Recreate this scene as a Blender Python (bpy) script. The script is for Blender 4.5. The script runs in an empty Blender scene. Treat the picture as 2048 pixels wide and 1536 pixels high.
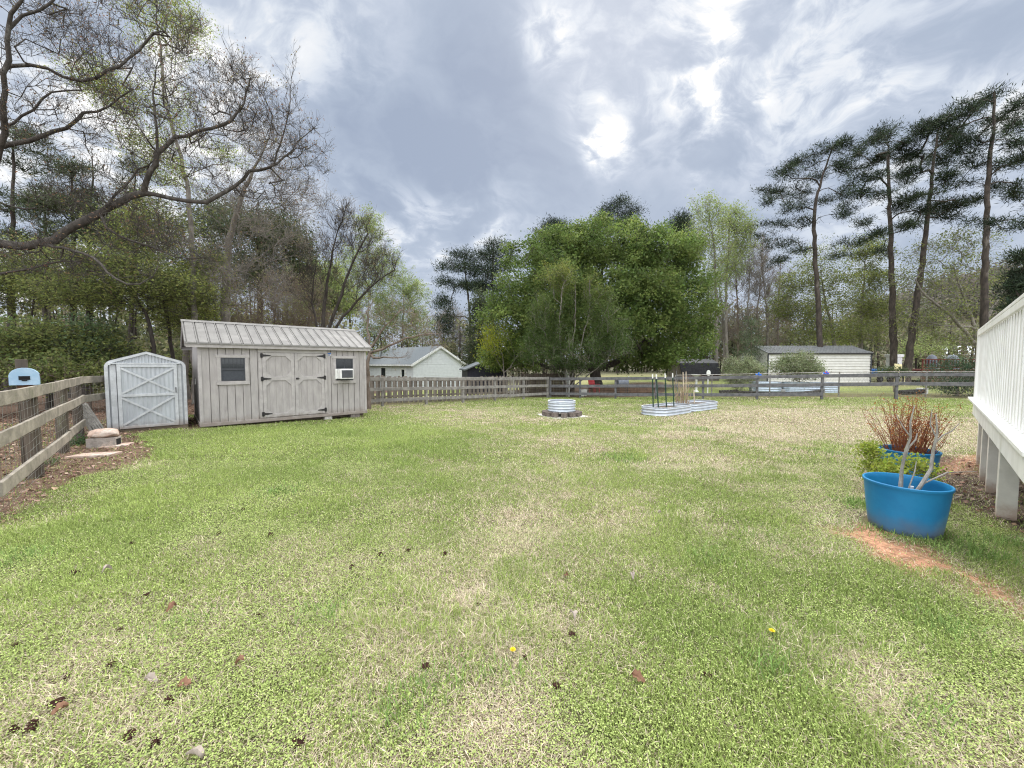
import bpy, math, random
import numpy as np
from mathutils import Vector, Matrix

# ------------------------------------------------------------------ camera, sky, sun, exposure
SC = bpy.context.scene
COL = SC.collection
F, CH, PITCH = 769.0, 1.55, math.atan(40 / 769.0)
CP, SP = math.cos(PITCH), math.sin(PITCH)
cam_d = bpy.data.cameras.new('camera')
cam = bpy.data.objects.new('camera', cam_d)
COL.objects.link(cam)
cam.location = (0, 0, CH)
cam.rotation_euler = (math.pi / 2 - PITCH, 0, 0)
cam_d.sensor_fit = 'HORIZONTAL'
cam_d.sensor_width = 36.0
cam_d.lens = 36.0 * F / 2048.0
cam_d.clip_start = 0.05
cam_d.clip_end = 3000
SC.camera = cam
SC.view_settings.view_transform = 'Standard'
SC.view_settings.look = 'None'
SC.view_settings.gamma = 1
SC.view_settings.exposure = 0.32
SC.cycles.max_bounces = 6
SC.cycles.diffuse_bounces = 3
SC.cycles.glossy_bounces = 2
SC.cycles.transmission_bounces = 3
SC.cycles.use_denoising = True
SC.cycles.denoising_prefilter = 'NONE'    # keeps twigs and blades crisp
SC.cycles.use_adaptive_sampling = False
SC.cycles.filter_width = 1.15


def ray(u, v):
    a = (u - 1024) / F
    b = (768 - v) / F
    return np.array([a, CP + b * SP, -SP + b * CP])


def W(u, v, y):
    r = ray(u, v)
    return np.array([0, 0, CH]) + r * (y / r[1])


SUN_EL, SUN_AZ = math.radians(42), math.radians(13.6)

world = bpy.data.worlds.new('World')
SC.world = world
world.use_nodes = True
wt = world.node_tree
wt.nodes.clear()


def N(tree, typ, **kw):
    n = tree.nodes.new(typ)
    for k, v in kw.items():
        if k == 'op':
            n.operation = v
        elif k == 'ins':
            for i, x in v.items():
                if isinstance(x, bpy.types.NodeSocket):
                    tree.links.new(x, n.inputs[i])
                else:
                    n.inputs[i].default_value = x
        else:
            setattr(n, k, v)
    return n


def mth(tree, op, a, b=0.0, c=0.0, clamp=False):
    n = N(tree, 'ShaderNodeMath', op=op, ins={0: a, 1: b, 2: c})
    n.use_clamp = clamp
    return n.outputs[0]


def smooth(tree, val, lo, hi, a=0.0, b=1.0):
    n = N(tree, 'ShaderNodeMapRange', interpolation_type='SMOOTHSTEP')
    for i, x in enumerate((val, lo, hi, a, b)):
        if isinstance(x, bpy.types.NodeSocket):
            tree.links.new(x, n.inputs[i])
        else:
            n.inputs[i].default_value = x
    return n.outputs[0]


def build_sky():
    t = wt
    tc = N(t, 'ShaderNodeTexCoord')
    d = tc.outputs['Generated']
    sep = N(t, 'ShaderNodeSeparateXYZ', ins={0: d})
    dz = mth(t, 'MAXIMUM', sep.outputs[2], 0.0)
    den = mth(t, 'ADD', dz, 0.40)
    px = mth(t, 'DIVIDE', sep.outputs[0], den)
    py = mth(t, 'DIVIDE', sep.outputs[1], den)
    comb = N(t, 'ShaderNodeCombineXYZ', ins={0: px, 1: py, 2: 0.37})
    # drifting warp so that the cloud cells are drawn out and torn
    wn = N(t, 'ShaderNodeTexNoise', ins={'Vector': comb.outputs[0], 'Scale': 1.7, 'Detail': 4.0, 'Roughness': 0.55})
    wv = N(t, 'ShaderNodeVectorMath', op='MULTIPLY_ADD',
           ins={0: wn.outputs['Color'], 1: (0.42, 0.42, 0.0), 2: comb.outputs[0]})
    n1 = N(t, 'ShaderNodeTexNoise', ins={'Vector': wv.outputs[0], 'Scale': 1.9, 'Detail': 6.0, 'Roughness': 0.50})
    n2 = N(t, 'ShaderNodeTexNoise', ins={'Vector': wv.outputs[0], 'Scale': 5.5, 'Detail': 8.0, 'Roughness': 0.58})
    n3 = N(t, 'ShaderNodeTexNoise', ins={'Vector': wv.outputs[0], 'Scale': 16.0, 'Detail': 6.0, 'Roughness': 0.6})
    a = mth(t, 'MULTIPLY_ADD', n1.outputs[0], 1.0, -0.19)
    a = mth(t, 'MULTIPLY_ADD', n2.outputs[0], 0.62, mth(t, 'SUBTRACT', a, 0.31))
    a = mth(t, 'MULTIPLY_ADD', n3.outputs[0], 0.22, mth(t, 'SUBTRACT', a, 0.11))
    # bright breaks and heavy banks at the places in the sky where they hang
    blobs = [(1215, 300, 4.2, .75), (1180, 228, 5, .42), (1300, 262, 6, .26), (1420, 300, 5, .22), (1140, 66, 8, .26), (1085, 75, 4, .30), (1320, 25, 12, .22),
             (1480, 60, 13, .26), (1700, 60, 20, .22), (1960, 60, 18, .22), (1440, 165, 6, .26), (1980, 330, 18, .18), (1560, 380, 12, .16), (1450, 280, 8, .10),
             (830, 462, 7, .46), (930, 455, 7, .36), (720, 425, 8, .26), (850, 545, 6, .34), (1000, 440, 8, .24), (640, 40, 11, .22), (430, 210, 9, .16),
             (500, 30, 14, .16), (60, 60, 26, .20), (60, 420, 18, .26), (120, 600, 14, .4), (300, 300, 14, .2), (250, 100, 14, .2),
             (830, 120, 22, -.16), (1010, 180, 12, -.10), (1000, 340, 14, -.15), (720, 330, 12, -.13), (1390, 190, 7, -.14), (1430, 350, 12, -.10), (1620, 260, 10, -.06),
             (660, 230, 12, -.08), (1250, 390, 13, -.10), (1750, 180, 12, -.08)]
    rag = mth(t, 'MULTIPLY', smooth(t, n2.outputs[0], .38, .60), smooth(t, n3.outputs[0], .28, .55))
    rag = mth(t, 'MULTIPLY_ADD', rag, 1.15, .30)
    for (u, v, deg, amp) in blobs:
        r = ray(u, v)
        r = r / np.linalg.norm(r)
        dp = N(t, 'ShaderNodeVectorMath', op='DOT_PRODUCT', ins={0: d, 1: tuple(r)}).outputs['Value']
        m = smooth(t, dp, math.cos(math.radians(deg)), 1.0)
        if amp > 0:
            m = mth(t, 'MULTIPLY', m, rag)
        a = mth(t, 'MULTIPLY_ADD', m, amp * (.68 if amp > 0 else .65), a)
    ramp = N(t, 'ShaderNodeValToRGB', ins={0: a})
    cr = ramp.color_ramp
    cr.elements[0].position = 0.0
    cr.elements[0].color = (0.40, 0.472, 0.610, 1)
    cr.elements[1].position = 1.0
    cr.elements[1].color = (1.35, 1.35, 1.35, 1)
    for p, c in ((0.25, (0.49, 0.567, 0.70, 1)), (0.48, (0.615, 0.685, 0.81, 1)), (0.70, (0.80, 0.86, 0.95, 1)), (0.86, (1.0, 1.02, 1.05, 1))):
        e = cr.elements.new(p)
        e.color = c
    sky = N(t, 'ShaderNodeTexSky', sky_type='NISHITA', sun_disc=False)
    sky.sun_elevation = SUN_EL
    sky.sun_rotation = SUN_AZ
    sk = N(t, 'ShaderNodeVectorMath', op='SCALE', ins={0: sky.outputs[0]})
    sk.inputs['Scale'].default_value = 0.06
    mix = N(t, 'ShaderNodeMix', data_type='RGBA', ins={0: 0.88})
    t.links.new(sk.outputs[0], mix.inputs[6])
    t.links.new(ramp.outputs[0], mix.inputs[7])
    # brightness added to the unseen sky overhead and behind the viewer lights the lawn
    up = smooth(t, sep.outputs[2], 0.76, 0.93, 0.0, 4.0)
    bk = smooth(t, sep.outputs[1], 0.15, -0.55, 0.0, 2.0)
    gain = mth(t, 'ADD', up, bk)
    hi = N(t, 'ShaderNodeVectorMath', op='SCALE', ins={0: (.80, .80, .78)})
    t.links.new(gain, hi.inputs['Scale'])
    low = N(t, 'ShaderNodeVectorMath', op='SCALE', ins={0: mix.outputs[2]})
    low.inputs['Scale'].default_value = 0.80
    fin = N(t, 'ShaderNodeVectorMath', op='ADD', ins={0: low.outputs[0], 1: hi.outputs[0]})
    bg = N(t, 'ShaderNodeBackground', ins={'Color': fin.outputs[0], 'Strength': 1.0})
    out = N(t, 'ShaderNodeOutputWorld', ins={0: bg.outputs[0]})


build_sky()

sun_d = bpy.data.lights.new('sun', 'SUN')
sun_d.energy = 2.6
sun_d.angle = math.radians(12)
sun_d.color = (1.0, 0.95, 0.88)
sun = bpy.data.objects.new('sun', sun_d)
COL.objects.link(sun)
sdir = Vector((math.sin(SUN_AZ) * math.cos(SUN_EL), math.cos(SUN_AZ) * math.cos(SUN_EL), math.sin(SUN_EL)))
sun.rotation_euler = sdir.to_track_quat('Z', 'Y').to_euler()
sun.location = (0, 0, 40)

# ------------------------------------------------------------------ helpers
GA = math.atan2(1.0, 1.1)                 # the yard, sheds and deck share one grid
UX = np.array([math.cos(GA), math.sin(GA)])
BX = np.array([-math.sin(GA), math.cos(GA)])


def fbm(x, y, seed=0, octs=4, rough=0.5):
    x = np.asarray(x, float)
    y = np.asarray(y, float)
    out = np.zeros(np.broadcast(x, y).shape)
    amp, tot = 1.0, 0.0
    for o in range(octs):
        r = np.random.RandomState(seed * 17 + o)
        tab = r.rand(256, 256)
        fx, fy = x * 2 ** o + 37.1 * o, y * 2 ** o + 11.7 * o
        ix, iy = np.floor(fx).astype(int), np.floor(fy).astype(int)
        tx, ty = fx - ix, fy - iy
        tx = tx * tx * (3 - 2 * tx)
        ty = ty * ty * (3 - 2 * ty)
        g = lambda a, b: tab[(ix + a) % 256, (iy + b) % 256]
        out += amp * ((g(0, 0) * (1 - tx) + g(1, 0) * tx) * (1 - ty) + (g(0, 1) * (1 - tx) + g(1, 1) * tx) * ty)
        tot += amp
        amp *= rough
    return out / tot


_gp = np.array([(-7.4, 9.1, .05), (-4.5, 11.7, -.10), (16.5, 16.5, -.02), (2, 21.6, -.33), (-6.3, 5, .05), (-8.6, 7.6, .08), (-5.15, 15.3, -.25),
                (-2.2, 17.5, -.27), (.6, 20.4, -.30), (9, 19.5, -.2), (0, 0, 0), (3, 0, 0), (-3, 0, 0), (0, 3, 0), (3.5, 3.4, 0), (5, 4, 0), (7.5, 6.1, 0),
                (-3, 4, 0), (1.6, 12.5, -.13), (5, 13, -.12), (12, 10, 0), (-12, 12, .1), (-10, 8, .1), (10, 3, 0)])


def _q(x, y):
    return np.stack([np.ones_like(x), x, y, x * x, x * y, y * y], -1)


_gc = np.linalg.lstsq(_q(_gp[:, 0], _gp[:, 1]), _gp[:, 2], rcond=None)[0]


def g(x, y):
    x = np.asarray(x, float)
    y = np.asarray(y, float)
    xc, yc = np.clip(x, -12, 17), np.clip(y, 0, 22)
    z = _q(xc, yc) @ _gc
    t = np.clip((xc + 3) / 14, 0, 1)
    z = z + np.clip(y - 22, 0, 25) * (-0.045 * (1 - t) + 0.016 * t)
    # the wooded hill far off on the right
    z = z + 34 * np.exp(-(((x - 235) / 95) ** 2 + ((y - 165) / 75) ** 2)) * np.clip((np.hypot(x, y) - 60) / 60, 0, 1)
    return z


def G(u, y):
    z = 0.0
    x = 0.0
    for _ in range(4):
        x = (u - 1024) / F * (y * CP + (CH - z) * SP)
        z = float(g(x, y))
    return np.array([x, y, z])


def GV(u, v):
    r = ray(u, v)
    z = 0.0
    for _ in range(12):
        t = (z - CH) / r[2]
        q = r * t
        z = 0.5 * z + 0.5 * float(g(q[0], q[1]))
    return np.array([q[0], q[1], float(g(q[0], q[1]))])


MATS = {}


def M(name, col, col2=None, scale=6.0, rough=0.75, bump=0.0, metal=0.0, stretch=(1, 1, 1), col3=None, bscale=None, spec=0.3, detail=6.0, lo=0.35, hi=0.65, t3=0.62):
    m = bpy.data.materials.new(name)
    m.use_nodes = True
    t = m.node_tree
    b = t.nodes['Principled BSDF']
    b.inputs['Roughness'].default_value = rough
    b.inputs['Metallic'].default_value = metal
    b.inputs['Specular IOR Level'].default_value = spec
    tc = N(t, 'ShaderNodeTexCoord')
    mp = N(t, 'ShaderNodeMapping', ins={'Vector': tc.outputs['Object'], 'Scale': stretch})
    if col2 is None:
        col2 = tuple(c * 0.78 for c in col)
    nz = N(t, 'ShaderNodeTexNoise', ins={'Vector': mp.outputs[0], 'Scale': scale, 'Detail': detail, 'Roughness': 0.6})
    fac = smooth(t, nz.outputs[0], lo, hi)
    mx = N(t, 'ShaderNodeMix', data_type='RGBA', ins={0: fac, 6: (*col, 1), 7: (*col2, 1)})
    res = mx.outputs[2]
    if col3 is not None:
        n3 = N(t, 'ShaderNodeTexNoise', ins={'Vector': mp.outputs[0], 'Scale': scale * 0.37, 'Detail': 8.0, 'Roughness': 0.7})
        f3 = smooth(t, n3.outputs[0], t3 - 0.06, t3 + 0.06)
        mx2 = N(t, 'ShaderNodeMix', data_type='RGBA', ins={0: f3, 6: res, 7: (*col3, 1)})
        res = mx2.outputs[2]
    t.links.new(res, b.inputs['Base Color'])
    if bump:
        nb = N(t, 'ShaderNodeTexNoise', ins={'Vector': mp.outputs[0], 'Scale': bscale or scale * 3, 'Detail': 5.0})
        bp = N(t, 'ShaderNodeBump', ins={'Strength': bump, 'Distance': 0.02, 'Height': nb.outputs[0]})
        t.links.new(bp.outputs[0], b.inputs['Normal'])
    MATS[name] = m
    return m


def leafmat(name, trans=0.35, rough=0.6, spec=0.25):
    m = bpy.data.materials.new(name)
    m.use_nodes = True
    t = m.node_tree
    b = t.nodes['Principled BSDF']
    at = N(t, 'ShaderNodeAttribute', attribute_name='col')
    t.links.new(at.outputs['Color'], b.inputs['Base Color'])
    b.inputs['Roughness'].default_value = rough
    b.inputs['Specular IOR Level'].default_value = spec
    tr = N(t, 'ShaderNodeBsdfTranslucent', ins={'Color': at.outputs['Color']})
    ms = N(t, 'ShaderNodeMixShader', ins={0: trans, 1: b.outputs[0], 2: tr.outputs[0]})
    t.links.new(ms.outputs[0], t.nodes['Material Output'].inputs[0])
    MATS[name] = m
    return m


def rotz(a):
    c, s = math.cos(a), math.sin(a)
    return np.array([[c, -s, 0], [s, c, 0], [0, 0, 1.0]])


def frame(d):
    d = np.asarray(d, float)
    d = d / (np.linalg.norm(d) + 1e-12)
    ref = np.array([0, 0, 1.0]) if abs(d[2]) < 0.9 else np.array([1.0, 0, 0])
    a = np.cross(ref, d)
    a /= np.linalg.norm(a)
    return a, np.cross(d, a), d


class MB:
    def __init__(s):
        s.v, s.f = [], []

    def add(s, vs, fs):
        o = len(s.v)
        s.v.extend([tuple(map(float, p)) for p in vs])
        s.f.extend([tuple(i + o for i in f) for f in fs])
        return s

    def box(s, x0, x1, y0, y1, z0, z1):
        vs = [(x, y, z) for z in (z0, z1) for x, y in ((x0, y0), (x1, y0), (x1, y1), (x0, y1))]
        return s.add(vs, [(3, 2, 1, 0), (4, 5, 6, 7), (0, 1, 5, 4), (1, 2, 6, 5), (2, 3, 7, 6), (3, 0, 4, 7)])

    def bar(s, p, q, w, h, up=(0, 0, 1)):
        """a board from p to q, w wide across, h tall along up"""
        p, q, up = np.array(p, float), np.array(q, float), np.array(up, float)
        d = q - p
        d /= np.linalg.norm(d)
        a = np.cross(d, up)
        a /= np.linalg.norm(a)
        b = np.cross(a, d)
        vs = [c + a * w / 2 * i + b * h / 2 * j for c in (p, q) for i, j in ((-1, -1), (1, -1), (1, 1), (-1, 1))]
        return s.add(vs, [(3, 2, 1, 0), (4, 5, 6, 7), (0, 1, 5, 4), (1, 2, 6, 5), (2, 3, 7, 6), (3, 0, 4, 7)])

    def poly(s, pts, rad, n=8, cap=True):
        pts = [np.array(p, float) for p in pts]
        if not hasattr(rad, '__len__'):
            rad = [rad] * len(pts)
        vs, fs = [], []
        a0 = None
        for i, p in enumerate(pts):
            d = pts[min(i + 1, len(pts) - 1)] - pts[max(i - 1, 0)]
            a, b, d = frame(d)
            if a0 is not None:
                a = a0 - d * (a0 @ d)
                a /= np.linalg.norm(a)
                b = np.cross(d, a)
            a0 = a
            for k in range(n):
                t = 2 * math.pi * k / n
                vs.append(p + rad[i] * (a * math.cos(t) + b * math.sin(t)))
        for i in range(len(pts) - 1):
            for k in range(n):
                fs.append((i * n + k, i * n + (k + 1) % n, (i + 1) * n + (k + 1) % n, (i + 1) * n + k))
        if cap:
            fs.append(tuple(range(n))[::-1])
            fs.append(tuple((len(pts) - 1) * n + k for k in range(n)))
        return s.add(vs, fs)

    def prism(s, outline, p, q, axes):
        """outline [(a,b)] in axes (ea,eb), swept from origin p to q"""
        ea, eb = np.array(axes[0], float), np.array(axes[1], float)
        n = len(outline)
        vs = [np.array(c, float) + ea * a + eb * b for c in (p, q) for a, b in outline]
        fs = [tuple(range(n))[::-1], tuple(range(n, 2 * n))] + [(i, (i + 1) % n, n + (i + 1) % n, n + i) for i in range(n)]
        return s.add(vs, fs)

    def lathe(s, prof, n=32, sx=1.0, sy=1.0, close=False, shape=None):
        vs, fs = [], []
        for r, z in prof:
            for k in range(n):
                t = 2 * math.pi * k / n
                if shape:
                    x, y = shape(t, r)
                else:
                    x, y = r * math.cos(t) * sx, r * math.sin(t) * sy
                vs.append((x, y, z))
        m = len(prof)
        for i in range(m - 1 + (1 if close else 0)):
            j = (i + 1) % m
            for k in range(n):
                fs.append((i * n + k, i * n + (k + 1) % n, j * n + (k + 1) % n, j * n + k))
        return s.add(vs, fs)

    def build(s, name, mat, parent=None, smooth=False, bevel=0.0, loc=None, rz=0.0):
        me = bpy.data.meshes.new(name)
        me.from_pydata(s.v, [], s.f)
        me.update()
        if smooth:
            me.polygons.foreach_set('use_smooth', [True] * len(me.polygons))
            if hasattr(me, 'set_sharp_from_angle'):
                me.set_sharp_from_angle(angle=math.radians(40))
        if mat is not None:
            me.materials.append(mat if not isinstance(mat, str) else MATS[mat])
        o = bpy.data.objects.new(name, me)
        COL.objects.link(o)
        if parent:
            o.parent = parent
        if loc is not None:
            o.location = loc
        o.rotation_euler.z = rz
        if bevel:
            md = o.modifiers.new('bevel', 'BEVEL')
            md.width = bevel
            md.segments = 2
            md.limit_method = 'ANGLE'
        return o


def np_mesh(name, verts, faces, mat, parent=None, cols=None, smooth=False, loc=None):
    """faces: (n,k) int array; cols: per-vertex rgb"""
    verts = np.ascontiguousarray(verts, np.float32)
    me = bpy.data.meshes.new(name)
    me.vertices.add(len(verts))
    me.vertices.foreach_set('co', verts.ravel())
    fl = faces if isinstance(faces, list) else [faces]
    nl = sum(f.size for f in fl)
    npoly = sum(len(f) for f in fl)
    me.loops.add(nl)
    me.polygons.add(npoly)
    me.loops.foreach_set('vertex_index', np.concatenate([f.ravel() for f in fl]).astype(np.int32))
    tot = np.concatenate([np.full(len(f), f.shape[1]) for f in fl])
    st = np.concatenate([[0], np.cumsum(tot)[:-1]]).astype(np.int32)
    me.polygons.foreach_set('loop_start', st)
    if smooth:
        me.polygons.foreach_set('use_smooth', np.ones(npoly, bool))
    me.update(calc_edges=True)
    me.validate()
    if cols is not None:
        ca = me.color_attributes.new('col', 'FLOAT_COLOR', 'POINT')
        c4 = np.ones((len(verts), 4), np.float32)
        c4[:, :3] = np.clip(cols, 0, 1)
        ca.data.foreach_set('color', c4.ravel())
    if mat is not None:
        me.materials.append(MATS[mat] if isinstance(mat, str) else mat)
    o = bpy.data.objects.new(name, me)
    COL.objects.link(o)
    if parent:
        o.parent = parent
    if loc is not None:
        o.location = loc
    return o


def tag(o, label=None, cat=None, group=None, kind=None):
    if label:
        o['label'] = label
    if cat:
        o['category'] = cat
    if group:
        o['group'] = group
    if kind:
        o['kind'] = kind
    return o


def thing(name, label, cat, loc=(0, 0, 0), rz=0.0, group=None):
    o = bpy.data.objects.new(name, None)
    o.empty_display_size = 0.1
    COL.objects.link(o)
    o.location = tuple(map(float, loc))
    o.rotation_euler = (0, 0, rz)
    return tag(o, label, cat, group)


def copy_tree(o, parent=None):
    c = o.copy()
    COL.objects.link(c)
    if parent:
        c.parent = parent
    for ch in list(o.children):
        copy_tree(ch, c)
    return c

# ------------------------------------------------------------------ materials
M('shed_paint', (.375, .350, .338), (.31, .288, .279), 9, .75, .15, stretch=(1, 1, .25), col3=(.24, .218, .21), t3=.70)
M('shed_trim', (.405, .38, .367), (.335, .313, .303), 7, .7, .12, col3=(.25, .225, .21), t3=.68)
M('shed_floor_wood', (.20, .16, .12), (.13, .105, .08), 8, .85, .3, stretch=(1, 6, 6))
M('roof_metal', (.265, .256, .244), (.22, .211, .202), 3, .42, .05, metal=.25, stretch=(1, 1, 1), col3=(.31, .298, .285), t3=.58)
M('black_iron', (.02, .02, .022), (.035, .03, .03), 20, .5)
M('dark_frame', (.055, .058, .068), None, 8, .5)
M('insect_screen', (.045, .05, .06), (.06, .065, .075), 40, .8)
M('dark_inside', (.012, .012, .013), None, 5, .9)
gl = M('window_glass', (.02, .025, .03), (.025, .03, .035), 3, .06, spec=.5)
M('plastic_white', (.74, .74, .72), (.68, .67, .64), 6, .45)
M('grille_gray', (.16, .165, .17), None, 10, .6)
M('sticker_white', (.75, .77, .8), None, 10, .5)
M('sticker_blue', (.05, .16, .48), None, 10, .5)
M('galv_white', (.43, .455, .48), (.36, .38, .405), 5, .55, .05, metal=.15, stretch=(1, 1, .3), col3=(.36, .37, .38), t3=.69)
M('galv_white_trim', (.50, .518, .535), (.41, .425, .44), 9, .6, .1, col3=(.34, .31, .28), t3=.70)
M('fence_wood', (.31, .278, .232), (.195, .175, .145), 5, .9, .4, stretch=(1, 1, 1), col3=(.155, .155, .105), t3=.62, bscale=30)
M('fence_post_wood', (.105, .085, .066), (.062, .05, .04), 7, .9, .5, stretch=(1, 1, .15), col3=(.15, .145, .10), t3=.63)
M('fence_gray', (.27, .255, .232), (.175, .165, .15), 6, .9, .4, col3=(.16, .155, .14), t3=.63)
M('fence_dark', (.085, .085, .09), (.14, .138, .14), 6, .8, .3, col3=(.21, .21, .215), t3=.68)
M('picket_wood', (.205, .175, .145), (.12, .103, .088), 3, .9, .3, stretch=(1, 1, .2), col3=(.33, .31, .28), t3=.6)
M('picket_dark', (.045, .035, .028), (.075, .06, .045), 4, .9, .3)
M('wire', (.30, .30, .29), (.19, .16, .13), 9, .5, metal=.6)
M('mail_blue', (.27, .41, .55), (.34, .47, .60), 9, .5, .1, col3=(.21, .11, .06), t3=.72)
M('rust', (.075, .035, .022), (.12, .06, .03), 14, .9, .3)
M('concrete', (.38, .34, .31), (.28, .25, .225), 16, .95, .5, col3=(.43, .36, .31), t3=.58)
M('concrete_pale', (.50, .48, .44), (.40, .38, .35), 9, .95, .4)
M('pink_stone', (.50, .37, .30), (.36, .265, .22), 9, .9, .6, col3=(.56, .48, .42), t3=.56)
M('paver_dark', (.105, .085, .075), (.17, .14, .125), 12, .95, .5, col3=(.23, .20, .18), t3=.62)
M('galvanised', (.56, .60, .66), (.47, .51, .57), 7, .42, .04, metal=.25, col3=(.55, .57, .60), t3=.6)
M('ash_soil', (.09, .085, .08), (.15, .14, .13), 10, 1.0, .5)
M('potting_soil', (.055, .04, .028), (.10, .075, .05), 20, 1.0, .6)
M('post_green', (.018, .05, .035), (.025, .06, .042), 9, .5)
M('post_tip', (.80, .80, .77), None, 9, .6)
M('stake_wood', (.55, .47, .37), (.45, .38, .29), 12, .9)
M('dead_stalk', (.38, .29, .20), (.26, .195, .13), 12, .95)
M('gray_bark', (.34, .325, .30), (.22, .205, .185), 14, .95, .5, stretch=(1, 1, .4))
M('red_stem', (.24, .085, .045), (.16, .055, .035), 20, .8)
M('deck_paint', (.73, .735, .72), (.63, .635, .61), 5, .55, .08, stretch=(1, 1, .35), col3=(.52, .52, .47), t3=.66)
M('deck_post_paint', (.66, .64, .58), (.56, .54, .49), 5, .6, .1, col3=(.42, .37, .31), t3=.67)
M('deck_boards', (.42, .40, .37), (.33, .31, .29), 5, .8, .2)
M('joist_wood', (.21, .16, .11), (.15, .115, .08), 6, .9, .2)
M('siding_white', (.69, .72, .755), (.63, .66, .695), 3, .6)
M('siding_beige', (.62, .61, .585), (.55, .54, .515), 3, .55)
M('trim_white', (.80, .81, .82), None, 4, .6)
M('shingle_gray', (.155, .17, .18), (.105, .12, .13), 14, .9, .3)
M('shingle_dark', (.12, .12, .125), (.075, .075, .08), 16, .9, .3)
M('siding_navy', (.022, .022, .035), (.03, .03, .045), 4, .7)
M('siding_black', (.028, .028, .034), (.045, .045, .05), 5, .8)
M('trim_red', (.17, .045, .032), (.12, .032, .026), 6, .7)
M('old_wood', (.24, .205, .185), (.15, .125, .115), 8, .9, .3, stretch=(1, 1, .2))
M('roof_dark_metal', (.26, .265, .27), (.19, .195, .20), 4, .35, metal=.3)
M('tarp_blue', (.03, .16, .50), (.025, .10, .34), 5, .5)
M('cover_gray', (.20, .22, .26), (.15, .165, .2), 6, .7)
M('pale_yellow', (.70, .62, .36), None, 6, .7)
M('red_paint', (.42, .03, .04), None, 6, .6)
M('bone_white', (.66, .67, .64), (.55, .56, .53), 8, .8)
M('black_timber', (.028, .026, .025), (.06, .055, .05), 9, .9, .4)
M('drift_gray', (.42, .42, .43), (.28, .28, .29), 7, .9, .3)
M('brown_wood', (.15, .095, .065), (.10, .065, .045), 6, .9, .3)
M('pinwheel_blue', (.03, .20, .75), (.02, .10, .6), 9, .35)
M('pinwheel_red', (.55, .05, .12), None, 9, .4)
M('cone_brown', (.075, .03, .024), (.045, .018, .016), 30, .9)
M('leaf_brown', (.22, .12, .075), (.15, .08, .05), 20, .9)
M('leaf_pale', (.34, .29, .25), (.25, .21, .18), 20, .9)
M('flower_yellow', (.75, .58, .02), None, 20, .7)
M('stripe_blue', (.47, .54, .63), (.40, .47, .56), 8, .4, metal=.2)


def tub_material():
    m = M('tub_blue', (.016, .20, .42), (.012, .155, .35), 3, .42, .03, spec=.35, col3=(.05, .23, .42), t3=.62)
    t = m.node_tree
    b = t.nodes['Principled BSDF']
    src = b.inputs['Base Color'].links[0].from_socket
    tc = N(t, 'ShaderNodeTexCoord')
    sp = N(t, 'ShaderNodeSeparateXYZ', ins={0: tc.outputs['Object']})
    nz = N(t, 'ShaderNodeTexNoise', ins={'Vector': tc.outputs['Object'], 'Scale': 5.0, 'Detail': 6.0})
    h = mth(t, 'MULTIPLY_ADD', nz.outputs[0], -0.26, sp.outputs[2])
    f = smooth(t, h, -0.14, 0.10, 0.62, 0.0)     # splashed clay round the foot
    mx = N(t, 'ShaderNodeMix', data_type='RGBA', ins={0: f, 7: (.17, .115, .075, 1)})
    t.links.new(src, mx.inputs[6])
    t.links.new(mx.outputs[2], b.inputs['Base Color'])


tub_material()


def splash(name, z0, h, col, amt=.75):
    """mud splashed up from the ground, with a ragged upper edge"""
    t = MATS[name].node_tree
    b = t.nodes['Principled BSDF']
    src = b.inputs['Base Color'].links[0].from_socket
    tc = N(t, 'ShaderNodeTexCoord')
    sp = N(t, 'ShaderNodeSeparateXYZ', ins={0: tc.outputs['Object']})
    nz = N(t, 'ShaderNodeTexNoise', ins={'Vector': tc.outputs['Object'], 'Scale': 7.0, 'Detail': 8.0, 'Roughness': .7})
    q = mth(t, 'MULTIPLY_ADD', nz.outputs[0], -2.2 * h, sp.outputs[2])
    f = smooth(t, q, z0 - 1.3 * h, z0 + .1 * h, amt, 0.0)
    mx = N(t, 'ShaderNodeMix', data_type='RGBA', ins={0: f, 7: (*col, 1)})
    t.links.new(src, mx.inputs[6])
    t.links.new(mx.outputs[2], b.inputs['Base Color'])


splash('shed_paint', .02, .16, (.17, .125, .095), .6)
splash('shed_trim', .02, .13, (.17, .125, .095), .6)
splash('galv_white', .03, .16, (.20, .15, .12), .6)
splash('galv_white_trim', .03, .14, (.21, .15, .115), .65)
splash('deck_post_paint', .0, .16, (.27, .165, .105), .75)
leafmat('leaf', .5)
leafmat('needle', .06, .7, .1)
leafmat('grass_blade', .25, .6, .2)
leafmat('litter', .12, .9, .1)


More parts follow.
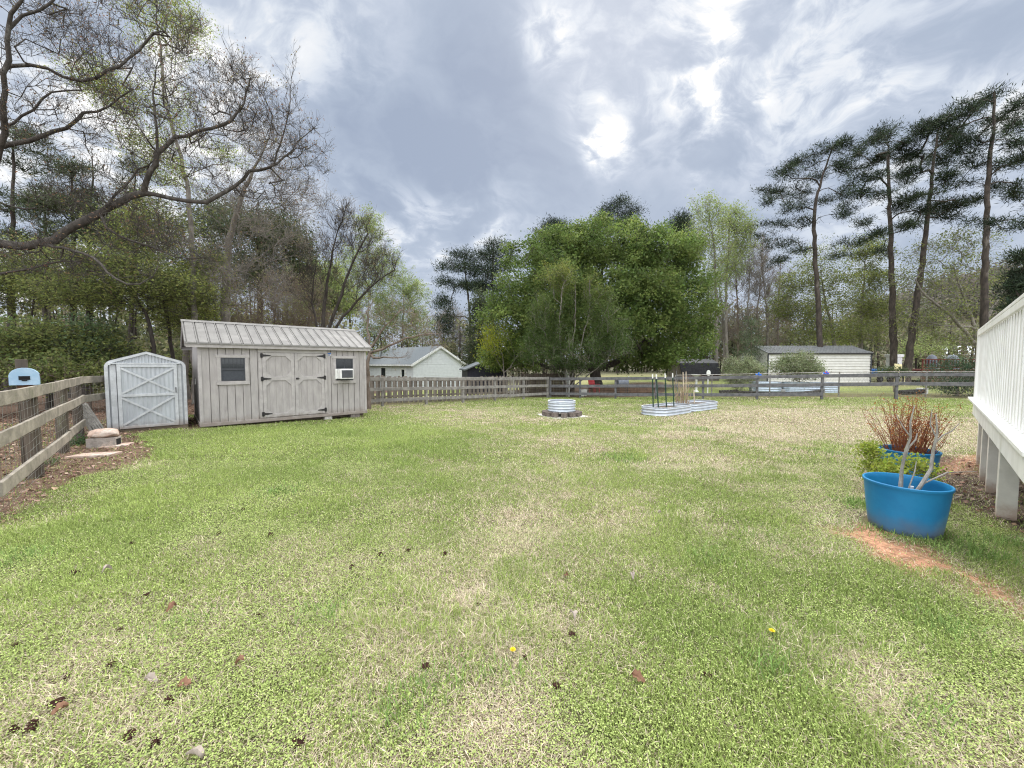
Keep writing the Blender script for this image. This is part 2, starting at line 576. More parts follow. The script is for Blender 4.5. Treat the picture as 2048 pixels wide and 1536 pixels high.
# ------------------------------------------------------------------ big shed
def garden_shed():
    L, D, H = 3.96, 2.42, 1.90
    o = thing('garden_shed', 'large grey wooden shed with double doors and ribbed metal roof', 'shed', (-7.403, 9.09, .08), GA)
    w = MB()
    t0 = .02
    # walls: vertical boards with open grooves over a sheathing box
    w.box(.012, L - .012, .034, D - .012, t0, H)
    holes = [(.42, .908, 1.057, 1.621), (3.091, 3.574, 1.0, 1.628)]
    x = -.0
    pitch = .162
    edges = [0, .203] + [.203 + pitch * i for i in range(1, 24)]
    edges = [e for e in edges if e < L - .05] + [L]
    for a, b in zip(edges[:-1], edges[1:]):
        w.box(a + .0065, b - .0065, -.004, .033, t0, H)
    n = int(D / .2)
    for i in range(n):
        a, b = D * i / n, D * (i + 1) / n
        for xx in (-.001, L - .013):
            w.box(xx, xx + .014, a + .004 + (.012 if i == 0 else 0), b - .004, t0, H)
    for xx in (.0, L - .02):
        w.prism([(.0, H), (D, H), (D / 2, H + .60)], (xx, 0, 0), (xx + .02, 0, 0), ((0, 1, 0), (0, 0, 1)))
    w.build('wall', 'shed_paint', o)
    s = MB()
    s.box(-.005, L + .005, -.022, 0.0, -.03, .055)
    s.box(-.022, -.001, -.022, D, -.03, .055)
    s.box(L + .001, L + .022, -.022, D, -.03, .055)
    s.build('skirt_board', 'shed_trim', o, bevel=.004)
    s = MB()
    for yy in (.25, 1.2, 2.1):
        s.box(.0, L, yy, yy + .09, -.12, -.031)
    s.box(0.0, L, 0.03, D, -.03, .018)
    s.build('floor_skid', 'shed_floor_wood', o)
    for xx in (-.012, L - .055):
        c = MB()
        c.box(xx, xx + .067, -.020, -.0045, .06, H - .012)
        c.build('corner_trim', 'shed_trim', o, bevel=.004)
    # roof
    yr, zr, ye, ze = 1.21, H + .64, -.135, H + .035
    x0, x1 = -.24, L + .13
    rf = MB()
    sl = (zr - ze) / (yr - ye)
    for sgn in (1, -1):
        yy = (lambda y: y) if sgn == 1 else (lambda y: 2 * yr - y)
        pts = [(ye, ze), (yr, zr), (yr, zr + .018), (ye, ze + .018)]
        rf.prism([(yy(a), b) for a, b in pts], (x0, 0, 0), (x1, 0, 0), ((0, 1, 0), (0, 0, 1)))
        nr = 20
        for i in range(nr + 1):
            xx = x0 + .012 + (x1 - x0 - .024) * i / nr
            rf.prism([(-.013, 0), (-.010, .040), (.010, .040), (.013, 0)], (xx, yy(ye - .006), ze + .015), (xx, yy(yr), zr + .015 + .003), ((1, 0, 0), (0, 0, 1)))
            if i < nr:
                pw_ = (x1 - x0 - .024) / nr
                rf.prism([(.036, 0), (.036, .030), (pw_ - .016, .030), (pw_ - .016, 0)], (xx, yy(ye - .010), ze + .0145), (xx, yy(yr), zr + .0175), ((1, 0, 0), (0, 0, 1)))
    r = rf.build('roof', 'roof_metal', o)
    cp = MB()
    cp.prism([(yr - .13, zr - .13 * sl + .062), (yr, zr + .066), (yr + .13, zr - .13 * sl + .062), (yr, zr + .056)], (x0 - .01, 0, 0), (x1 + .01, 0, 0), ((0, 1, 0), (0, 0, 1)))
    cp.build('ridge_cap', 'roof_metal', r)
    fa = MB()
    fa.box(x0 + .02, x1 - .02, ye + .02, ye + .045, ze - .075, ze + .004)
    fa.box(x0 + .02, x1 - .02, 2 * yr - ye - .045, 2 * yr - ye - .02, ze - .075, ze + .004)
    fa.box(x0 + .03, x1 - .03, ye + .046, -.001, ze - .045, ze - .03)
    for xx in (x0 + .003, x1 - .023):
        for sgn in (1, -1):
            yy = (lambda y: y) if sgn == 1 else (lambda y: 2 * yr - y)
            fa.prism([(yy(ye + .046), ze - .075 + .046 * sl), (yy(yr), zr - .075), (yy(yr), zr - .003), (yy(ye + .046), ze - .003 + .046 * sl)], (xx, 0, 0), (xx + .02, 0, 0), ((0, 1, 0), (0, 0, 1)))
    fa.build('fascia', 'shed_trim', r)
    # door surround
    d = MB()
    d.box(1.198, 1.268, -.022, -.001, .06, 1.765)
    d.box(2.776, 2.845, -.022, -.001, .06, 1.765)
    d.box(1.185, 2.86, -.026, -.001, 1.768, 1.862)
    d.build('door_frame', 'shed_trim', o, bevel=.004)
    for (a, b, side) in ((1.276, 2.012, 0), (2.022, 2.768, 1)):
        p = MB()
        nb = 5
        z0, z1 = .075, 1.760
        for i in range(nb):
            p.box(a + (b - a) * i / nb + .007, a + (b - a) * (i + 1) / nb - .007, -.012, -.003, z0, z1)
        p.box(a, b, -.006, -.001, z0, z1)
        dr = p.build('door', 'shed_paint', o)
        tr = MB()
        sw = .078
        ya, yb = -.032, -.0125
        tr.box(a, a + sw, ya, yb, z0, z1)
        tr.box(b - sw, b, ya, yb, z0, z1)
        for (q0, q1) in ((z0, z0 + .09), (1.035, 1.135), (z1 - .08, z1)):
            tr.box(a + sw + .001, b - sw - .001, ya, yb, q0, q1)
        ch = .135
        for (q0, q1) in ((z0 + .09, 1.035), (1.135, z1 - .08)):
            for xx, sx in ((a + sw, 1), (b - sw, -1)):
                for zz, sz in ((q0, 1), (q1, -1)):
                    tri = [(0, 0), (ch * sx, 0), (0, ch * sz)]
                    if sx * sz < 0:
                        tri = tri[::-1]
                    tr.prism(tri, (xx, ya + .001, zz), (xx, yb, zz), ((1, 0, 0), (0, 0, 1)))
        tr.build('door_trim', 'shed_trim', dr, bevel=.003)
        for zz in (.17, .985 + .1, 1.69):
            h = MB()
            xx, sx = (a - .012, 1) if side == 0 else (b + .012, -1)
            h.box(xx - .028, xx + .028, -.041, -.033, zz - .055, zz + .055)
            tri = [(.03 * sx, -.032), (.205 * sx, -.010), (.205 * sx, .010), (.03 * sx, .032)]
            if sx < 0:
                tri = tri[::-1]
            h.prism(tri, (xx, -.040, zz), (xx, -.033, zz), ((1, 0, 0), (0, 0, 1)))
            h.poly([(xx, -.045, zz - .06), (xx, -.045, zz + .06)], .009, 8)
            h.build('hinge', 'black_iron', dr)
        if side == 1:
            k = MB()
            k.box(a + .02, a + .085, -.043, -.033, 1.05, 1.10)
            k.poly([(a + .04, -.043, 1.075), (a + .04, -.075, 1.075), (a + .10, -.078, 1.075)], .009, 8)
            k.build('handle', 'black_iron', dr)
    # windows
    for k, (a, b, z0, z1) in enumerate(holes):
        f = MB()
        f.box(a - .075, a, -.026, -.001, z0 - .012, z1 + .002)
        f.box(b, b + .075, -.026, -.001, z0 - .012, z1 + .002)
        f.box(a - .10, b + .10, -.031, -.001, z1 + .003, z1 + .078)
        f.box(a - .09, b + .085, -.040, -.001, z0 - .098, z0 - .013)
        wn = f.build('window', 'shed_trim', o, bevel=.004)
        q = MB()
        fr = .022
        zm = (z0 + z1) / 2
        for (q0, q1, yy) in ((zm, z1, -.010), (z0, zm, -.015)):
            q.box(a, a + fr, yy - .010, yy + .008, q0, q1)
            q.box(b - fr, b, yy - .010, yy + .008, q0, q1)
            q.box(a + fr, b - fr, yy - .010, yy + .008, q0, q0 + fr)
            q.box(a + fr, b - fr, yy - .010, yy + .008, q1 - fr, q1)
        if k == 1:
            q.box((a + b) / 2 - .006, (a + b) / 2 + .006, -.021, -.004, zm, z1)
            for i in range(1, 9):
                zz = zm + (z1 - zm) * i / 9
                q.box(a + fr, b - fr, -.016, -.009, zz - .003, zz + .003)
        else:
            for i in range(1, 6):
                xx = a + (b - a) * i / 6
                q.box(xx - .004, xx + .004, -.014, -.006, zm + fr, z1 - fr)
            q.box(a + fr, b - fr, -.014, -.006, zm + .13, zm + .142)
        q.build('sash', 'dark_frame', wn)
        p = MB()
        p.box(a + .004, b - .004, -.005, -.0012, zm, z1)
        p.build('pane', 'window_glass', wn)
        p = MB()
        p.box(a + .004, b - .004, -.011, -.006, z0, zm)
        p.build('screen', 'insect_screen', wn)
    st = MB()
    st.box(2.872, 2.972, -.0035, -.001, 1.70, 1.79)
    sg = st.build('sign', 'sticker_white', o)
    st = MB()
    st.box(2.877, 2.967, -.0055, -.0036, 1.752, 1.784)
    st.box(2.885, 2.955, -.0055, -.0036, 1.715, 1.726)
    st.build('sign_print', 'sticker_blue', sg)
    v = MB()
    v.box(-.03, -.016, 1.0, 1.08, .95, 1.10)
    v.build('outlet_cover', 'plastic_white', o)
    return o


shed = garden_shed()


def on_shed(x, y, z):
    p = np.array([-7.403, 9.09]) + UX * x + BX * y
    return (p[0], p[1], z)


# window air conditioner hanging in the right hand window of the shed
ac = thing('air_conditioner', 'white window air conditioner with grey grille sticking out of the shed', 'air conditioner', on_shed(3.30, 0, 1.12), GA)
b = MB()
b.box(-.185, .185, -.32, -.034, 0, .29)
b.build('case', 'plastic_white', ac, bevel=.014)
b = MB()
b.box(-.150, .155, -.332, -.3205, .035, .255)
gq = b.build('grille', 'grille_gray', ac)
b = MB()
for i in range(10):
    z = .045 + i * .0205
    b.box(-.147, .152, -.339, -.3325, z, z + .009)
b.build('louvre', 'dark_frame', gq)
b = MB()
b.box(-.24, -.187, -.052, -.042, .0, .29)
b.build('side_curtain', 'plastic_white', ac)

for (x, y, w, dd, top, lab, m, nm) in ((2.86, .10, .20, .20, .045, 'pale concrete block under the middle of the grey shed front', 'concrete_pale', 'concrete_block'),
                                       (3.62, .12, .30, .24, .045, 'stacked dark timber pier under the right corner of the grey shed', 'old_wood', 'timber_pier'),
                                       (3.28, .75, .10, .3, .045, 'thin pale wooden prop under the grey shed floor', 'stake_wood', 'wooden_prop')):
    p = on_shed(x, y, 0)
    zg = float(g(p[0], p[1])) - .03
    o = MB()
    if m == 'old_wood':
        hh = (top - zg) / 2
        o.box(-w / 2, w / 2, -dd / 2, dd / 2, 0, hh - .003)
        o.box(-w / 2 + .03, w / 2 - .01, -dd / 2 + .012, dd / 2, hh, 2 * hh)
    elif m == 'stake_wood':
        o.box(-.022, .022, -.02, .02, 0, top - zg)
        o.box(-.05, .05, -.03, .03, 0, .03)
    else:
        o.box(-w / 2, w / 2, -dd / 2, dd / 2, 0, top - zg)
        o.box(-w / 2 - .015, w / 2 + .015, -dd / 2 - .015, dd / 2 + .01, 0, .04)
    ob = o.build(nm, m, None, bevel=.006, loc=(p[0], p[1], zg), rz=GA)
    tag(ob, lab, 'block' if m != 'stake_wood' else 'prop')


# ------------------------------------------------------------------ small metal shed
def metal_shed():
    Wd, D = 1.345, 2.0
    o = thing('metal_shed', 'small white corrugated metal shed with crossed bracing on its door', 'shed', (-8.80, 8.30, .085), GA)

    def prof(off=0.0, n=7):
        pts = [(off, 0.03)]
        cx, cz, r = .16, 1.395, .16
        for i in range(n + 1):
            a = math.pi - (math.pi / 2 - .38) * i / n
            pts.append((cx + (r - off) * math.cos(a), cz + (r - off) * math.sin(a)))
        pts.append((Wd / 2, 1.745 - off))
        left = pts
        right = [(Wd - x, z) for x, z in left[:-1]][::-1]
        return left + right

    w = MB()
    # body shell (side walls and roof in one bent corrugated sheet)
    pr = prof()
    n = len(pr)
    m = 80
    vs, fs = [], []
    for j in range(m + 1):
        y = D * j / m
        k = .007 * math.cos(2 * math.pi * y / .076)
        for (x, z) in pr:
            dx, dz = x - Wd / 2, z - .9
            l = math.hypot(dx, dz)
            vs.append((x + k * dx / l, y, z + k * dz / l))
    for j in range(m):
        for i in range(n - 1):
            fs.append((j * n + i, j * n + i + 1, (j + 1) * n + i + 1, (j + 1) * n + i))
    w.add(vs, fs)
    for yy in (D - .02,):
        w.prism(pr, (0, yy, 0), (0, yy + .01, 0), ((1, 0, 0), (0, 0, 1)))
    w.build('shell', 'galv_white', o, smooth=True)

    def top(x):
        for (a, b) in zip(pr[:-1], pr[1:]):
            if a[0] <= x <= b[0] and b[0] > a[0]:
                return a[1] + (b[1] - a[1]) * (x - a[0]) / (b[0] - a[0])
        return .03
    fw = MB()
    vs, fs = [], []
    nx = 220
    for i in range(nx + 1):
        x = .012 + (Wd - .024) * i / nx
        y = .012 + .007 * math.cos(2 * math.pi * x / .055)
        vs += [(x, y, .02), (x, y, max(top(x) - .012, .05))]
        if i:
            fs.append((2 * i - 2, 2 * i, 2 * i + 1, 2 * i - 1))
    fw.add(vs, fs)
    fw.build('front_wall', 'galv_white', o, smooth=True)
    t = MB()
    ins = prof(.055)
    k = len(pr)
    vs = [(x, -.018, z) for x, z in pr] + [(x, -.018, z) for x, z in ins] + [(x, .03, z) for x, z in pr] + [(x, .003, z) for x, z in ins]
    fs = []
    for i in range(k - 1):
        fs += [(i, i + 1, k + i + 1, k + i), (2 * k + i, i, i + 1, 2 * k + i + 1)[::-1], (k + i, k + i + 1, 3 * k + i + 1, 3 * k + i)]
    t.add(vs, fs)
    t.box(.085, .175, -.016, .0, .02, 1.45)
    t.box(1.19, 1.255, -.016, .0, .02, 1.45)
    t.build('edge_trim', 'galv_white_trim', o, smooth=True)
    tk = MB()
    tk.box(.07, 1.24, -.052, -.017, 1.462, 1.492)
    tk.poly([(.085, -.05, 1.462), (.085, -.05, 1.44)], .02, 8)
    tk.build('door_track', 'galv_white_trim', o, bevel=.004)
    d = MB()
    x0, x1, z0, z1 = .19, 1.185, .03, 1.455
    vs, fs = [], []
    for i in range(161):
        x = x0 + .03 + (x1 - x0 - .06) * i / 160
        y = -.030 + .005 * math.cos(2 * math.pi * x / .075)
        vs += [(x, y, z0 + .02), (x, y, z1 - .02)]
        if i:
            fs.append((2 * i - 2, 2 * i, 2 * i + 1, 2 * i - 1))
    d.add(vs, fs)
    dr = d.build('door', 'galv_white', o, smooth=True)
    f = MB()
    w_ = .062
    y0, y1 = -.056, -.037
    f.box(x0, x0 + w_, y0, y1, z0, z1)
    f.box(x1 - w_, x1, y0, y1, z0, z1)
    zm = .765
    for q in (z0, zm - w_ / 2, z1 - w_):
        f.box(x0 + w_, x1 - w_, y0 + .002, y1 - .001, q, q + w_)
    f.build('door_frame', 'galv_white_trim', dr, bevel=.003)
    f = MB()
    for (qa, qb) in ((z0 + w_, zm - w_ / 2), (zm + w_ / 2, z1 - w_)):
        f.bar((x0 + w_, -.0495, qa + .02), (x1 - w_, -.0495, qb - .02), .042, .012, up=(0, -1, 0))
        f.bar((x0 + w_, -.0445, qb - .02), (x1 - w_, -.0445, qa + .02), .042, .012, up=(0, -1, 0))
    f.build('cross_brace', 'galv_white_trim', dr)
    h = MB()
    h.poly([(1.15, -.056, .92), (1.15, -.09, .90), (1.15, -.09, .82), (1.15, -.056, .80)], .008, 8)
    h.build('handle', 'black_iron', dr)
    s = MB()
    s.box(.0, Wd, .0, D, -.09, .018)
    s.build('base_plank', 'shed_floor_wood', o)


metal_shed()


# ------------------------------------------------------------------ board fences
def wires(mb, p, q, zs, step, rng, r=.0022, off=0.0, z0=.08, z1=1.1, sag=.012):
    p, q = np.array(p, float), np.array(q, float)
    L = np.linalg.norm(q[:2] - p[:2])
    for z in zs:
        pts = []
        for i in range(7):
            t = i / 6
            c = p + (q - p) * t
            pts.append((c[0], c[1], c[2] + z + rng.uniform(-sag, sag) - .02 * math.sin(math.pi * t)))
        mb.poly(pts, r, 3, cap=False)
    n = int(L / step)
    for i in range(1, n):
        c = p + (q - p) * i / n
        mb.poly([(c[0], c[1], c[2] + z0), (c[0] + rng.uniform(-.006, .006), c[1], c[2] + z1)], r * .8, 3, cap=False)


def board_fence(name, label, pts, heights, side, m_rail, m_post, ph=1.25, pw=.11, wire=True, seed=1, rail_h=.135, tilt=.02, skip=(), wz=None, round_post=False):
    """pts: post feet (x,y,z) in order; side: the way the rails face from the posts"""
    rng = random.Random(seed)
    mid = np.mean(np.array(pts), axis=0)
    o = thing(name, label, 'fence', (pts[0][0], pts[0][1], pts[0][2]))
    b = np.array(pts[0], float)
    P = [np.array(p, float) - b for p in pts]
    sd = np.array([side[0], side[1], 0.0])
    for i, p in enumerate(P):
        m = MB()
        d = P[min(i + 1, len(P) - 1)] - P[max(i - 1, 0)]
        tx, ty = rng.uniform(-tilt, tilt), rng.uniform(-tilt, tilt)
        h = ph + rng.uniform(-.03, .04)
        if round_post:
            m.poly([p + np.array([0, 0, -.2]), p + np.array([tx * .5, ty * .5, h / 2]), p + np.array([tx, ty, h])], [pw * .56, pw * .55, pw * .53], 12)
        else:
            m.bar(p + np.array([0, 0, -.2]), p + np.array([tx, ty, h]), pw, pw, up=d)
        m.build('post', m_post, o, bevel=0 if round_post else .008, smooth=round_post)
    for k, z in enumerate(heights):
        for i in range(len(P) - 1):
            if (k, i) in skip:
                continue
            a, c = P[i], P[i + 1]
            m = MB()
            off = sd * (pw / 2 + .020 + .002 * (k % 2))
            e = (c - a) / np.linalg.norm(c - a) * .003
            up = np.array([0, 0, 1.0])
            zz = z + rng.uniform(-.012, .012)
            pa, pc = a + off + up * (zz + rng.uniform(-.01, .01)) + e, c + off + up * (zz + rng.uniform(-.01, .01)) - e
            mm = (pa + pc) / 2 + up * rng.uniform(-.018, .004)
            w = .036
            dd = (pc - pa)[:2]
            nrm = np.array([-dd[1], dd[0], 0]) / np.linalg.norm(dd)
            vs, fs = [], []
            K = 6
            for j in range(K + 1):
                t = j / K
                q = pa * (1 - t) ** 2 + 2 * t * (1 - t) * mm + pc * t * t
                for s1, s2 in ((-1, -1), (1, -1), (1, 1), (-1, 1)):
                    vs.append(q + nrm * w / 2 * s1 + up * rail_h / 2 * s2 * (1 + rng.uniform(-.03, .03)))
                if j:
                    B = (j - 1) * 4
                    for s in range(4):
                        fs.append((B + s, B + (s + 1) % 4, B + 4 + (s + 1) % 4, B + 4 + s))
            fs += [(3, 2, 1, 0), tuple(K * 4 + s for s in range(4))]
            m.add(vs, fs)
            m.build('rail', m_rail, o, bevel=.005)
    if wire:
        m = MB()
        off = -sd * (pw / 2 + .006) if not round_post else sd * (pw / 2 + .003)
        for i in range(len(P) - 1):
            wires(m, P[i] + off, P[i + 1] + off, wz or [.08 + .1 * j for j in range(11)], .16, rng)
        m.build('wire_mesh', 'wire', o)
    return o


A0 = np.array([-6.27, 5.0])
lp = []
for s in (-1.95, 0.0, 1.85, 3.55):
    p = A0 + BX * s
    lp.append((p[0], p[1], float(g(p[0], p[1]))))
for p in ((-9.42, 9.05), (-10.6, 10.6)):
    lp.append((p[0], p[1], float(g(p[0], p[1]))))
board_fence('board_fence', 'weathered tan three rail board fence beside the small metal shed', lp, (.30, .78, 1.16), UX, 'fence_wood', 'fence_post_wood', ph=1.19, pw=.135, round_post=True, seed=4, rail_h=.14,
            skip=((0, 3), (1, 4), (0, 4)))

bp = []
for u, y in ((640, 13.3), (700, 14.2), (764.7, 15.3), (852.6, 16.55), (926, 17.75), (990, 18.95), (1047, 20.2), (1095, 21.5)):
    x, y2, z = G(u, y)
    bp.append((x, y2, z))
board_fence('board_fence', 'greyed three rail board fence in front of the picket fence', bp, (.27, .70, 1.11), -BX, 'fence_gray', 'fence_gray', ph=1.17, seed=9, pw=.10)
rp = []
for u, y in ((1095, 21.5), (1160, 20.9), (1231, 20.3), (1311, 19.7), (1406, 19.0), (1514, 18.25), (1643, 17.4), (1792, 16.5), (1960, 15.6), (2140, 14.8)):
    x, y2, z = G(u, y)
    rp.append((x, y2, z))
rp[0] = (rp[0][0] + .16, rp[0][1] - .02, rp[0][2])
board_fence('board_fence', 'long dark stained board fence behind the raised beds', rp, (.25, .68, 1.07), (-.35, -.94), 'fence_dark', 'fence_dark', ph=1.13, seed=11, pw=.10, rail_h=.15,
            skip=((0, 6), (0, 7), (0, 8)))

# picket fence behind the grey board fence
rng = random.Random(5)
pk = thing('picket_fence', 'brown picket fence with open gaps behind the greyed board fence', 'fence', (bp[0][0], bp[0][1], bp[0][2]))
base = np.array(bp[0])
A, Bq = np.array([-7.6, 15.0]), np.array([1.7, 23.6])
L = np.linalg.norm(Bq - A)
m, m2 = MB(), MB()
x = 0
k = 0
dirv = (Bq - A) / L
nr = np.array([-dirv[1], dirv[0]])
while x < L:
    c = A + dirv * x
    front = k % 2 == 0
    off = nr * (-.045 if front else .045)
    zg = float(g(c[0], c[1]))
    hgt = 1.20 + rng.uniform(-.03, .03) + .05 * math.sin(x * .8)
    p0 = np.array([c[0] + off[0], c[1] + off[1], zg - .02]) - base
    tl = rng.uniform(-.012, .012)
    m = MB()
    m.bar(p0, p0 + np.array([dirv[0] * tl, dirv[1] * tl, hgt]), .11, .018, up=(nr[0], nr[1], 0))
    m.build('picket', 'picket_wood', pk)
    x += .125 if k % 7 else .16
    k += 1
for z in (.3, 1.0):
    a = np.array([A[0], A[1], float(g(*A)) + z]) - base
    b2 = np.array([Bq[0], Bq[1], float(g(*Bq)) + z]) - base
    r = MB()
    r.bar(a, b2, .035, .08)
    r.build('rail', 'picket_wood', pk)
# darker fence beyond its end, under the trees
dk = thing('privacy_fence', 'dark brown close boarded fence in the shade under the big tree', 'fence', (.3, 22.4, -.35))
m = MB()
for i in range(26):
    xx = .2 + .125 * i
    m.box(xx, xx + .118, .5 + .02 * (i % 2), .52 + .02 * (i % 2), 0, 1.34 + rng.uniform(-.03, .03) + (.02 if i % 2 else 0))
m.build('board', 'picket_dark', dk)
m = MB()
for i in range(3):
    m.box(.3 + 1.45 * i, .38 + 1.45 * i, .542, .62, 0, 1.25)
m.build('post', 'picket_dark', dk)


# ------------------------------------------------------------------ mailbox on its post behind the fence
def mailbox():
    p = A0 + BX * -.02 - UX * .03
    zg = float(g(p[0], p[1]))
    o = thing('mailbox', 'faded blue rural mailbox on a grey timber post', 'mailbox', (p[0], p[1], zg), math.radians(-41))
    # local x runs along the box towards its door
    w, h = .115, .21
    prof = [(-w, 0), (w, 0), (w, h - .10)] + [(w * math.cos(a), h - .10 + .10 * math.sin(a)) for a in np.linspace(.2, math.pi - .2, 10)] + [(-w, h - .10)]
    zb = 1.29 - zg
    m = MB()
    m.prism(prof, (-.02, 0, zb), (.26, 0, zb), ((0, 1, 0), (0, 0, 1)))
    m.build('body', 'mail_blue', o, bevel=.004)
    m = MB()
    pd = [(a * 1.05, b * 1.03 - .003) for a, b in prof]
    m.prism(pd, (.2615, 0, zb), (.275, 0, zb), ((0, 1, 0), (0, 0, 1)))
    d = m.build('door', 'mail_blue', o, bevel=.003)
    m = MB()
    m.box(.276, .282, -.045, .045, zb + .062, zb + .110)
    m.box(.276, .288, -.022, .022, zb + .050, zb + .060)
    m.build('hole', 'dark_inside', d)
    m = MB()
    m.box(.02, .24, -.06, .06, zb - .05, zb - .002)
    m.box(-.02, .22, .061, .10, zb - .06, zb - .012)
    m.build('bracket', 'rust', o, bevel=.004)
    m = MB()
    m.box(-.16, -.06, -.085, .015, -.2, 1.61 - zg)
    m.build('post', 'fence_post_wood', o, bevel=.006)
    m = MB()
    m.box(.08, .20, .117, .121, zb + .10, zb + .13)
    m.build('flag', 'rust', o)


mailbox()

# ------------------------------------------------------------------ slatted panel, block, rock and slabs by the fence
o = thing('slatted_panel', 'grey slatted wooden panel leaning over by the small metal shed', 'panel', GV(196, 868))
b0 = np.array(o.location)
m = MB()
bl, br, tl, tr = GV(190, 872), GV(213, 868), W(150, 814, 7.85), W(171, 806, 8.25)
nn = np.cross(br - bl, tl - bl)
nn /= np.linalg.norm(nn)
for i in range(5):
    t = i / 4
    m.bar(bl * (1 - t) + br * t - b0, tl * (1 - t) + tr * t - b0, .034, .03, up=nn)
m.build('slat', 'fence_gray', o)
m = MB()
for s in (.3, .92):
    a, c = bl * (1 - s) + tl * s, br * (1 - s) + tr * s
    m.bar(a - b0 - nn * .024, c - b0 - nn * .024, .06, .022, up=nn)
m.build('cross_board', 'fence_gray', o)

bc = GV(200, 897) + np.array([-.05, .12, 0])
ang = math.radians(22)
o = thing('concrete_block', 'tan hollow concrete block lying at the fence end with a rock on it', 'block', bc - np.array([0, 0, .015]), ang)
m = MB()
m.box(-.2, .2, -.1, .1, 0, .19)
m.build('body', 'concrete', o, bevel=.006)
m = MB()
m.box(.2005, .203, -.07, .07, .035, .16)
m.build('hollow', 'dark_inside', o)


def rock(name, label, mat, loc, s, seed, rz=0.0, flat=1.0, cat='rock', chop=None):
    import bmesh
    bm = bmesh.new()
    bmesh.ops.create_icosphere(bm, subdivisions=4, radius=1)
    r = np.random.RandomState(seed)
    dirs = r.randn(14, 3)
    dirs /= np.linalg.norm(dirs, axis=1)[:, None]
    cut = r.uniform(.62, .9, 14)
    for v in bm.verts:
        p = np.array(v.co)
        for d, c in zip(dirs, cut):
            e = p @ d - c
            if e > 0:
                p = p - d * e * .9
        p += .03 * np.array([math.sin(9 * p[1] + seed), math.sin(8 * p[2]), math.sin(11 * p[0])])
        v.co = p * np.array(s)
    me = bpy.data.meshes.new(name)
    bm.to_mesh(me)
    bm.free()
    me.materials.append(MATS[mat])
    me.polygons.foreach_set('use_smooth', [True] * len(me.polygons))
    o = bpy.data.objects.new(name, me)
    COL.objects.link(o)
    o.location = loc
    o.rotation_euler = (0, 0, rz)
    return tag(o, label, cat)


rock('rock', 'pinkish flat topped rock lying on the concrete block', 'pink_stone', bc + np.array([-.01, .02, .235]), (.26, .17, .10), 3, .4)
for i, (u, v, a, w, d, lab) in enumerate(((190, 912, .30, .62, .26, 'long pinkish paving slab in the leaf litter before the block'),
                                          (234, 893, .60, .42, .30, 'short pinkish paving slab beside the concrete block'))):
    q = GV(u, v)
    m = MB()
    m.prism([(-w / 2, -d / 2), (w / 2 - .05, -d / 2 + .02), (w / 2, d / 2 - .03), (-w / 2 + .08, d / 2)], (0, 0, 0), (0, 0, .05), ((1, 0, 0), (0, 1, 0)))
    ob = m.build('paving_slab', 'pink_stone', None, bevel=.008, loc=q - np.array([0, 0, .012]), rz=a)
    tag(ob, lab, 'slab')


# ------------------------------------------------------------------ fire ring
def corrugated(r_fn, h, n_wave, thick, n=64, amp=.011):
    pass


def stadium(L, Wd, n):
    """outline radius function for a long bed with rounded ends"""
    def f(t, r):
        hx, hy = L / 2, Wd / 2
        c, s = math.cos(t), math.sin(t)
        e = 0.36
        x = math.copysign(abs(c) ** e, c) * hx
        y = math.copysign(abs(s) ** e, s) * hy
        # soften corners into 45 degree cuts
        cut = (abs(x) - (hx - .32)) + (abs(y) - (hy - .32)) - .38
        if cut > 0:
            x -= math.copysign(cut / 2, x)
            y -= math.copysign(cut / 2, y)
        k = 1 + r
        l = math.hypot(x, y)
        return x + r * x / l, y + r * y / l
    return f


fc = G(1123, 12.45)
fz = fc[2]
sl = MB()
sl.box(-.66, .66, -.62, .62, -.05, .018)
ob = sl.build('concrete_slab', 'concrete_pale', None, bevel=.01, loc=(fc[0] + .03, fc[1] - .02, fz), rz=.35)
tag(ob, 'thin pale square slab under the round metal fire ring', 'slab')
fr = thing('fire_ring', 'round galvanised ribbed fire ring standing on dark blocks', 'fire ring', (fc[0], fc[1], fz + .145))
prof = []
H = .345
for i in range(61):
    z = H * i / 60
    prof.append((.435 + .017 * math.cos(2 * math.pi * z / .0863 + math.pi), z))
prof += [(.415, H), (.415, H - .01)]
for i in range(60, -1, -1):
    z = (H - .012) * i / 60
    prof.append((.415 + .011 * math.cos(2 * math.pi * z / .0863 + math.pi), z))
m = MB()
m.lathe(prof, 64)
m.build('ring_wall', 'galvanised', fr, smooth=True)
m = MB()
m.lathe([(.444, H - .004), (.444, H + .012), (.402, H + .012), (.402, H - .004)], 64, close=True)
m.build('rim', 'galvanised', fr, smooth=True)
m = MB()
m.lathe([(.43, .03), (.2, .05), (.0, .06)], 32)
m.build('ash_bed', 'ash_soil', fr, smooth=True)
nb = 13
wh = ['lowest left', '', '', '', '', '', '']
for i in range(nb):
    a = -math.pi / 2 + 2 * math.pi * (i - 6) / nb
    m = MB()
    m.prism([(-.10, -.10), (.10, -.10), (.075, .10), (-.075, .10)], (0, 0, 0), (0, 0, .135), ((1, 0, 0), (0, 1, 0)))
    rr = .53 + rng.uniform(-.012, .015)
    ob = m.build('paving_block', 'paver_dark', None, bevel=.008, loc=(fc[0] + rr * math.cos(a), fc[1] + rr * math.sin(a), fz + .023), rz=a + math.pi / 2 + rng.uniform(-.08, .08))
    tag(ob, 'dark weathered paving block in the ring under the metal fire ring', 'block', 'paving blocks round the fire ring')


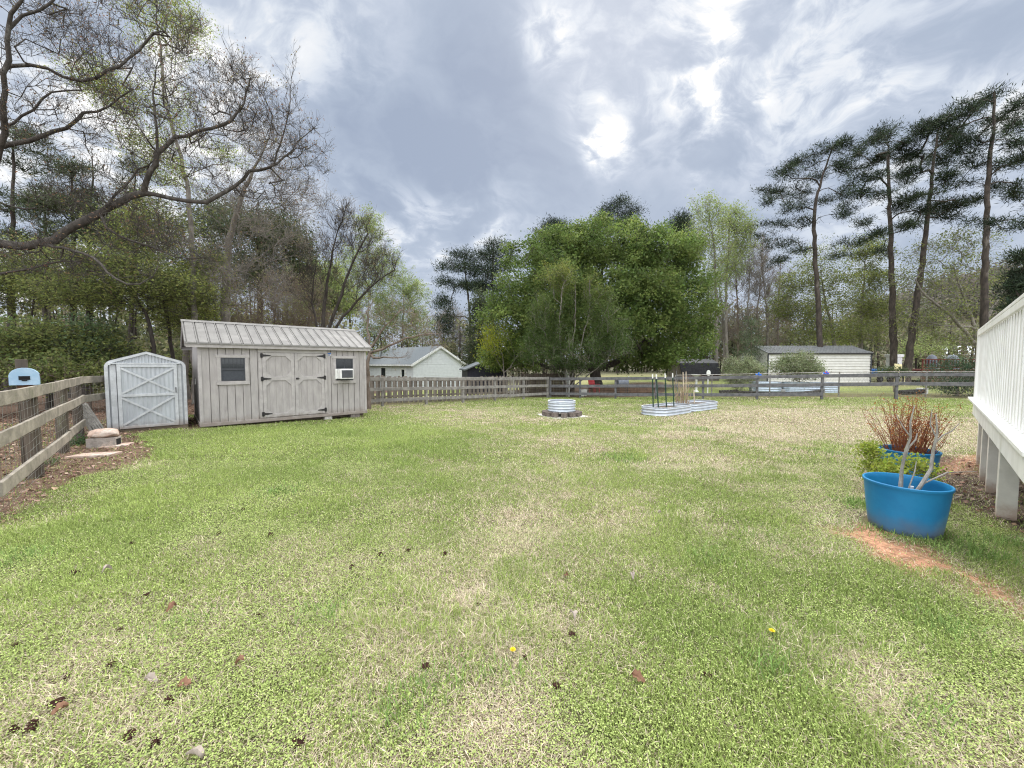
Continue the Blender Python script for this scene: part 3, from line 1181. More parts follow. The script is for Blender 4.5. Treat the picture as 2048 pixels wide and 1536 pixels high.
# ------------------------------------------------------------------ raised beds
def raised_bed(x, y, label, seed):
    z = float(g(x, y))
    o = thing('raised_bed', label, 'raised bed', (x, y, z - .02), math.radians(37), 'raised beds on the lawn')
    H = .30
    f = stadium(2.0, .95, 0)
    prof = []
    for i in range(61):
        zz = H * i / 60
        prof.append((.021 * math.cos(2 * math.pi * zz / .10 + math.pi), zz))
    for i in range(60, -1, -1):
        zz = (H - .004) * i / 60
        prof.append((-.014 + .009 * math.cos(2 * math.pi * zz / .10 + math.pi), zz))
    m = MB()
    m.lathe(prof, 96, shape=f)
    m.build('wall', 'galvanised', o, smooth=True)
    m = MB()
    m.lathe([(.012, H - .008), (.012, H + .008), (-.022, H + .008), (-.022, H - .008)], 96, shape=f, close=True)
    m.build('rim', 'galvanised', o, smooth=True)
    m = MB()
    m.lathe([(-.012, .21)], 96, shape=f)
    vs = m.v + [(0, 0, .235)]
    m.v = vs
    m.f = [(i, (i + 1) % 96, 96) for i in range(96)]
    m.build('soil', 'potting_soil', o)
    return o


raised_bed(5.25, 13.0, 'nearer oblong galvanised raised bed with four green posts', 1)
raised_bed(6.83, 14.28, 'farther oblong galvanised raised bed with dead stalks', 2)

tops = [(1305, 748, 1306.5, 813, 12.75), (1312.5, 748.5, 1317, 814, 12.65), (1330, 747, 1333, 813.5, 12.95), (1345, 746, 1348, 812, 13.2)]
tl_ = ['leftmost green metal post standing in the nearer raised bed', 'leaning green metal post second from the left in the bed',
       'green metal post second from the right in the raised bed', 'rightmost green metal post standing in the nearer raised bed']
for (ut, vt, ub, vb, y), lab in zip(tops, tl_):
    b_ = W(ub, vb, y)
    t_ = W(ut, vt, y)
    b_[2] -= .05
    o = thing('fence_post', lab, 'post', b_, 0, 'green metal posts in the raised bed')
    d = (t_ - b_)
    m = MB()
    q = d * .87
    for w, h in ((.040, .006), (.008, .036)):
        m.bar((0, 0, 0), q, w, h, up=(0, -1, 0))
    for i in range(12):
        c = d * (.12 + .06 * i)
        m.bar(c, c + d / np.linalg.norm(d) * .012, .016, .046, up=(0, -1, 0))
    m.build('shaft', 'post_green', o)
    m = MB()
    m.bar(q + d * .001, d, .042, .008, up=(0, -1, 0))
    m.bar(q + d * .001, d * .999, .010, .038, up=(0, -1, 0))
    m.build('painted_tip', 'post_tip', o)
for (ut, vt, ub, vb, y, lab) in ((1361, 783, 1361.5, 808, 14.0, 'short pale wooden stake left of the dead stalks'), (1387.5, 781, 1389, 806, 14.5, 'short pale wooden stake right of the dead stalks')):
    b_, t_ = W(ub, vb, y), W(ut, vt, y)
    b_[2] -= .05
    m = MB()
    m.bar((0, 0, 0), t_ - b_, .034, .024, up=(0, -1, 0))
    m.bar(t_ - b_, (t_ - b_) * 1.05, .018, .016, up=(0, -1, 0))
    tag(m.build('wooden_stake', 'stake_wood', None, loc=b_), lab, 'stake')
for (ut, vt, ub, vb, y, lab) in ((1353, 741, 1356, 806, 15.6, 'tall thin dark stake between the green posts and dead stalks'), (1366, 744, 1367, 806, 14.15, 'tall thin tan cane left in the dead stalks'), (1372, 743, 1371, 806, 14.2, 'tall thin tan cane right in the dead stalks')):
    b_, t_ = W(ub, vb, y), W(ut, vt, y)
    b_[2] = min(b_[2], float(g(b_[0], b_[1]))) if y > 15 else b_[2] - .08
    m = MB()
    m.poly([(0, 0, 0), (t_ - b_) * .5 + np.array([.01, 0, 0]), t_ - b_], [.02, .018, .014], 6)
    tag(m.build('garden_cane', 'fence_dark' if 'dark' in lab else 'stake_wood', None, loc=b_), lab, 'cane')


# ------------------------------------------------------------------ white deck on the right
def deck():
    Nx, Ny = 3.115, 2.262
    z0 = float(g(5, 4))
    o = thing('deck', 'raised white painted deck with dense baluster railing', 'deck', (Nx, Ny, 0), GA)
    L, D = 5.62, 3.0
    zt = 1.03
    m = MB()
    m.box(-.05, L + .05, -.14, .055, zt - .035, zt)
    m.box(-.05, .14, -D, -.141, zt - .035, zt)
    m.box(L - .14, L + .05, -D, -.141, zt - .035, zt)
    m.build('cap_board', 'deck_paint', o, bevel=.006)
    m = MB()
    m.box(0, L, -.035, 0, zt - .27, zt - .036)
    m.box(-.001, .034, -D, -.036, zt - .27, zt - .036)
    m.box(L - .034, L + .001, -D, -.036, zt - .27, zt - .036)
    m.build('fascia', 'deck_paint', o, bevel=.004)
    m = MB()
    k = 0
    y = -.145
    while y > -D:
        m.box(.142, L - .142, y - .135, y, zt - .036, zt - .006)
        y -= .142
    m.build('floor', 'deck_boards', o)
    m = MB()
    for i in range(12):
        x = .25 + i * .48
        m.box(x, x + .04, -D, -.04, zt - .25, zt - .04)
    m.build('joist', 'joist_wood', o)
    yb = -.045
    n = 0
    xs = np.arange(.20, L - .1, .178)
    for x in xs:
        m = MB()
        m.box(x - .023, x + .023, yb - .021, yb + .021, zt + .002, 2.044)
        m.build('baluster', 'deck_paint', o, bevel=.004)
        n += 1
    for xx in (.03, L - .03):
        for y in np.arange(-.17, -D, -.1085)[:20]:
            m = MB()
            m.box(xx - .019, xx + .019, y - .019, y + .019, zt + .002, 2.0)
            m.build('baluster', 'deck_paint', o)
    for xx in (.045, L - .045):
        m = MB()
        m.box(xx - .045, xx + .045, yb - .045, yb + .045, zt + .001, 2.07)
        m.build('railing_post', 'deck_paint', o, bevel=.005)
    m = MB()
    m.box(.095, L - .095, yb - .045, yb + .045, 2.045, 2.08)
    m.box(.095, L - .095, yb + .0225, yb + .045, 1.98, 2.043)
    m.build('top_rail', 'deck_paint', o, bevel=.005)
    m = MB()
    for xx in (.045, L - .045):
        m.box(xx - .045, xx + .045, -D, yb - .047, 2.045, 2.08)
    m.build('top_rail', 'deck_paint', o, bevel=.005)
    for (x, y) in ((5.02, 3.88), (5.90, 4.68), (6.38, 5.14), (7.45, 6.06)):
        d = np.array([x - Nx, y - Ny])
        lx, ly = d @ UX, d @ BX
        ly = min(ly, -.05)
        m = MB()
        zz = float(g(x, y)) - .1
        m.box(lx - .07, lx + .07, ly - .10, ly + .03 if ly < -.07 else -.038, zz, zt - .255)
        m.build('support_post', 'deck_post_paint', o, bevel=.006)
    for lx, ly in ((.5, -2.8), (2.9, -2.8), (5.3, -2.8)):
        m = MB()
        m.box(lx - .07, lx + .07, ly - .07, ly + .07, -.2, zt - .255)
        m.build('support_post', 'deck_post_paint', o, bevel=.006)


deck()


# ------------------------------------------------------------------ blue tubs
def tub(x, y, r, h, label, tilt=0.0):
    z = float(g(x, y))
    o = thing('tub', label, 'tub', (x, y, z - .01), 0, 'blue plastic tubs by the deck')
    rb = r * .80
    prof = [(.0, .0), (rb * .97, .0), (rb, .012)]
    for i in range(1, 13):
        t = i / 12
        prof.append((rb + (r * .965 - rb) * t ** .8, h * .94 * t))
    prof += [(r * .995, h * .945), (r * 1.0, h * .96), (r * 1.0, h * .99), (r * .985, h), (r * .955, h), (r * .94, h * .985), (r * .935, h * .9), (r * .88, h * .55)]
    m = MB()
    m.lathe(prof, 72)
    m.build('shell', 'tub_blue', o, smooth=True)
    m = MB()
    rs = r * .90
    m.lathe([(rs, h * .66), (rs * .6, h * .69), (rs * .2, h * .72), (0, h * .72)], 40)
    m.build('soil', 'potting_soil', o, smooth=True)
    return o, z


T1 = (3.755, 3.61)
T2 = tuple(G(1813, 5.15)[:2])
tub(T1[0], T1[1], .31, .47, 'large blue plastic tub nearest the deck with bare grey stems')
tub(T2[0], T2[1], .31, .44, 'farther blue plastic tub full of red stems')


# ------------------------------------------------------------------ neighbouring buildings and garden things
def lap_wall(m, p, q, z0, z1, step, nrm, gable=None, th=.03):
    """horizontal lap siding between ground points p and q"""
    p, q, nrm = np.array(p, float), np.array(q, float), np.array(nrm, float)
    z = z0
    d = (q - p)
    L = np.linalg.norm(d)
    d = d / L
    while z < z1 - 1e-6:
        zt = min(z + step, z1)
        a, b = p, q
        for (lo, hi, o1) in ((z, zt, th),):
            vs = [np.append(a + nrm * o1, lo), np.append(b + nrm * o1, lo), np.append(b + nrm * .006, hi), np.append(a + nrm * .006, hi), np.append(a, lo), np.append(b, lo)]
            m.add(vs, [(0, 1, 2, 3), (4, 5, 1, 0)])
        z = zt
    if gable:
        apex = gable
        n = int((apex - z1) / step) + 1
        for i in range(n):
            za, zb = z1 + (apex - z1) * i / n, z1 + (apex - z1) * (i + 1) / n
            ta, tb = .5 * i / n, .5 * (i + 1) / n
            vs = [np.append(p + d * L * ta + nrm * th, za), np.append(q - d * L * ta + nrm * th, za), np.append(q - d * L * tb + nrm * .006, zb), np.append(p + d * L * tb + nrm * .006, zb)]
            m.add(vs, [(0, 1, 2, 3)])


def gable_roof(m, W_, D_, z, rise, over, th=.08, ovx=.25):
    """local frame: gable ends at x=0 and x=W_, ridge along x at y=D_/2"""
    sl = rise / (D_ / 2)
    for s in (0, 1):
        f = (lambda y: y) if s == 0 else (lambda y: D_ - y)
        pts = [(f(-over), z - over * sl), (f(D_ / 2), z + rise), (f(D_ / 2), z + rise + th), (f(-over), z - over * sl + th)]
        m.prism(pts, (-ovx, 0, 0), (W_ + ovx, 0, 0), ((0, 1, 0), (0, 0, 1)))


# white ranch house
def house():
    Y0 = 42.0
    c = W(826, 728, Y0)
    zg = float(g(c[0], c[1])) - .2
    gd = np.array([.85, 1.0])
    gd /= np.linalg.norm(gd)
    # local +y runs along the gable wall away to the right, local x runs back along the side wall (towards the left)
    ang = math.atan2(gd[1], gd[0]) - math.pi / 2
    o = thing('house', 'white sided house with grey shingle roof beyond the picket fence', 'house', (c[0], c[1], zg), ang)
    ez = c[2] - zg
    Wg, Ls = 7.4, 13.0
    m = MB()
    lap_wall(m, (0, 0), (0, Wg), 0, ez, .18, (1, 0), gable=ez + 1.92)
    lap_wall(m, (-Ls, 0), (0, 0), 0, ez, .18, (0, -1))
    m.box(-Ls, -.01, .01, Wg, 0, ez)
    m.build('wall', 'siding_white', o)
    m = MB()
    # ridge along -x
    D_, over = Wg, .35
    sl = 1.95 / (D_ / 2)
    for s in (0, 1):
        f = (lambda y: y) if s == 0 else (lambda y: D_ - y)
        pts = [(f(-over), ez - over * sl + .05), (f(D_ / 2), ez + 2.0), (f(D_ / 2), ez + 2.1), (f(-over), ez - over * sl + .15)]
        m.prism(pts, (-Ls - .3, 0, 0), (.22, 0, 0), ((0, 1, 0), (0, 0, 1)))
    r = m.build('roof', 'shingle_gray', o)
    m = MB()
    for s in (0, 1):
        f = (lambda y: y) if s == 0 else (lambda y: D_ - y)
        pts = [(f(-over - .02), ez - over * sl - .12), (f(D_ / 2), ez + 1.84), (f(D_ / 2), ez + 2.11), (f(-over - .02), ez - over * sl + .16)]
        m.prism(pts, (.225, 0, 0), (.27, 0, 0), ((0, 1, 0), (0, 0, 1)))
    m.box(-Ls - .3, .22, -over - .08, -over - .03, ez - over * sl - .02, ez - over * sl + .13)
    m.build('fascia', 'trim_white', r)
    for (a, b, lo, hi, nm) in ((-6.3, -5.4, 1.25, 2.5, 'window'), (-10.3, -9.4, 1.25, 2.5, 'window'), (-2.3, -1.3, .25, 2.35, 'door')):
        m = MB()
        m.box(a - .12, b + .12, -.07, -.034, lo - .1, hi + .1)
        d = m.build(nm, 'trim_white', o)
        m = MB()
        m.box(a + (.25 if nm == 'door' else 0), b - (.25 if nm == 'door' else 0), -.082, -.0705, lo + (1.0 if nm == 'door' else 0), hi - .05)
        m.build('pane', 'window_glass', d)


house()

# small navy outbuilding to the right of the house
c = G(935, 29.5)
o = thing('outbuilding', 'dark navy outbuilding with pale gable vent and grey roof', 'shed', (c[0], c[1], c[2] - .1), math.radians(14))
ez = 1.55 - 11 * 29.5 / 769 - c[2] + .1
m = MB()
Wd, Dp = 3.1, 3.6
m.box(0, Wd, 0, Dp, 0, ez)
m.prism([(0, ez + .001), (Wd, ez + .001), (Wd / 2, ez + .62)], (0, .001, 0), (0, Dp, 0), ((1, 0, 0), (0, 0, 1)))
for i in range(15):
    x = i * Wd / 15
    m.box(x + .01, x + .03, -.02, 0, 0, ez)
m.build('wall', 'siding_navy', o)
m = MB()
for s in (0, 1):
    f = (lambda x: x) if s == 0 else (lambda x: Wd - x)
    m.prism([(f(-.22), ez - .08), (f(Wd / 2), ez + .64), (f(Wd / 2), ez + .72), (f(-.22), ez + .02)], (0, -.25, 0), (0, Dp + .2, 0), ((1, 0, 0), (0, 0, 1)))
m.build('roof', 'shingle_gray', o)
m = MB()
m.box(Wd / 2 - .16, Wd / 2 + .16, -.035, -.002, ez + .06, ez + .34)
m.build('vent', 'concrete_pale', o)

# black gambrel barn
c = G(1364, 33)
o = thing('barn', 'black gambrel roofed storage barn with red sills', 'barn', (c[0], c[1], c[2]), math.radians(8))
zb = c[2]
Lb, Db = 3.55, 2.6
z1 = 1.55 - 22 * 33 / 769 - zb
z2 = 1.55 + 1 * 33 / 769 - zb
z3 = 1.55 + 10.5 * 33 / 769 - zb
m = MB()
m.prism([(0.05, 0), (Db - .05, 0), (Db - .05, z1), (Db - .42, z2), (Db / 2, z3 - .03), (.42, z2), (.05, z1)], (.04, 0, 0), (Lb - .04, 0, 0), ((0, 1, 0), (0, 0, 1)))
m.build('wall', 'old_wood', o)
m = MB()
m.prism([(-.08, z1 - .03), (.36, z2 + .03), (.40, z2 + .0), (-.03, z1 - .06)], (-.05, 0, 0), (Lb + .05, 0, 0), ((0, 1, 0), (0, 0, 1)))
m.prism([(Db + .08, z1 - .03), (Db - .36, z2 + .03), (Db - .40, z2 + .0), (Db + .03, z1 - .06)], (-.05, 0, 0), (Lb + .05, 0, 0), ((0, 1, 0), (0, 0, 1)))
for i in range(12):
    t = i / 12
    y, z = -.08 + .44 * t, z1 - .03 + (z2 + .06 - z1) * t
    m.box(-.05, Lb + .05, y - .02, y - .005, z, z + .02)
m.build('lower_roof', 'siding_black', o)
m = MB()
m.prism([(.34, z2 + .035), (Db / 2, z3 + .02), (Db - .34, z2 + .035), (Db / 2, z3 - .02)], (-.07, 0, 0), (Lb + .07, 0, 0), ((0, 1, 0), (0, 0, 1)))
m.build('upper_roof', 'shingle_dark', o)
m = MB()
m.box(-.02, Lb + .02, -.06, .048, z1 - .32, z1 - .08)
m.build('red_sill', 'trim_red', o)
m = MB()
m.box(Lb - .039, Lb - .01, .75, 1.85, .1, z2 - .02)
d = m.build('door', 'old_wood', o)
m = MB()
for y in (.7, 1.28, 1.86):
    m.box(Lb - .009, Lb + .004, y - .05, y + .05, .1, z2)
m.build('door_trim', 'trim_red', d)

# long beige metal building
Y0 = 30.0
c = G(1534, Y0)
zb = c[2] - .1
o = thing('metal_building', 'long beige sided metal building with dark ribbed roof', 'building', (c[0], c[1], zb), math.radians(-2))
Lm, Dm = 7.75, 3.8
ez = W(1634, 706.5, Y0)[2] - zb
rz_ = W(1634, 692.5, Y0 + Dm / 2)[2] - zb
m = MB()
lap_wall(m, (0, 0), (Lm, 0), 0, ez, .205, (0, -1), th=.055)
m.box(0, Lm, .002, Dm, 0, ez - .001)
m.prism([(0, ez), (Dm, ez), (Dm / 2, rz_ - .02)], (.0, 0, 0), (Lm, 0, 0), ((0, 1, 0), (0, 0, 1)))
m.build('wall', 'siding_beige', o)
m = MB()
for s in (0, 1):
    f = (lambda y: y) if s == 0 else (lambda y: Dm - y)
    m.prism([(f(-.12), ez - .02), (f(Dm / 2), rz_), (f(Dm / 2), rz_ + .03), (f(-.12), ez + .01)], (-.06, 0, 0), (Lm + .1, 0, 0), ((0, 1, 0), (0, 0, 1)))
n = 34
for i in range(n + 1):
    x = -.04 + (Lm + .1) * i / n
    m.prism([(-.03, 0), (-.015, .035), (.015, .035), (.03, 0)], (x, -.13, ez + .005), (x, Dm / 2, rz_ + .028), ((1, 0, 0), (0, 0, 1)))
r = m.build('roof', 'roof_dark_metal', o)
m = MB()
m.box(-.06, Lm + .1, -.16, -.125, ez - .09, ez + .02)
m.build('gutter', 'black_iron', r)
for xa in (-.05, Lm - .03):
    m = MB()
    m.box(xa, xa + .08, -.09, -.001, 0, ez - .09)
    m.build('corner_trim', 'dark_frame', o)

# chain link fence beyond the board fence
cl = [G(u, y) for u, y in ((1350, 21.2), (1423, 20.6), (1539, 19.8), (1677, 18.9), (1851, 17.8), (2040, 16.9))]
o = thing('chain_link_fence', 'grey chain link fence on thin posts behind the dark board fence', 'fence', cl[0])
b0 = np.array(cl[0])
for p in cl:
    m = MB()
    m.poly([p - b0 + (0, 0, -.1), p - b0 + (0, 0, 1.2)], .03, 8)
    m.build('post', 'wire', o)
m, m2 = MB(), MB()
for p, q in zip(cl[:-1], cl[1:]):
    m.poly([p - b0 + (0, 0, 1.2), q - b0 + (0, 0, 1.2)], .022, 6)
    L = np.linalg.norm(q - p)
    n = int(L / .13)
    for i in range(n):
        for s in (0, 1):
            for k in range(2):
                a = p + (q - p) * (i / n)
                b2 = p + (q - p) * min(1, (i + 4.6) / n)
                if i + 4.6 <= n:
                    za, zb2 = (.02, 1.18) if s else (1.18, .02)
                    if k == 0:
                        m2.poly([a - b0 + (0, 0, za), b2 - b0 + (0, 0, zb2)], .0022, 3, cap=False)
m.build('top_rail', 'wire', o)
m2.build('wire_mesh', 'wire', o)

# things in the neighbours' gardens
def post_disc():
    p = G(1415, 22.5)
    o = thing('disc_post', 'pale oval disc mounted on a thin white post', 'post', p)
    m = MB()
    m.poly([(0, 0, 0), (0, 0, 1.05)], .035, 10)
    m.build('post', 'bone_white', o)
    m = MB()
    z = W(1415, 746, 22.5)[2] - p[2]
    for k in range(1):
        pts = [(.12 * math.cos(t), .17 * math.sin(t)) for t in np.linspace(0, 2 * math.pi, 25)[:-1]]
        m.prism(pts, (0, -.07, z), (0, -.03, z), ((1, 0, 0), (0, 0, 1)))
    m.build('disc', 'bone_white', o, bevel=.01)


post_disc()
p = G(1392, 24)
o = thing('birdbath', 'pale stone birdbath in front of the black barn', 'birdbath', p)
zt = W(1392, 749, 24)[2] - p[2]
m = MB()
m.lathe([(.0, 0), (.17, 0), (.17, .05), (.08, .12), (.065, zt - .18), (.09, zt - .12)], 20)
m.build('pedestal', 'bone_white', o, smooth=True)
m = MB()
m.lathe([(.09, zt - .12), (.28, zt - .05), (.31, zt), (.28, zt), (.15, zt - .05), (0, zt - .055)], 24)
m.build('bowl', 'bone_white', o, smooth=True)


def pinwheel(u, v, y, label, mats):
    p = G(u, y)
    c = W(u, v, y)
    o = thing('pinwheel', label, 'pinwheel', p, 0, 'pinwheels along the board fence')
    h = c[2] - p[2]
    m = MB()
    m.poly([(0, .03, 0), (0, .03, h)], .010, 6)
    m.build('stem', 'wire', o)
    for k, mt in enumerate(mats):
        m = MB()
        for i in range(5):
            a = 2 * math.pi * (i + .5 * k) / 5
            r = .17 - .03 * k
            e1, e2 = np.array([math.cos(a), 0, math.sin(a)]), np.array([math.cos(a + .7), 0, math.sin(a + .7)])
            y0 = -.01 - .03 * k
            q = np.array([0, y0, h])
            vs = [q, q + e1 * r * .6 + (0, -.02, 0), q + e1 * r + (0, .0, 0), q + e2 * r * .8 + (0, -.03, 0)]
            vs2 = [w + np.array([0, .006, 0]) for w in vs]
            m.add(vs + vs2, [(0, 1, 2, 3), (7, 6, 5, 4), (0, 4, 5, 1), (1, 5, 6, 2), (2, 6, 7, 3), (3, 7, 4, 0)])
        m.build('blade', mt, o)


pinwheel(1515, 751, 18.7, 'plain blue pinwheel over the board fence by the beige building', ['pinwheel_blue'])
pinwheel(1649.5, 748, 18.3, 'blue and red pinwheel over the board fence', ['pinwheel_blue', 'pinwheel_red', 'pinwheel_blue'])

# striped long bed, edging and driftwood beyond the fence
a, b2 = W(1500, 774, 23.5), W(1678, 774, 22.0)
for i, (t0, t1, lab) in enumerate(((0, .36, 'left pale blue corrugated raised bed beyond the dark fence'), (.38, .99, 'right pale blue corrugated raised bed beyond the dark fence'))):
    p, q = a * (1 - t0) + b2 * t0, a * (1 - t1) + b2 * t1
    c = (p + q) / 2
    zg = float(g(c[0], c[1])) - .03
    L = np.linalg.norm((q - p)[:2])
    h = W(1590, 764, 22.7)[2] - zg
    o = thing('raised_bed', lab, 'raised bed', (c[0], c[1], zg), math.atan2(q[1] - p[1], q[0] - p[0]), 'raised beds beyond the dark fence')
    m = MB()
    prof = [(.016 * math.cos(2 * math.pi * z / .12), z) for z in np.linspace(0, h, 50)] + [(-.03, h), (-.03, h - .1)]
    m.lathe(prof, 64, shape=stadium(L, 1.0, 0))
    m.build('wall', 'stripe_blue', o, smooth=True)
    m = MB()
    m.lathe([(-.02, h - .08)], 64, shape=stadium(L, 1.0, 0))
    m.v.append((0, 0, h - .05))
    m.f = [(i, (i + 1) % 64, 64) for i in range(64)]
    m.build('soil', 'potting_soil', o)
rng = random.Random(8)
for i, (u0, v0, u1, v1, lab) in enumerate(((1440, 785, 1475, 783, 'left'), (1474, 786, 1545, 789, 'long front'), (1546, 789, 1612, 789, 'right front'), (1612, 788, 1660, 781, 'slanting right'))):
    p, q = GV(u0, v0 + 2), GV(u1, v1 + 2)
    o = MB()
    o.bar((0, 0, .09), q - p + (0, 0, .09), .2, .2)
    ob = o.build('landscape_timber', 'black_timber', None, bevel=.03, loc=p)
    tag(ob, lab + ' dark landscape timber edging the neighbouring shrub bed', 'timber', 'timbers edging the shrub bed')
for i, (u, v, s, lab) in enumerate(((1520, 783, .5, 'small bleached driftwood log in the dark shrub bed'), (1570, 783, .9, 'large bleached driftwood log in the shrub bed centre'), (1625, 782, .6, 'bleached driftwood log at the right end of the shrub bed'))):
    p = GV(u, v + 1)
    m = MB()
    pts = [np.array([-s + 2 * s * t, .1 * math.sin(5 * t + i), .12 + .05 * math.sin(7 * t + i)]) for t in np.linspace(0, 1, 9)]
    m.poly(pts, [.05 + .05 * math.sin(math.pi * t) for t in np.linspace(0, 1, 9)], 8)
    tag(m.build('driftwood', 'drift_gray', None, smooth=True, loc=p), lab, 'driftwood')

# under the big tree: low timber wall, covered grill, red chair, buckets
p, q = GV(1183, 787.5), GV(1302, 788)
p[1] = q[1] = 25.0
p, q = G(1183, 25.0), G(1305, 24.4)
m = MB()
for i in range(3):
    m.bar((0, .04 * i, .09 + .16 * i), q - p + np.array([0, .04 * i, .09 + .16 * i]), .16, .15)
tag(m.build('timber_wall', 'brown_wood', None, bevel=.01, loc=p), 'low brown timber retaining wall in the shade under the big tree', 'wall')
p = G(1244, 23.6)
o = thing('grill', 'grey barrel shaped grill on legs behind the dark fence', 'grill', p, .2)
m = MB()
m.prism([(.22 * math.cos(t), .22 * math.sin(t) + .75) for t in np.linspace(0, 2 * math.pi, 19)[:-1]], (-.34, 0, 0), (.34, 0, 0), ((0, 1, 0), (0, 0, 1)))
m.build('drum', 'cover_gray', o, bevel=.015)
for sx in (-.28, .28):
    for sy in (-.15, .15):
        m = MB()
        m.poly([(sx, sy, 0), (sx, sy * .8, .6)], .018, 6)
        m.build('leg', 'black_iron', o)
m = MB()
m.poly([(.36, 0, .9), (.42, 0, 1.0), (.42, 0, 1.12)], .04, 8)
m.build('chimney', 'bone_white', o)
p = G(1189, 24.2)
o = thing('garden_chair', 'red garden chair in the shade of the big tree', 'chair', p, .5)
m = MB()
m.box(-.25, .25, -.25, .22, .42, .46)
m.build('seat', 'red_paint', o, bevel=.01)
m = MB()
m.bar((0, .24, .47), (0, .36, .98), .5, .03, up=(0, 1, -.2))
m.build('backrest', 'red_paint', o, bevel=.01)
for sx in (-.22, .22):
    for sy in (-.2, .19):
        m = MB()
        m.poly([(sx, sy, 0), (sx, sy, .42)], .02, 6)
        m.build('leg', 'red_paint', o)
    m = MB()
    m.box(sx - .03, sx + .03, -.22, .25, .62, .65)
    m.build('armrest', 'red_paint', o)
for u, lab in ((1164, 'left of two pale buckets behind the fence under the tree'), (1169.5, 'right of two pale buckets behind the fence under the tree')):
    p = G(u, 22.9 if u < 1166 else 23.3)
    o = thing('bucket', lab, 'bucket', p, 0, 'pale buckets under the tree')
    m = MB()
    m.lathe([(0, 0), (.12, 0), (.15, .36), (.155, .38), (.14, .38), (.115, .05), (0, .05)], 18)
    m.build('pail', 'bone_white', o, smooth=True)
    m = MB()
    m.poly([(.15 * math.cos(t), 0, .37 - .10 * math.sin(t)) for t in np.linspace(0, math.pi, 9)], .006, 5)
    m.build('handle', 'wire', o)
p = G(1130, 22.4)
o = thing('curved_panel', 'white curved metal panel at the end of the dark boarded fence', 'panel', p, .2)
zt = W(1130, 743, 22.4)[2] - p[2]
m = MB()
pts = [(.26 - .26 * math.cos(t), zt - .5 + .5 * math.sin(t)) for t in np.linspace(math.pi / 2, math.pi, 9)]
prof = [(.26, .0), (.26, zt - .5)] + [(.26 * math.sin(t), zt - .5 + .5 * math.cos(t)) for t in np.linspace(math.pi / 2, 0, 9)] + [(-.02, zt), (-.02, zt - .03)] + [(.23 * math.sin(t), zt - .53 + .5 * math.cos(t)) for t in np.linspace(0.05, math.pi / 2, 9)] + [(.23, 0)]
m.prism(prof, (0, -.04, 0), (0, .75, 0), ((1, 0, 0), (0, 0, 1)))
m.build('sheet', 'bone_white', o)

# right hand garden
p = G(1752, 32)
o = thing('covered_trailer', 'blue tarp over a low trailer beside the beige building', 'trailer', p, .1)
m = MB()
m.prism([(-.5, .62), (.5, .62), (.46, .95), (.1, 1.1), (-.35, 1.02)], (0, -.6, 0), (0, .6, 0), ((1, 0, 0), (0, 0, 1)))
m.build('tarp', 'tarp_blue', o, bevel=.04)
m = MB()
m.box(-.75, .75, -.62, .62, .50, .60)
m.build('bed', 'dark_frame', o)
for sx in (-.45, .45):
    m = MB()
    m.prism([(.25 * math.cos(t), .25 * math.sin(t)) for t in np.linspace(0, 2 * math.pi, 17)[:-1]], (sx, -.75, .25), (sx, -.63, .25), ((1, 0, 0), (0, 0, 1)))
    m.build('wheel', 'black_iron', o)
p = G(1786, 36)
o = thing('white_cabinet', 'tall white cabinet with moulded top behind the pine trunks', 'cabinet', p)
h1 = W(1786, 709, 36)[2] - p[2]
m = MB()
m.box(-.52, .52, -.25, .25, 0, h1 - .25)
m.build('body', 'trim_white', o, bevel=.01)
m = MB()
m.box(-.62, .62, -.33, .33, h1 - .249, h1)
m.build('top', 'trim_white', o, bevel=.03)
for s in (-1, 1):
    m = MB()
    m.box(.03 * s if s > 0 else -.5, .5 if s > 0 else -.03, -.275, -.252, .1, h1 - .3)
    m.build('door', 'trim_white', o, bevel=.005)
p = G(1798, 27.0)
o = thing('garden_chair', 'pale yellow folding chair beside the pine trunk', 'chair', p, -.3)
zt = W(1798, 728, 27)[2] - p[2]
m = MB()
m.box(-.2, .2, -.25, .18, zt - .55, zt - .52)
m.build('seat', 'pale_yellow', o)
m = MB()
m.bar((0, .2, zt - .52), (.06, .32, zt), .42, .03, up=(0, 1, -.2))
m.build('backrest', 'pale_yellow', o)
for sx in (-.18, .18):
    for sy in (-.22, .16):
        m = MB()
        m.poly([(sx, sy, 0), (sx, sy, zt - .55)], .018, 6)
        m.build('leg', 'pale_yellow', o)
# red deck
p = G(1842, 31)
zb = p[2]
o = thing('neighbour_deck', 'red railed wooden deck behind the dark evergreen bush', 'deck', (p[0], p[1], zb), math.radians(-4))
zt = W(1842, 718, 31)[2] - zb
zf = W(1842, 739, 31)[2] - zb
m = MB()
m.box(0, 7, 0, 4, zf - .12, zf)
m.build('floor', 'trim_red', o)
m = MB()
m.box(.02, 6.98, .05, .1, 0.0, zf - .125)
m.build('skirting', 'brown_wood', o)
m = MB()
m.box(-.05, 7.05, -.06, .08, zt - .07, zt)
m.box(.0, 7, -.01, .05, zf + .12, zf + .2)
m.build('rail', 'trim_red', o)
for i in range(30):
    x = .06 + i * .23
    m = MB()
    wv = .05 if i % 7 == 0 else .025
    m.box(x - wv, x + wv, -.008 + .002 * (i % 2), .048, zf + .205 if i % 7 else zf + .001, zt - .071)
    m.build('baluster' if i % 7 else 'railing_post', 'trim_red', o)
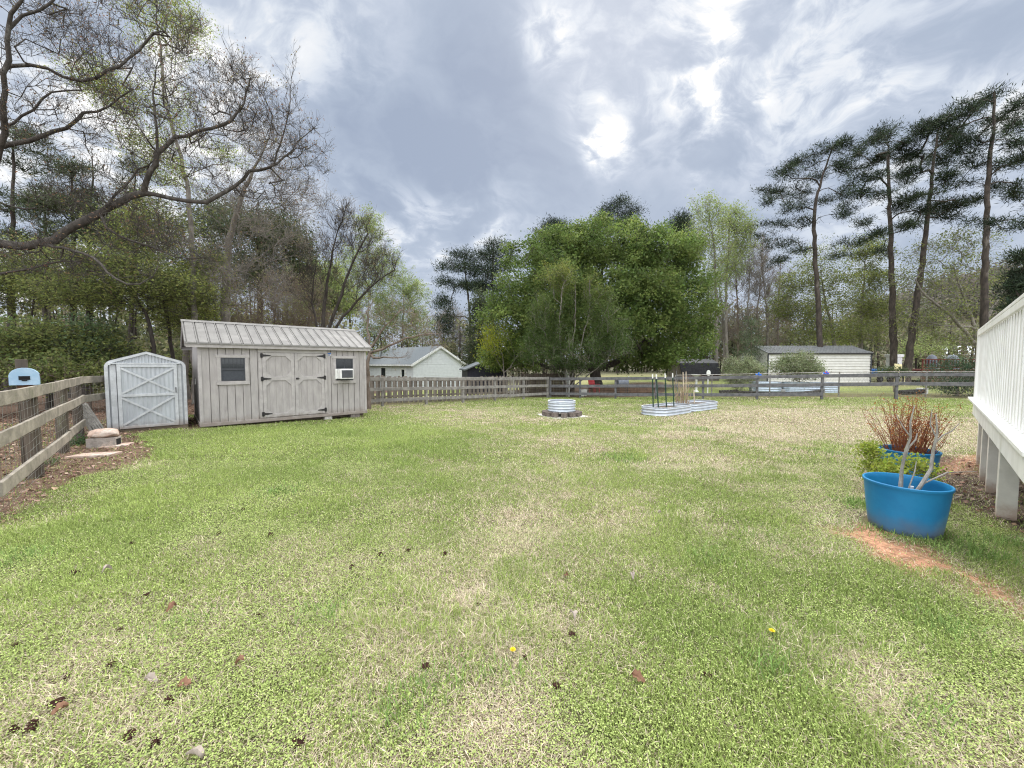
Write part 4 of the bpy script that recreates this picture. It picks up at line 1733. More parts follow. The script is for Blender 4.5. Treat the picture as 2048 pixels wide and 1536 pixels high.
for u, r_, lab in ((1864, .36, 'left grey dome cover on the red deck'), (1905, .46, 'right grey dome cover on the red deck')):
    y = 33.0
    c = W(u, 709, y)
    pz = zb + zf + .002
    m = MB()
    H_ = c[2] - pz
    m.lathe([(r_, 0), (r_ * 1.02, H_ * .55), (r_ * .85, H_ * .78), (r_ * .45, H_ * .96), (0, H_)], 24)
    tag(m.build('dome_cover', 'cover_gray', None, smooth=True, loc=(c[0], c[1], pz)), lab, 'cover', 'covers on the red deck')
# far white house on the right
c = W(1925, 712, 62)
zg = float(g(c[0], c[1])) - 1.0
o = thing('house', 'far white house seen over the red deck under the wooded hill', 'house', (c[0] - 2.4, c[1], zg), math.radians(-30))
ez = c[2] - zg + .3
m = MB()
lap_wall(m, (0, 0), (9, 0), 0, ez, .2, (0, -1))
m.box(0, 9, .01, 5, 0, ez)
m.prism([(0, ez), (5, ez), (2.5, ez + 1.2)], (0.0, 0, 0), (9, 0, 0), ((0, 1, 0), (0, 0, 1)))
m.build('wall', 'trim_white', o)
m = MB()
gable_roof(m, 9, 5, ez + .02, 1.25, .3)
m.build('roof', 'siding_white', o)
p = G(1829, 20.0)
m = MB()
m.bar((-.75, 0, .12), (.75, .25, .16), .24, .24)
tag(m.build('log', 'black_timber', None, bevel=.06, loc=p), 'dark log lying on the grass behind the dark fence', 'log')
p = G(1844, 20.8)
o = thing('cooler', 'small pale green box beside the dark log', 'box', p, .2)
m = MB()
m.box(-.2, .2, -.15, .15, 0, .25)
m.build('body', 'bone_white', o, bevel=.01)
m = MB()
m.box(-.21, .21, -.16, .16, .252, .31)
m.build('lid', 'bone_white', o, bevel=.01)

# ------------------------------------------------------------------ trees
M('bark_gray', (.25, .225, .20), (.15, .135, .12), 9, .95, .6, stretch=(1, 1, .3), col3=(.26, .255, .235), t3=.62)
M('bark_oak', (.085, .075, .066), (.045, .040, .035), 10, .95, .7, stretch=(1, 1, .3), col3=(.17, .165, .15), t3=.63)
M('bark_dark', (.070, .060, .052), (.040, .034, .030), 10, .95, .6, stretch=(1, 1, .3), col3=(.12, .115, .10), t3=.63)
M('bark_pine', (.085, .068, .057), (.042, .035, .031), 6, .95, .7, stretch=(1, 1, .35), col3=(.15, .13, .115), t3=.62)
M('bark_brown', (.22, .175, .145), (.14, .11, .09), 12, .95, .5, stretch=(1, 1, .3))
M('bark_pale', (.30, .27, .24), (.20, .18, .16), 12, .95, .5, stretch=(1, 1, .3))


def ell(rs, specs, n, pw=.4):
    """points in a union of ellipsoids given as (u, v, ru, rv, depth, rd[, weight])"""
    w = np.array([s[6] if len(s) > 6 else s[2] * s[3] for s in specs], float) ** .85
    w /= w.sum()
    out = []
    for s, wi in zip(specs, w):
        k = max(1, int(round(n * wi)))
        c = W(s[0], s[1], s[4])
        d = rs.randn(k, 3)
        d /= np.linalg.norm(d, axis=1)[:, None]
        r = rs.rand(k) ** pw
        r = r * (1 + .14 * np.sin(5 * d[:, 0] + 3 * d[:, 2] + s[0]) * np.cos(4 * d[:, 1] + s[1]))
        out.append(c + d * r[:, None] * np.array([s[2] * s[4] / F, s[5], s[3] * s[4] / F]))
    return np.concatenate(out)


def grow(rs, skel, att, up=.5, step=.4, jit=.06, slope=.35, droop=0.0, lo=0.0):
    """skel: list of polylines (world points, optional radius); branches reach for every attractor"""
    cap = 200000
    pos = np.zeros((cap, 3))
    par = np.full(cap, -1, int)
    rmin = np.zeros(cap)
    n = 0
    for k, (pl, rad) in enumerate(skel):
        pl = np.array(pl, float)
        st = -1
        start = 0
        if k > 0:
            st = int(np.argmin(((pos[:n] - pl[0]) ** 2).sum(1)))
        # densify with a smooth curve
        m = len(pl)
        seg = np.linalg.norm(np.diff(pl, axis=0), axis=1)
        tt = np.concatenate([[0], np.cumsum(seg)])
        K = max(2, int(tt[-1] / step))
        q = np.linspace(0, tt[-1], K + 1)
        # Catmull-Rom through the points
        pts = []
        for a in q:
            i = min(np.searchsorted(tt, a, side='right') - 1, m - 2)
            t = (a - tt[i]) / max(seg[i], 1e-9)
            p0, p1, p2, p3 = pl[max(i - 1, 0)], pl[i], pl[i + 1], pl[min(i + 2, m - 1)]
            pts.append(.5 * ((2 * p1) + (-p0 + p2) * t + (2 * p0 - 5 * p1 + 4 * p2 - p3) * t * t + (-p0 + 3 * p1 - 3 * p2 + p3) * t ** 3))
        pts = np.array(pts)
        rr = np.interp(q, tt, np.interp(np.linspace(0, 1, m), np.linspace(0, 1, len(rad)), rad))
        for i, p in enumerate(pts):
            if k > 0 and i == 0:
                prev = st
                continue
            pos[n] = p + (rs.randn(3) * jit * .4 if i > 0 else 0)
            par[n] = (n - 1) if (i > 0 and not (k > 0 and i == 1)) else (st if k > 0 else -1)
            rmin[n] = rr[i]
            n += 1
    nsk = n
    base = pos[0]
    dmin = np.array([((pos[:nsk] - a) ** 2).sum(1).min() for a in att])
    order = np.argsort(dmin)
    tips = []
    ok = np.zeros(cap, bool)
    ok[:n] = pos[:n, 2] >= base[2] + lo
    for a in order:
        p = att[a]
        dv = p - pos[:n]
        hz = np.hypot(dv[:, 0], dv[:, 1])
        dist = np.sqrt(hz ** 2 + dv[:, 2] ** 2)
        cost = dist + up * np.maximum(0, slope * hz - dv[:, 2])
        cost[~ok[:n]] += 1e3
        j = int(np.argmin(cost))
        L = dist[j]
        if L < .04:
            continue
        k = max(1, int(L / step))
        pd = pos[j] - pos[par[j]] if par[j] >= 0 else np.array([0, 0, 1.0])
        pd = pd / (np.linalg.norm(pd) + 1e-9)
        ctl = pos[j] + pd * L * .30 + (p - pos[j]) * .25 + np.array([0, 0, L * .06 - droop * L])
        prev = j
        for i in range(1, k + 1):
            t = i / k
            q = pos[j] * (1 - t) ** 2 + 2 * t * (1 - t) * ctl + p * t * t
            if i < k:
                q = q + rs.randn(3) * jit * min(1, L)
            pos[n] = q
            par[n] = prev
            ok[n] = True
            prev = n
            n += 1
            if n >= cap - 50:
                break
        tips.append(n - 1)
    return pos[:n].copy(), par[:n].copy(), rmin[:n].copy(), np.array(tips, int), nsk


def pipe(par, rmin, tips_r, base_r, n_tip, exmin=1.7):
    n = len(par)
    e = math.log(max(n_tip, 3)) / math.log(max(base_r / tips_r, 1.8))
    e = min(max(e, exmin), 3.6)
    acc = np.zeros(n)
    for i in range(n - 1, -1, -1):
        if acc[i] == 0:
            acc[i] = tips_r ** e
        if par[i] >= 0:
            acc[par[i]] += acc[i]
    r = acc ** (1 / e)
    r = np.minimum(r, base_r * 1.15)
    return np.maximum(r, rmin)


def tubes(p0, p1, r0, r1, k):
    """independent frustums, vectorised; ring frames depend on direction only so that neighbours meet"""
    d = p1 - p0
    d = d / (np.linalg.norm(d, axis=1)[:, None] + 1e-9)
    ref = np.where(np.abs(d[:, 2:3]) < .95, np.array([[0, 0, 1.0]]), np.array([[1.0, 0, 0]]))
    a = np.cross(ref, d)
    a /= np.linalg.norm(a, axis=1)[:, None] + 1e-9
    b = np.cross(d, a)
    t = 2 * np.pi * np.arange(k) / k
    ring = a[:, None, :] * np.cos(t)[None, :, None] + b[:, None, :] * np.sin(t)[None, :, None]
    v = np.concatenate([p0[:, None] + ring * r0[:, None, None], p1[:, None] + ring * r1[:, None, None]], 1)
    m = len(p0)
    o = (np.arange(m) * 2 * k)[:, None]
    i = np.arange(k)[None]
    j = (i + 1) % k
    f = np.stack([o + i, o + j, o + k + j, o + k + i], -1).reshape(-1, 4)
    return v.reshape(-1, 3), f


def branch_mesh(pos, par, r):
    child = np.where(par >= 0)[0]
    p = par[child]
    # main child of every node = thickest
    main = np.full(len(par), -1)
    order = child[np.argsort(r[child])]
    main[par[order]] = order
    is_main = main[p] == child
    # averaged directions give joints without notches
    p0, p1 = pos[p], pos[child]
    r0 = np.where(is_main, r[p], np.minimum(r[child] * 1.25, r[p]))
    r1 = r[child]
    V, Fs, off = [], [], 0
    for lo, hi, k in ((0, .011, 3), (.011, .05, 5), (.05, 9, 10)):
        s = (r1 >= lo) & (r1 < hi)
        if s.any():
            d = p1[s] - p0[s]
            ext = d / (np.linalg.norm(d, axis=1)[:, None] + 1e-9) * (r1[s] * .35)[:, None]
            v, f = tubes(p0[s] - ext * .6, p1[s] + ext, r0[s], r1[s], k)
            V.append(v)
            Fs.append(f + off)
            off += len(v)
    return np.concatenate(V), np.concatenate(Fs)


def twigs(rs, pos, par, r, n, length, rad, upb=.4, rmax=.02, child=2, droop=0.0):
    """short side shoots with side shoots of their own; returns mesh and shoot tips"""
    c = np.where((par >= 0) & (r < rmax))[0]
    if len(c) == 0:
        c = np.where(par >= 0)[0]
    s = rs.choice(c, n)
    t = rs.rand(n)[:, None]
    p0 = pos[s] * t + pos[par[s]] * (1 - t)
    d = pos[s] - pos[par[s]]
    d /= np.linalg.norm(d, axis=1)[:, None] + 1e-9
    V, Fs, T = [], [], []
    off = 0
    L = length
    R = rad
    for lev in range(child):
        e = rs.randn(len(p0), 3)
        e /= np.linalg.norm(e, axis=1)[:, None]
        dd = d * .8 + e * .85 + np.array([0, 0, upb - droop])
        dd /= np.linalg.norm(dd, axis=1)[:, None]
        ln = (L * rs.uniform(.5, 1.25, len(p0)))[:, None]
        e2 = rs.randn(len(p0), 3) * .3
        pm = p0 + dd * ln * .5
        d2 = dd + e2 + np.array([0, 0, upb * .3])
        d2 /= np.linalg.norm(d2, axis=1)[:, None]
        p1 = pm + d2 * ln * .5
        for a, b, q0, q1 in ((p0, pm, R, R * .8), (pm, p1, R * .8, R * .5)):
            v, f = tubes(a, b, np.full(len(a), q0), np.full(len(a), q1), 3)
            V.append(v)
            Fs.append(f + off)
            off += len(v)
        T.append(p1)
        k = 2
        t = rs.rand(len(p0), k, 1) * .8 + .2
        np0 = (p0[:, None] * (1 - t) + p1[:, None] * t).reshape(-1, 3)
        d = np.repeat(d2, k, axis=0)
        p0 = np0
        L *= .62
        R *= .75
    return np.concatenate(V), np.concatenate(Fs), np.concatenate(T)


def leaf_quads(rs, C, k, spread, size, aspect, cols, flat=0.0, var=.22, clump_var=.25, needle=False, cfun=None):
    """k leaf faces scattered round each centre; cols: list of base colours"""
    n = len(C)
    c = np.repeat(C, k, axis=0)
    o = rs.randn(n * k, 3)
    sp = np.asarray(spread, float) if hasattr(spread, '__len__') else np.array([spread] * 3)
    ctr = c + o * sp
    if needle:
        a = o / (np.linalg.norm(o, axis=1)[:, None] + 1e-9) + rs.randn(n * k, 3) * .5 + np.array([0, 0, .35])
    else:
        a = rs.randn(n * k, 3)
        a[:, 2] *= (1 - flat)
    a /= np.linalg.norm(a, axis=1)[:, None] + 1e-9
    nr = rs.randn(n * k, 3)
    nr[:, 2] += flat * 3
    b = np.cross(nr, a)
    b /= np.linalg.norm(b, axis=1)[:, None] + 1e-9
    L = size[0] + (size[1] - size[0]) * rs.rand(n * k) ** 1.5
    a = a * (L / 2)[:, None]
    b = b * (L * aspect / 2)[:, None]
    sk = .15
    V = np.stack([ctr - a, ctr + b - a * sk, ctr + a, ctr - b - a * sk], 1).reshape(-1, 3)
    f = np.arange(n * k * 4).reshape(-1, 4)
    cols = np.array(cols, float)
    ci = rs.rand(n, 1) * (len(cols) - 1)
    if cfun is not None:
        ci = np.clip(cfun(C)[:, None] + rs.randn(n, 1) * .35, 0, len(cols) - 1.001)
    i0 = np.minimum(ci.astype(int), len(cols) - 2)[:, 0] if len(cols) > 1 else np.zeros(n, int)
    fr = ci[:, 0] - i0
    base = cols[i0] * (1 - fr[:, None]) + cols[np.minimum(i0 + 1, len(cols) - 1)] * fr[:, None]
    base = base * (1 + rs.uniform(-clump_var, clump_var, n))[:, None]
    cc = np.repeat(base, k, axis=0) * (1 + rs.uniform(-var, var, n * k))[:, None]
    cc = cc * (1 + rs.uniform(-.08, .08, (n * k, 3)))
    return V, f, np.repeat(cc, 4, axis=0)


def make_tree(name, label, cat, seed, trunk, crown, n_att, base_r, tip_r, bark, leaves=None, tw=None, limbs=(), pw=.4, up=.5, slope=.35, jit=.06, step=.45, lo=0.0, group=None, droop=0.0,
              top_r=None, leaf_at='both', mat='leaf', sprout=None, leaf_frac=1.0, exmin=1.7):
    """trunk: [(u, v or None, depth)...]; crown: ellipsoids in the same terms; leaves: keyword dict of leaf_quads"""
    rs = np.random.RandomState(seed)

    def P(t):
        u, v, y = t[:3]
        return G(u, y) + np.array([0, 0, -.1]) if v is None else W(u, v, y)
    tp = [P(t) for t in trunk]
    base = tp[0].copy()
    skel = [(tp, [base_r, base_r * .80, base_r * .60, (top_r or base_r * .30), .012])]
    for l in limbs:
        if isinstance(l, dict):
            skel.append(([P(t) for t in l['p']], l['r']))
        else:
            skel.append(([P(t) for t in l], [base_r * .45, base_r * .2]))
    att = ell(rs, crown, n_att, pw)
    pos, par, rmin, tips, nsk = grow(rs, skel, att, up=up, slope=slope, jit=jit, step=step, lo=lo, droop=droop)
    r = pipe(par, rmin, tip_r, base_r, len(tips), exmin)
    # a flare at the foot
    hz = pos[:, 2] - base[2]
    fl = (np.arange(len(pos)) < nsk) & (hz < .7) & (hz > -.2)
    r = np.where(fl, r * (1 + .35 * (1 - np.clip(hz, 0, .7) / .7) ** 2), r)
    o = thing(name, label, cat, base, 0, group)
    v, f = branch_mesh(pos, par, r)
    tt = pos[tips]
    VV, FF = [v], [f]
    if tw:
        tv, tf, te = twigs(rs, pos, par, r, **tw)
        VV.append(tv)
        FF.append(tf + len(v))
        if leaf_at == 'twig':
            tt = te
        elif leaf_at == 'both':
            tt = np.concatenate([tt, te])
    np_mesh('trunk', np.concatenate(VV) - base, np.concatenate(FF), bark, o, smooth=True)
    if leaves:
        if leaf_frac < 1:
            tt = tt[rs.rand(len(tt)) < leaf_frac]
        kw = dict(leaves)
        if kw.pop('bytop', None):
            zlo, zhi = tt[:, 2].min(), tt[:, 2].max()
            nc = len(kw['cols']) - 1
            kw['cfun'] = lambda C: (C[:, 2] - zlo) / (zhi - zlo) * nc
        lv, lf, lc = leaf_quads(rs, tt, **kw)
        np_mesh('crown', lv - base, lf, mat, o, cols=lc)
    return o


GREEN = [(.080, .124, .034), (.122, .174, .046), (.180, .232, .066)]
DARK = [(.045, .062, .032), (.068, .090, .044), (.10, .115, .058)]
PINE = [(.020, .032, .021), (.034, .050, .029), (.054, .074, .040)]
LIME = [(0.213, 0.275, 0.062), (0.275, 0.338, 0.075), (0.35, 0.388, 0.112)]
OLIVE = [(.115, .145, .05), (.175, .205, .065), (.27, .30, .09)]
SPRING = [(0.188, 0.25, 0.081), (0.263, 0.325, 0.112), (0.338, 0.388, 0.163)]
BUD = [(0.208, 0.143, 0.098), (0.273, 0.195, 0.13), (0.182, 0.156, 0.091)]

def lobes(seed, specs, n, ru, rv, rd):
    # boughs: clumps seated on the surface of the crown
    rs = np.random.RandomState(seed)
    w = np.array([s[6] for s in specs])
    out = []
    for k in rs.choice(len(specs), n, p=w / w.sum()):
        s = specs[k]
        d = rs.randn(3)
        d[1] -= .35
        d /= np.linalg.norm(d)
        f = rs.uniform(.6, .90)
        z = rs.uniform(.65, 1.35)
        out.append((s[0] + d[0] * s[2] * f, s[1] - d[2] * s[3] * f, ru * z, rv * z, s[4] + d[1] * s[5] * f, rd * z, 1.0))
    return out


# --- the large round tree in the middle and what stands round it
D0 = 30.0
PEAR = [(1195, 545, 150, 95, D0, 5.0, 5), (1100, 580, 100, 110, 29, 4.5, 3.2), (1310, 585, 95, 120, 29.5, 4.5, 3.4), (1225, 497, 90, 52, 30, 4.5, 1.6), (1120, 502, 70, 42, 30, 4, 1.1), (1320, 500, 60, 42, 30, 4, 1.0),
           (1020, 650, 58, 80, 28.5, 3.2, 1.5), (1375, 650, 45, 75, 29, 3, 1.3), (1350, 700, 60, 32, 27.5, 2.5, .8), (1060, 700, 60, 40, 28, 2.5, .8), (1190, 640, 170, 60, 27.0, 3.0, 2.4), (1260, 600, 60, 60, 25.8, 1.5, 1.0), (1130, 590, 60, 60, 25.8, 1.5, .9), (1345, 590, 40, 60, 26.2, 1.5, .7), (1290, 718, 50, 16, 28.5, 3, .5), (1000, 712, 36, 22, 28, 2, .5)]
make_tree('pear_tree', 'very large round dense green tree in the middle beyond the fence', 'tree', 1,
          [(1192, None, D0), (1190, 720, D0), (1196, 640, D0), (1205, 540, D0)],
          [p[:6] + (p[6] * 9,) for p in PEAR] + lobes(5, PEAR, 120, 34, 25, 1.2),
          1700, .48, .012, 'bark_dark', dict(k=105, spread=(.30, .30, .24), size=(.11, .27), aspect=.55, cols=GREEN, flat=.15, clump_var=.3), pw=.22, lo=1.6, up=.7, slope=.5, step=.6,
          limbs=[dict(p=[(1191, 735, D0), (1225, 728, 29.3), (1250, 715, 28.6), (1290, 680, 28)], r=[.3, .2, .12]), dict(p=[(1190, 735, D0), (1140, 733, 28.8), (1095, 735, 28), (1050, 715, 27.5)], r=[.24, .15, .09]),
                 dict(p=[(1191, 725, D0), (1240, 640, 30.5), (1290, 560, 31)], r=[.28, .18, .1]), dict(p=[(1191, 725, D0), (1130, 620, 30.5), (1090, 540, 31)], r=[.26, .16, .1])])
make_tree('multistem_tree', 'smaller grey twigged multi-stemmed tree before the great round tree', 'tree', 2,
          [(1135, None, 22.6), (1140, 740, 22.6), (1150, 650, 22.6), (1150, 570, 22.6)],
          [(1120, 560, 40, 28, 22.6, 1.2, 1.2), (1190, 590, 30, 30, 22.6, 1.2, .7), (1090, 640, 42, 50, 22.2, 1.2, 2), (1215, 640, 44, 50, 22.3, 1.2, 2), (1150, 700, 75, 40, 21.6, 1.5, 2.8), (1225, 700, 45, 36, 22, 1.2, 1.4), (1075, 705, 45, 32, 22, 1.2, 1.3), (1150, 735, 60, 14, 21.8, 1.2, .8)],
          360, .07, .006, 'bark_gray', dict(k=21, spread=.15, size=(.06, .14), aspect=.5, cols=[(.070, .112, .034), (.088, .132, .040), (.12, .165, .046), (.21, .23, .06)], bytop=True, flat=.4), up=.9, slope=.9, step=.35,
          tw=dict(n=450, length=.55, rad=.007, upb=.6, rmax=.03), pw=.4,
          limbs=[dict(p=[(1134, 780, 22.6), (1110, 730, 22.5), (1085, 650, 22.4), (1075, 600, 22.3)], r=[.05, .03, .02]), dict(p=[(1136, 780, 22.6), (1175, 720, 22.6), (1205, 640, 22.6), (1225, 590, 22.5)], r=[.05, .03, .02]),
                 dict(p=[(1135, 780, 22.5), (1160, 700, 22.4), (1178, 620, 22.4), (1180, 560, 22.4)], r=[.055, .03, .018]), dict(p=[(1135, 780, 22.5), (1122, 700, 22.2), (1120, 620, 22), (1130, 560, 22)], r=[.05, .03, .018]),
                 dict(p=[(1137, 780, 22.4), (1190, 740, 22), (1230, 700, 21.6)], r=[.04, .03, .018])])
make_tree('yellow_shrub_tree', 'small tree with bright yellow green left side beside the round tree', 'tree', 3,
          [(1010, None, 26), (1008, 730, 26), (1000, 700, 26)],
          [(980, 685, 26, 32, 26, 1.1, 1.6), (1005, 665, 30, 28, 26, 1.1, 1), (1040, 700, 45, 35, 25.6, 1.2, 2)],
          110, .06, .007, 'bark_gray', dict(k=42, spread=.25, size=(.06, .14), aspect=.5, cols=[(.30, .32, .03), (.24, .28, .04), (.11, .18, .045)], cfun=lambda C: np.clip((C[:, 0] + 1.5) * 1.1, 0, 1.99)), up=.9, slope=.8,
          limbs=[[(1012, 745, 26), (1030, 720, 26), (1045, 690, 26)], [(1009, 745, 26), (990, 715, 26), (978, 690, 26)]])
make_tree('magnolia_tree', 'dark glossy evergreen tree between the white house and round tree', 'tree', 4,
          [(958, None, 38), (958, 680, 38), (960, 590, 38)],
          [(958, 720, 34, 40, 38, 1.7, 1.6), (955, 665, 30, 50, 38, 1.6, 1.6), (960, 610, 20, 35, 38, 1.1, .8), (985, 640, 18, 50, 39, 1, .7)],
          300, .16, .012, 'bark_dark', dict(k=42, spread=.30, size=(.12, .26), aspect=.5, cols=DARK), pw=.3, slope=.1)

for i, (lab, tr, cr) in enumerate((
        ('thin distant pine rising left behind the dark magnolia', [(940, None, 52), (940, 640, 52), (930, 540, 52), (925, 505, 52)],
         [(925, 512, 26, 12, 52, 2), (905, 535, 28, 13, 52, 2), (945, 540, 22, 14, 52, 2), (890, 565, 20, 10, 52, 1.5), (925, 570, 26, 12, 52, 2), (955, 580, 16, 14, 52, 1.5), (885, 600, 18, 16, 52, 1.5), (890, 640, 20, 30, 52, 2)]),
        ('dense distant pine just left of the great round tree', [(985, None, 50), (985, 600, 50), (986, 500, 50), (988, 487, 50)],
         [(990, 492, 18, 11, 50, 2), (970, 510, 20, 14, 50, 2), (1005, 512, 20, 14, 50, 2), (985, 540, 36, 16, 50, 2.4), (965, 570, 24, 14, 50, 2), (1005, 575, 22, 16, 50, 2), (985, 610, 30, 16, 50, 2)]),
        ('dark pine top showing above the middle of the round tree', [(1235, None, 54), (1235, 560, 54), (1236, 410, 54)],
         [(1236, 408, 18, 12, 54, 2), (1215, 425, 24, 12, 54, 2), (1258, 425, 24, 12, 54, 2), (1205, 445, 24, 12, 54, 2), (1265, 450, 26, 14, 54, 2), (1235, 450, 40, 18, 54, 3), (1240, 500, 40, 26, 54, 3)]),
        ('small dark pine top over the left shoulder of the round tree', [(1105, None, 54), (1105, 560, 54), (1105, 455, 54)], [(1108, 452, 22, 10, 54, 2), (1095, 470, 24, 12, 54, 2), (1110, 500, 30, 30, 54, 3)]),
        ('small dark pine top over the right shoulder of the round tree', [(1365, None, 52), (1365, 540, 52), (1365, 435, 52)], [(1366, 440, 16, 11, 52, 2), (1360, 460, 26, 14, 52, 2), (1370, 500, 30, 25, 52, 3)]))):
    make_tree('pine_tree', lab, 'tree', 20 + i, tr, cr, 170, .2, .02, 'bark_pine', dict(k=95, spread=(.55, .55, .32), size=(.22, .5), aspect=.16, cols=PINE, needle=True), group='distant pines behind the round tree', mat='needle', slope=.2, lo=5)

# --- the tall pines on the right
pines = [
    ('tall pine with broad flat crown behind the beige metal building', 31.5, [(1641, None), (1640, 690), (1634, 560), (1628, 440), (1640, 370), (1660, 310)], .25,
     [(1690, 296, 22, 14), (1650, 305, 34, 13), (1612, 325, 36, 13), (1575, 352, 36, 13), (1550, 382, 30, 12), (1595, 378, 36, 13), (1640, 345, 30, 12), (1690, 335, 18, 16), (1532, 395, 16, 8), (1580, 415, 38, 10), (1545, 445, 28, 8), (1610, 448, 26, 8),
      (1560, 480, 42, 8), (1515, 470, 14, 6), (1650, 400, 20, 10), (1695, 385, 16, 20), (1600, 500, 24, 6), (1550, 520, 30, 6), (1690, 430, 14, 8)]),
    ('tall straight pine second from the left of the four pines', 30.5, [(1788, None), (1785, 620), (1782, 480), (1778, 380), (1775, 270)], .25,
     [(1775, 258, 30, 12), (1740, 280, 34, 13), (1805, 285, 32, 13), (1712, 310, 30, 12), (1765, 315, 40, 14), (1820, 318, 24, 12), (1695, 335, 26, 10), (1740, 355, 42, 12), (1800, 355, 34, 12), (1715, 390, 36, 8), (1765, 392, 26, 8), (1690, 425, 26, 6), (1720, 440, 30, 6),
      (1805, 420, 26, 8), (1740, 465, 36, 7), (1705, 485, 36, 6), (1690, 510, 24, 5), (1815, 455, 24, 7), (1765, 500, 24, 6), (1835, 420, 14, 8)]),
    ('leaning pine third from the left of the four pines', 29.0, [(1812, None), (1822, 680), (1842, 540), (1856, 430), (1866, 330), (1878, 250)], .25,
     [(1882, 238, 24, 12), (1852, 262, 32, 13), (1905, 270, 30, 13), (1838, 300, 30, 12), (1880, 310, 36, 12), (1830, 340, 30, 10), (1890, 350, 30, 10), (1850, 385, 36, 8), (1815, 405, 28, 7), (1905, 405, 40, 7), (1945, 395, 26, 6), (1860, 430, 30, 8), (1815, 450, 24, 6), (1890, 440, 26, 6)]),
    ('tallest nearest pine rising beside the white deck railing', 25.5, [(1966, None), (1968, 650), (1972, 480), (1978, 350), (1990, 205)], .25,
     [(1995, 196, 32, 11), (1955, 208, 30, 11), (2035, 205, 26, 12), (1925, 232, 32, 11), (1978, 240, 40, 13), (2035, 245, 30, 13), (1905, 262, 28, 11), (1960, 285, 42, 12), (2025, 290, 32, 13), (1915, 300, 30, 11), (1935, 322, 40, 9), (2010, 335, 34, 9),
      (1920, 362, 38, 6), (1990, 372, 24, 6), (2035, 370, 24, 8), (2025, 400, 30, 6), (2040, 440, 24, 6), (1985, 442, 30, 6), (1955, 440, 20, 5), (2020, 462, 26, 5), (2070, 300, 30, 30), (2080, 400, 40, 10)]),
    ('dark pine boughs reaching in over the end of the deck', 21.0, [(2085, None), (2086, 640), (2084, 520), (2084, 430)], .26,
     [(2040, 545, 20, 6), (2046, 572, 26, 8), (2028, 590, 16, 6), (2045, 612, 22, 8), (2040, 640, 20, 6), (2065, 520, 26, 8), (2050, 505, 16, 5), (2110, 560, 40, 12), (2120, 480, 40, 14), (2100, 430, 30, 12)]),
]
for i, (lab, d, tr, br, cr) in enumerate(pines):
    rs = np.random.RandomState(60 + i)
    cr2 = []
    for (u, v, ru, rv) in cr:
        dd = d + rs.uniform(-2.6, 2.6)
        cr2.append((u + rs.uniform(-8, 8), v + rs.uniform(-7, 7), ru * rs.uniform(.75, 1.15), rv * rs.uniform(.8, 1.35), dd, ru * d / F * .6))
    make_tree('pine_tree', lab, 'tree', 40 + i, [(t[0], t[1], d) for t in tr], cr2, 210, br, .012, 'bark_pine',
              dict(k=105, spread=(.27, .27, .16), size=(.13, .34), aspect=.14, cols=PINE, needle=True), group='tall pines on the right', mat='needle', slope=-.12, up=.5, lo=6.5, step=.5, jit=.055,
              tw=dict(n=260, length=.7, rad=.012, upb=.05, rmax=.05, child=1), leaf_at='tip', top_r=.10, pw=.5)

# --- right hand broadleaf trees
for i, (lab, tr, cr, na, cols, k, sp, extra) in enumerate((
        ('tall airy pale green tree just right of the round tree', [(1434, None, 37), (1432, 600, 37), (1426, 480, 37), (1412, 400, 37)], [(1408, 425, 28, 34, 37, 1.6), (1398, 490, 28, 40, 37, 1.6), (1435, 480, 30, 50, 37, 1.8), (1425, 560, 30, 50, 37, 1.6), (1410, 620, 20, 40, 37, 1.5)], 300, SPRING, 6, .24, None),
        ('tall airy pale green tree left of the bare trees', [(1455, None, 39), (1452, 600, 39), (1458, 480, 39), (1462, 425, 39)], [(1462, 445, 28, 30, 39, 1.6), (1478, 490, 28, 40, 39, 1.8), (1455, 540, 24, 40, 39, 1.6), (1490, 450, 18, 20, 39, 1.2)], 260, SPRING, 6, .24, None),
        ('olive green spreading tree behind the left of the beige building', [(1672, None, 36), (1668, 680, 36), (1650, 600, 36), (1640, 530, 36)], [(1645, 520, 50, 26, 36, 2, 1), (1600, 570, 46, 24, 36, 2, 1), (1670, 565, 60, 26, 36, 2.4, 1.4), (1620, 590, 70, 50, 36.5, 2.4, 1.6), (1585, 620, 44, 24, 35.5, 2, 1), (1640, 620, 60, 26, 35, 2.4, 1.4), (1560, 600, 20, 16, 36, 1.5, .4), (1620, 668, 50, 20, 35, 2, 1), (1690, 660, 50, 22, 35, 2, 1)], 420, OLIVE, 13, (.34, .34, .16), None),
        ('mid green layered tree behind the right of the beige building', [(1722, None, 37), (1722, 660, 37), (1726, 580, 37), (1732, 510, 37)], [(1735, 505, 34, 24, 37, 1.8, 1), (1750, 560, 44, 28, 37, 2, 1.3), (1715, 610, 40, 30, 37, 2, 1.2), (1765, 620, 36, 30, 37, 2, 1.1), (1735, 665, 46, 22, 36.5, 2, 1)], 340, OLIVE, 13, (.34, .34, .16), None))):
    make_tree('broadleaf_tree', lab, 'tree', 80 + i, tr, cr, na, .17 if i < 2 else .2, .008, 'bark_gray', dict(k=k, spread=sp, size=(.09, .2), aspect=.55, cols=cols, flat=.4 if i > 1 else .1), tw=dict(n=500, length=.7, rad=.010, upb=.35 if i < 2 else .1, rmax=.05), slope=.6 if i < 2 else .15, up=.7,
              limbs=() if i < 2 else [], lo=2.0 if i > 1 else 4)
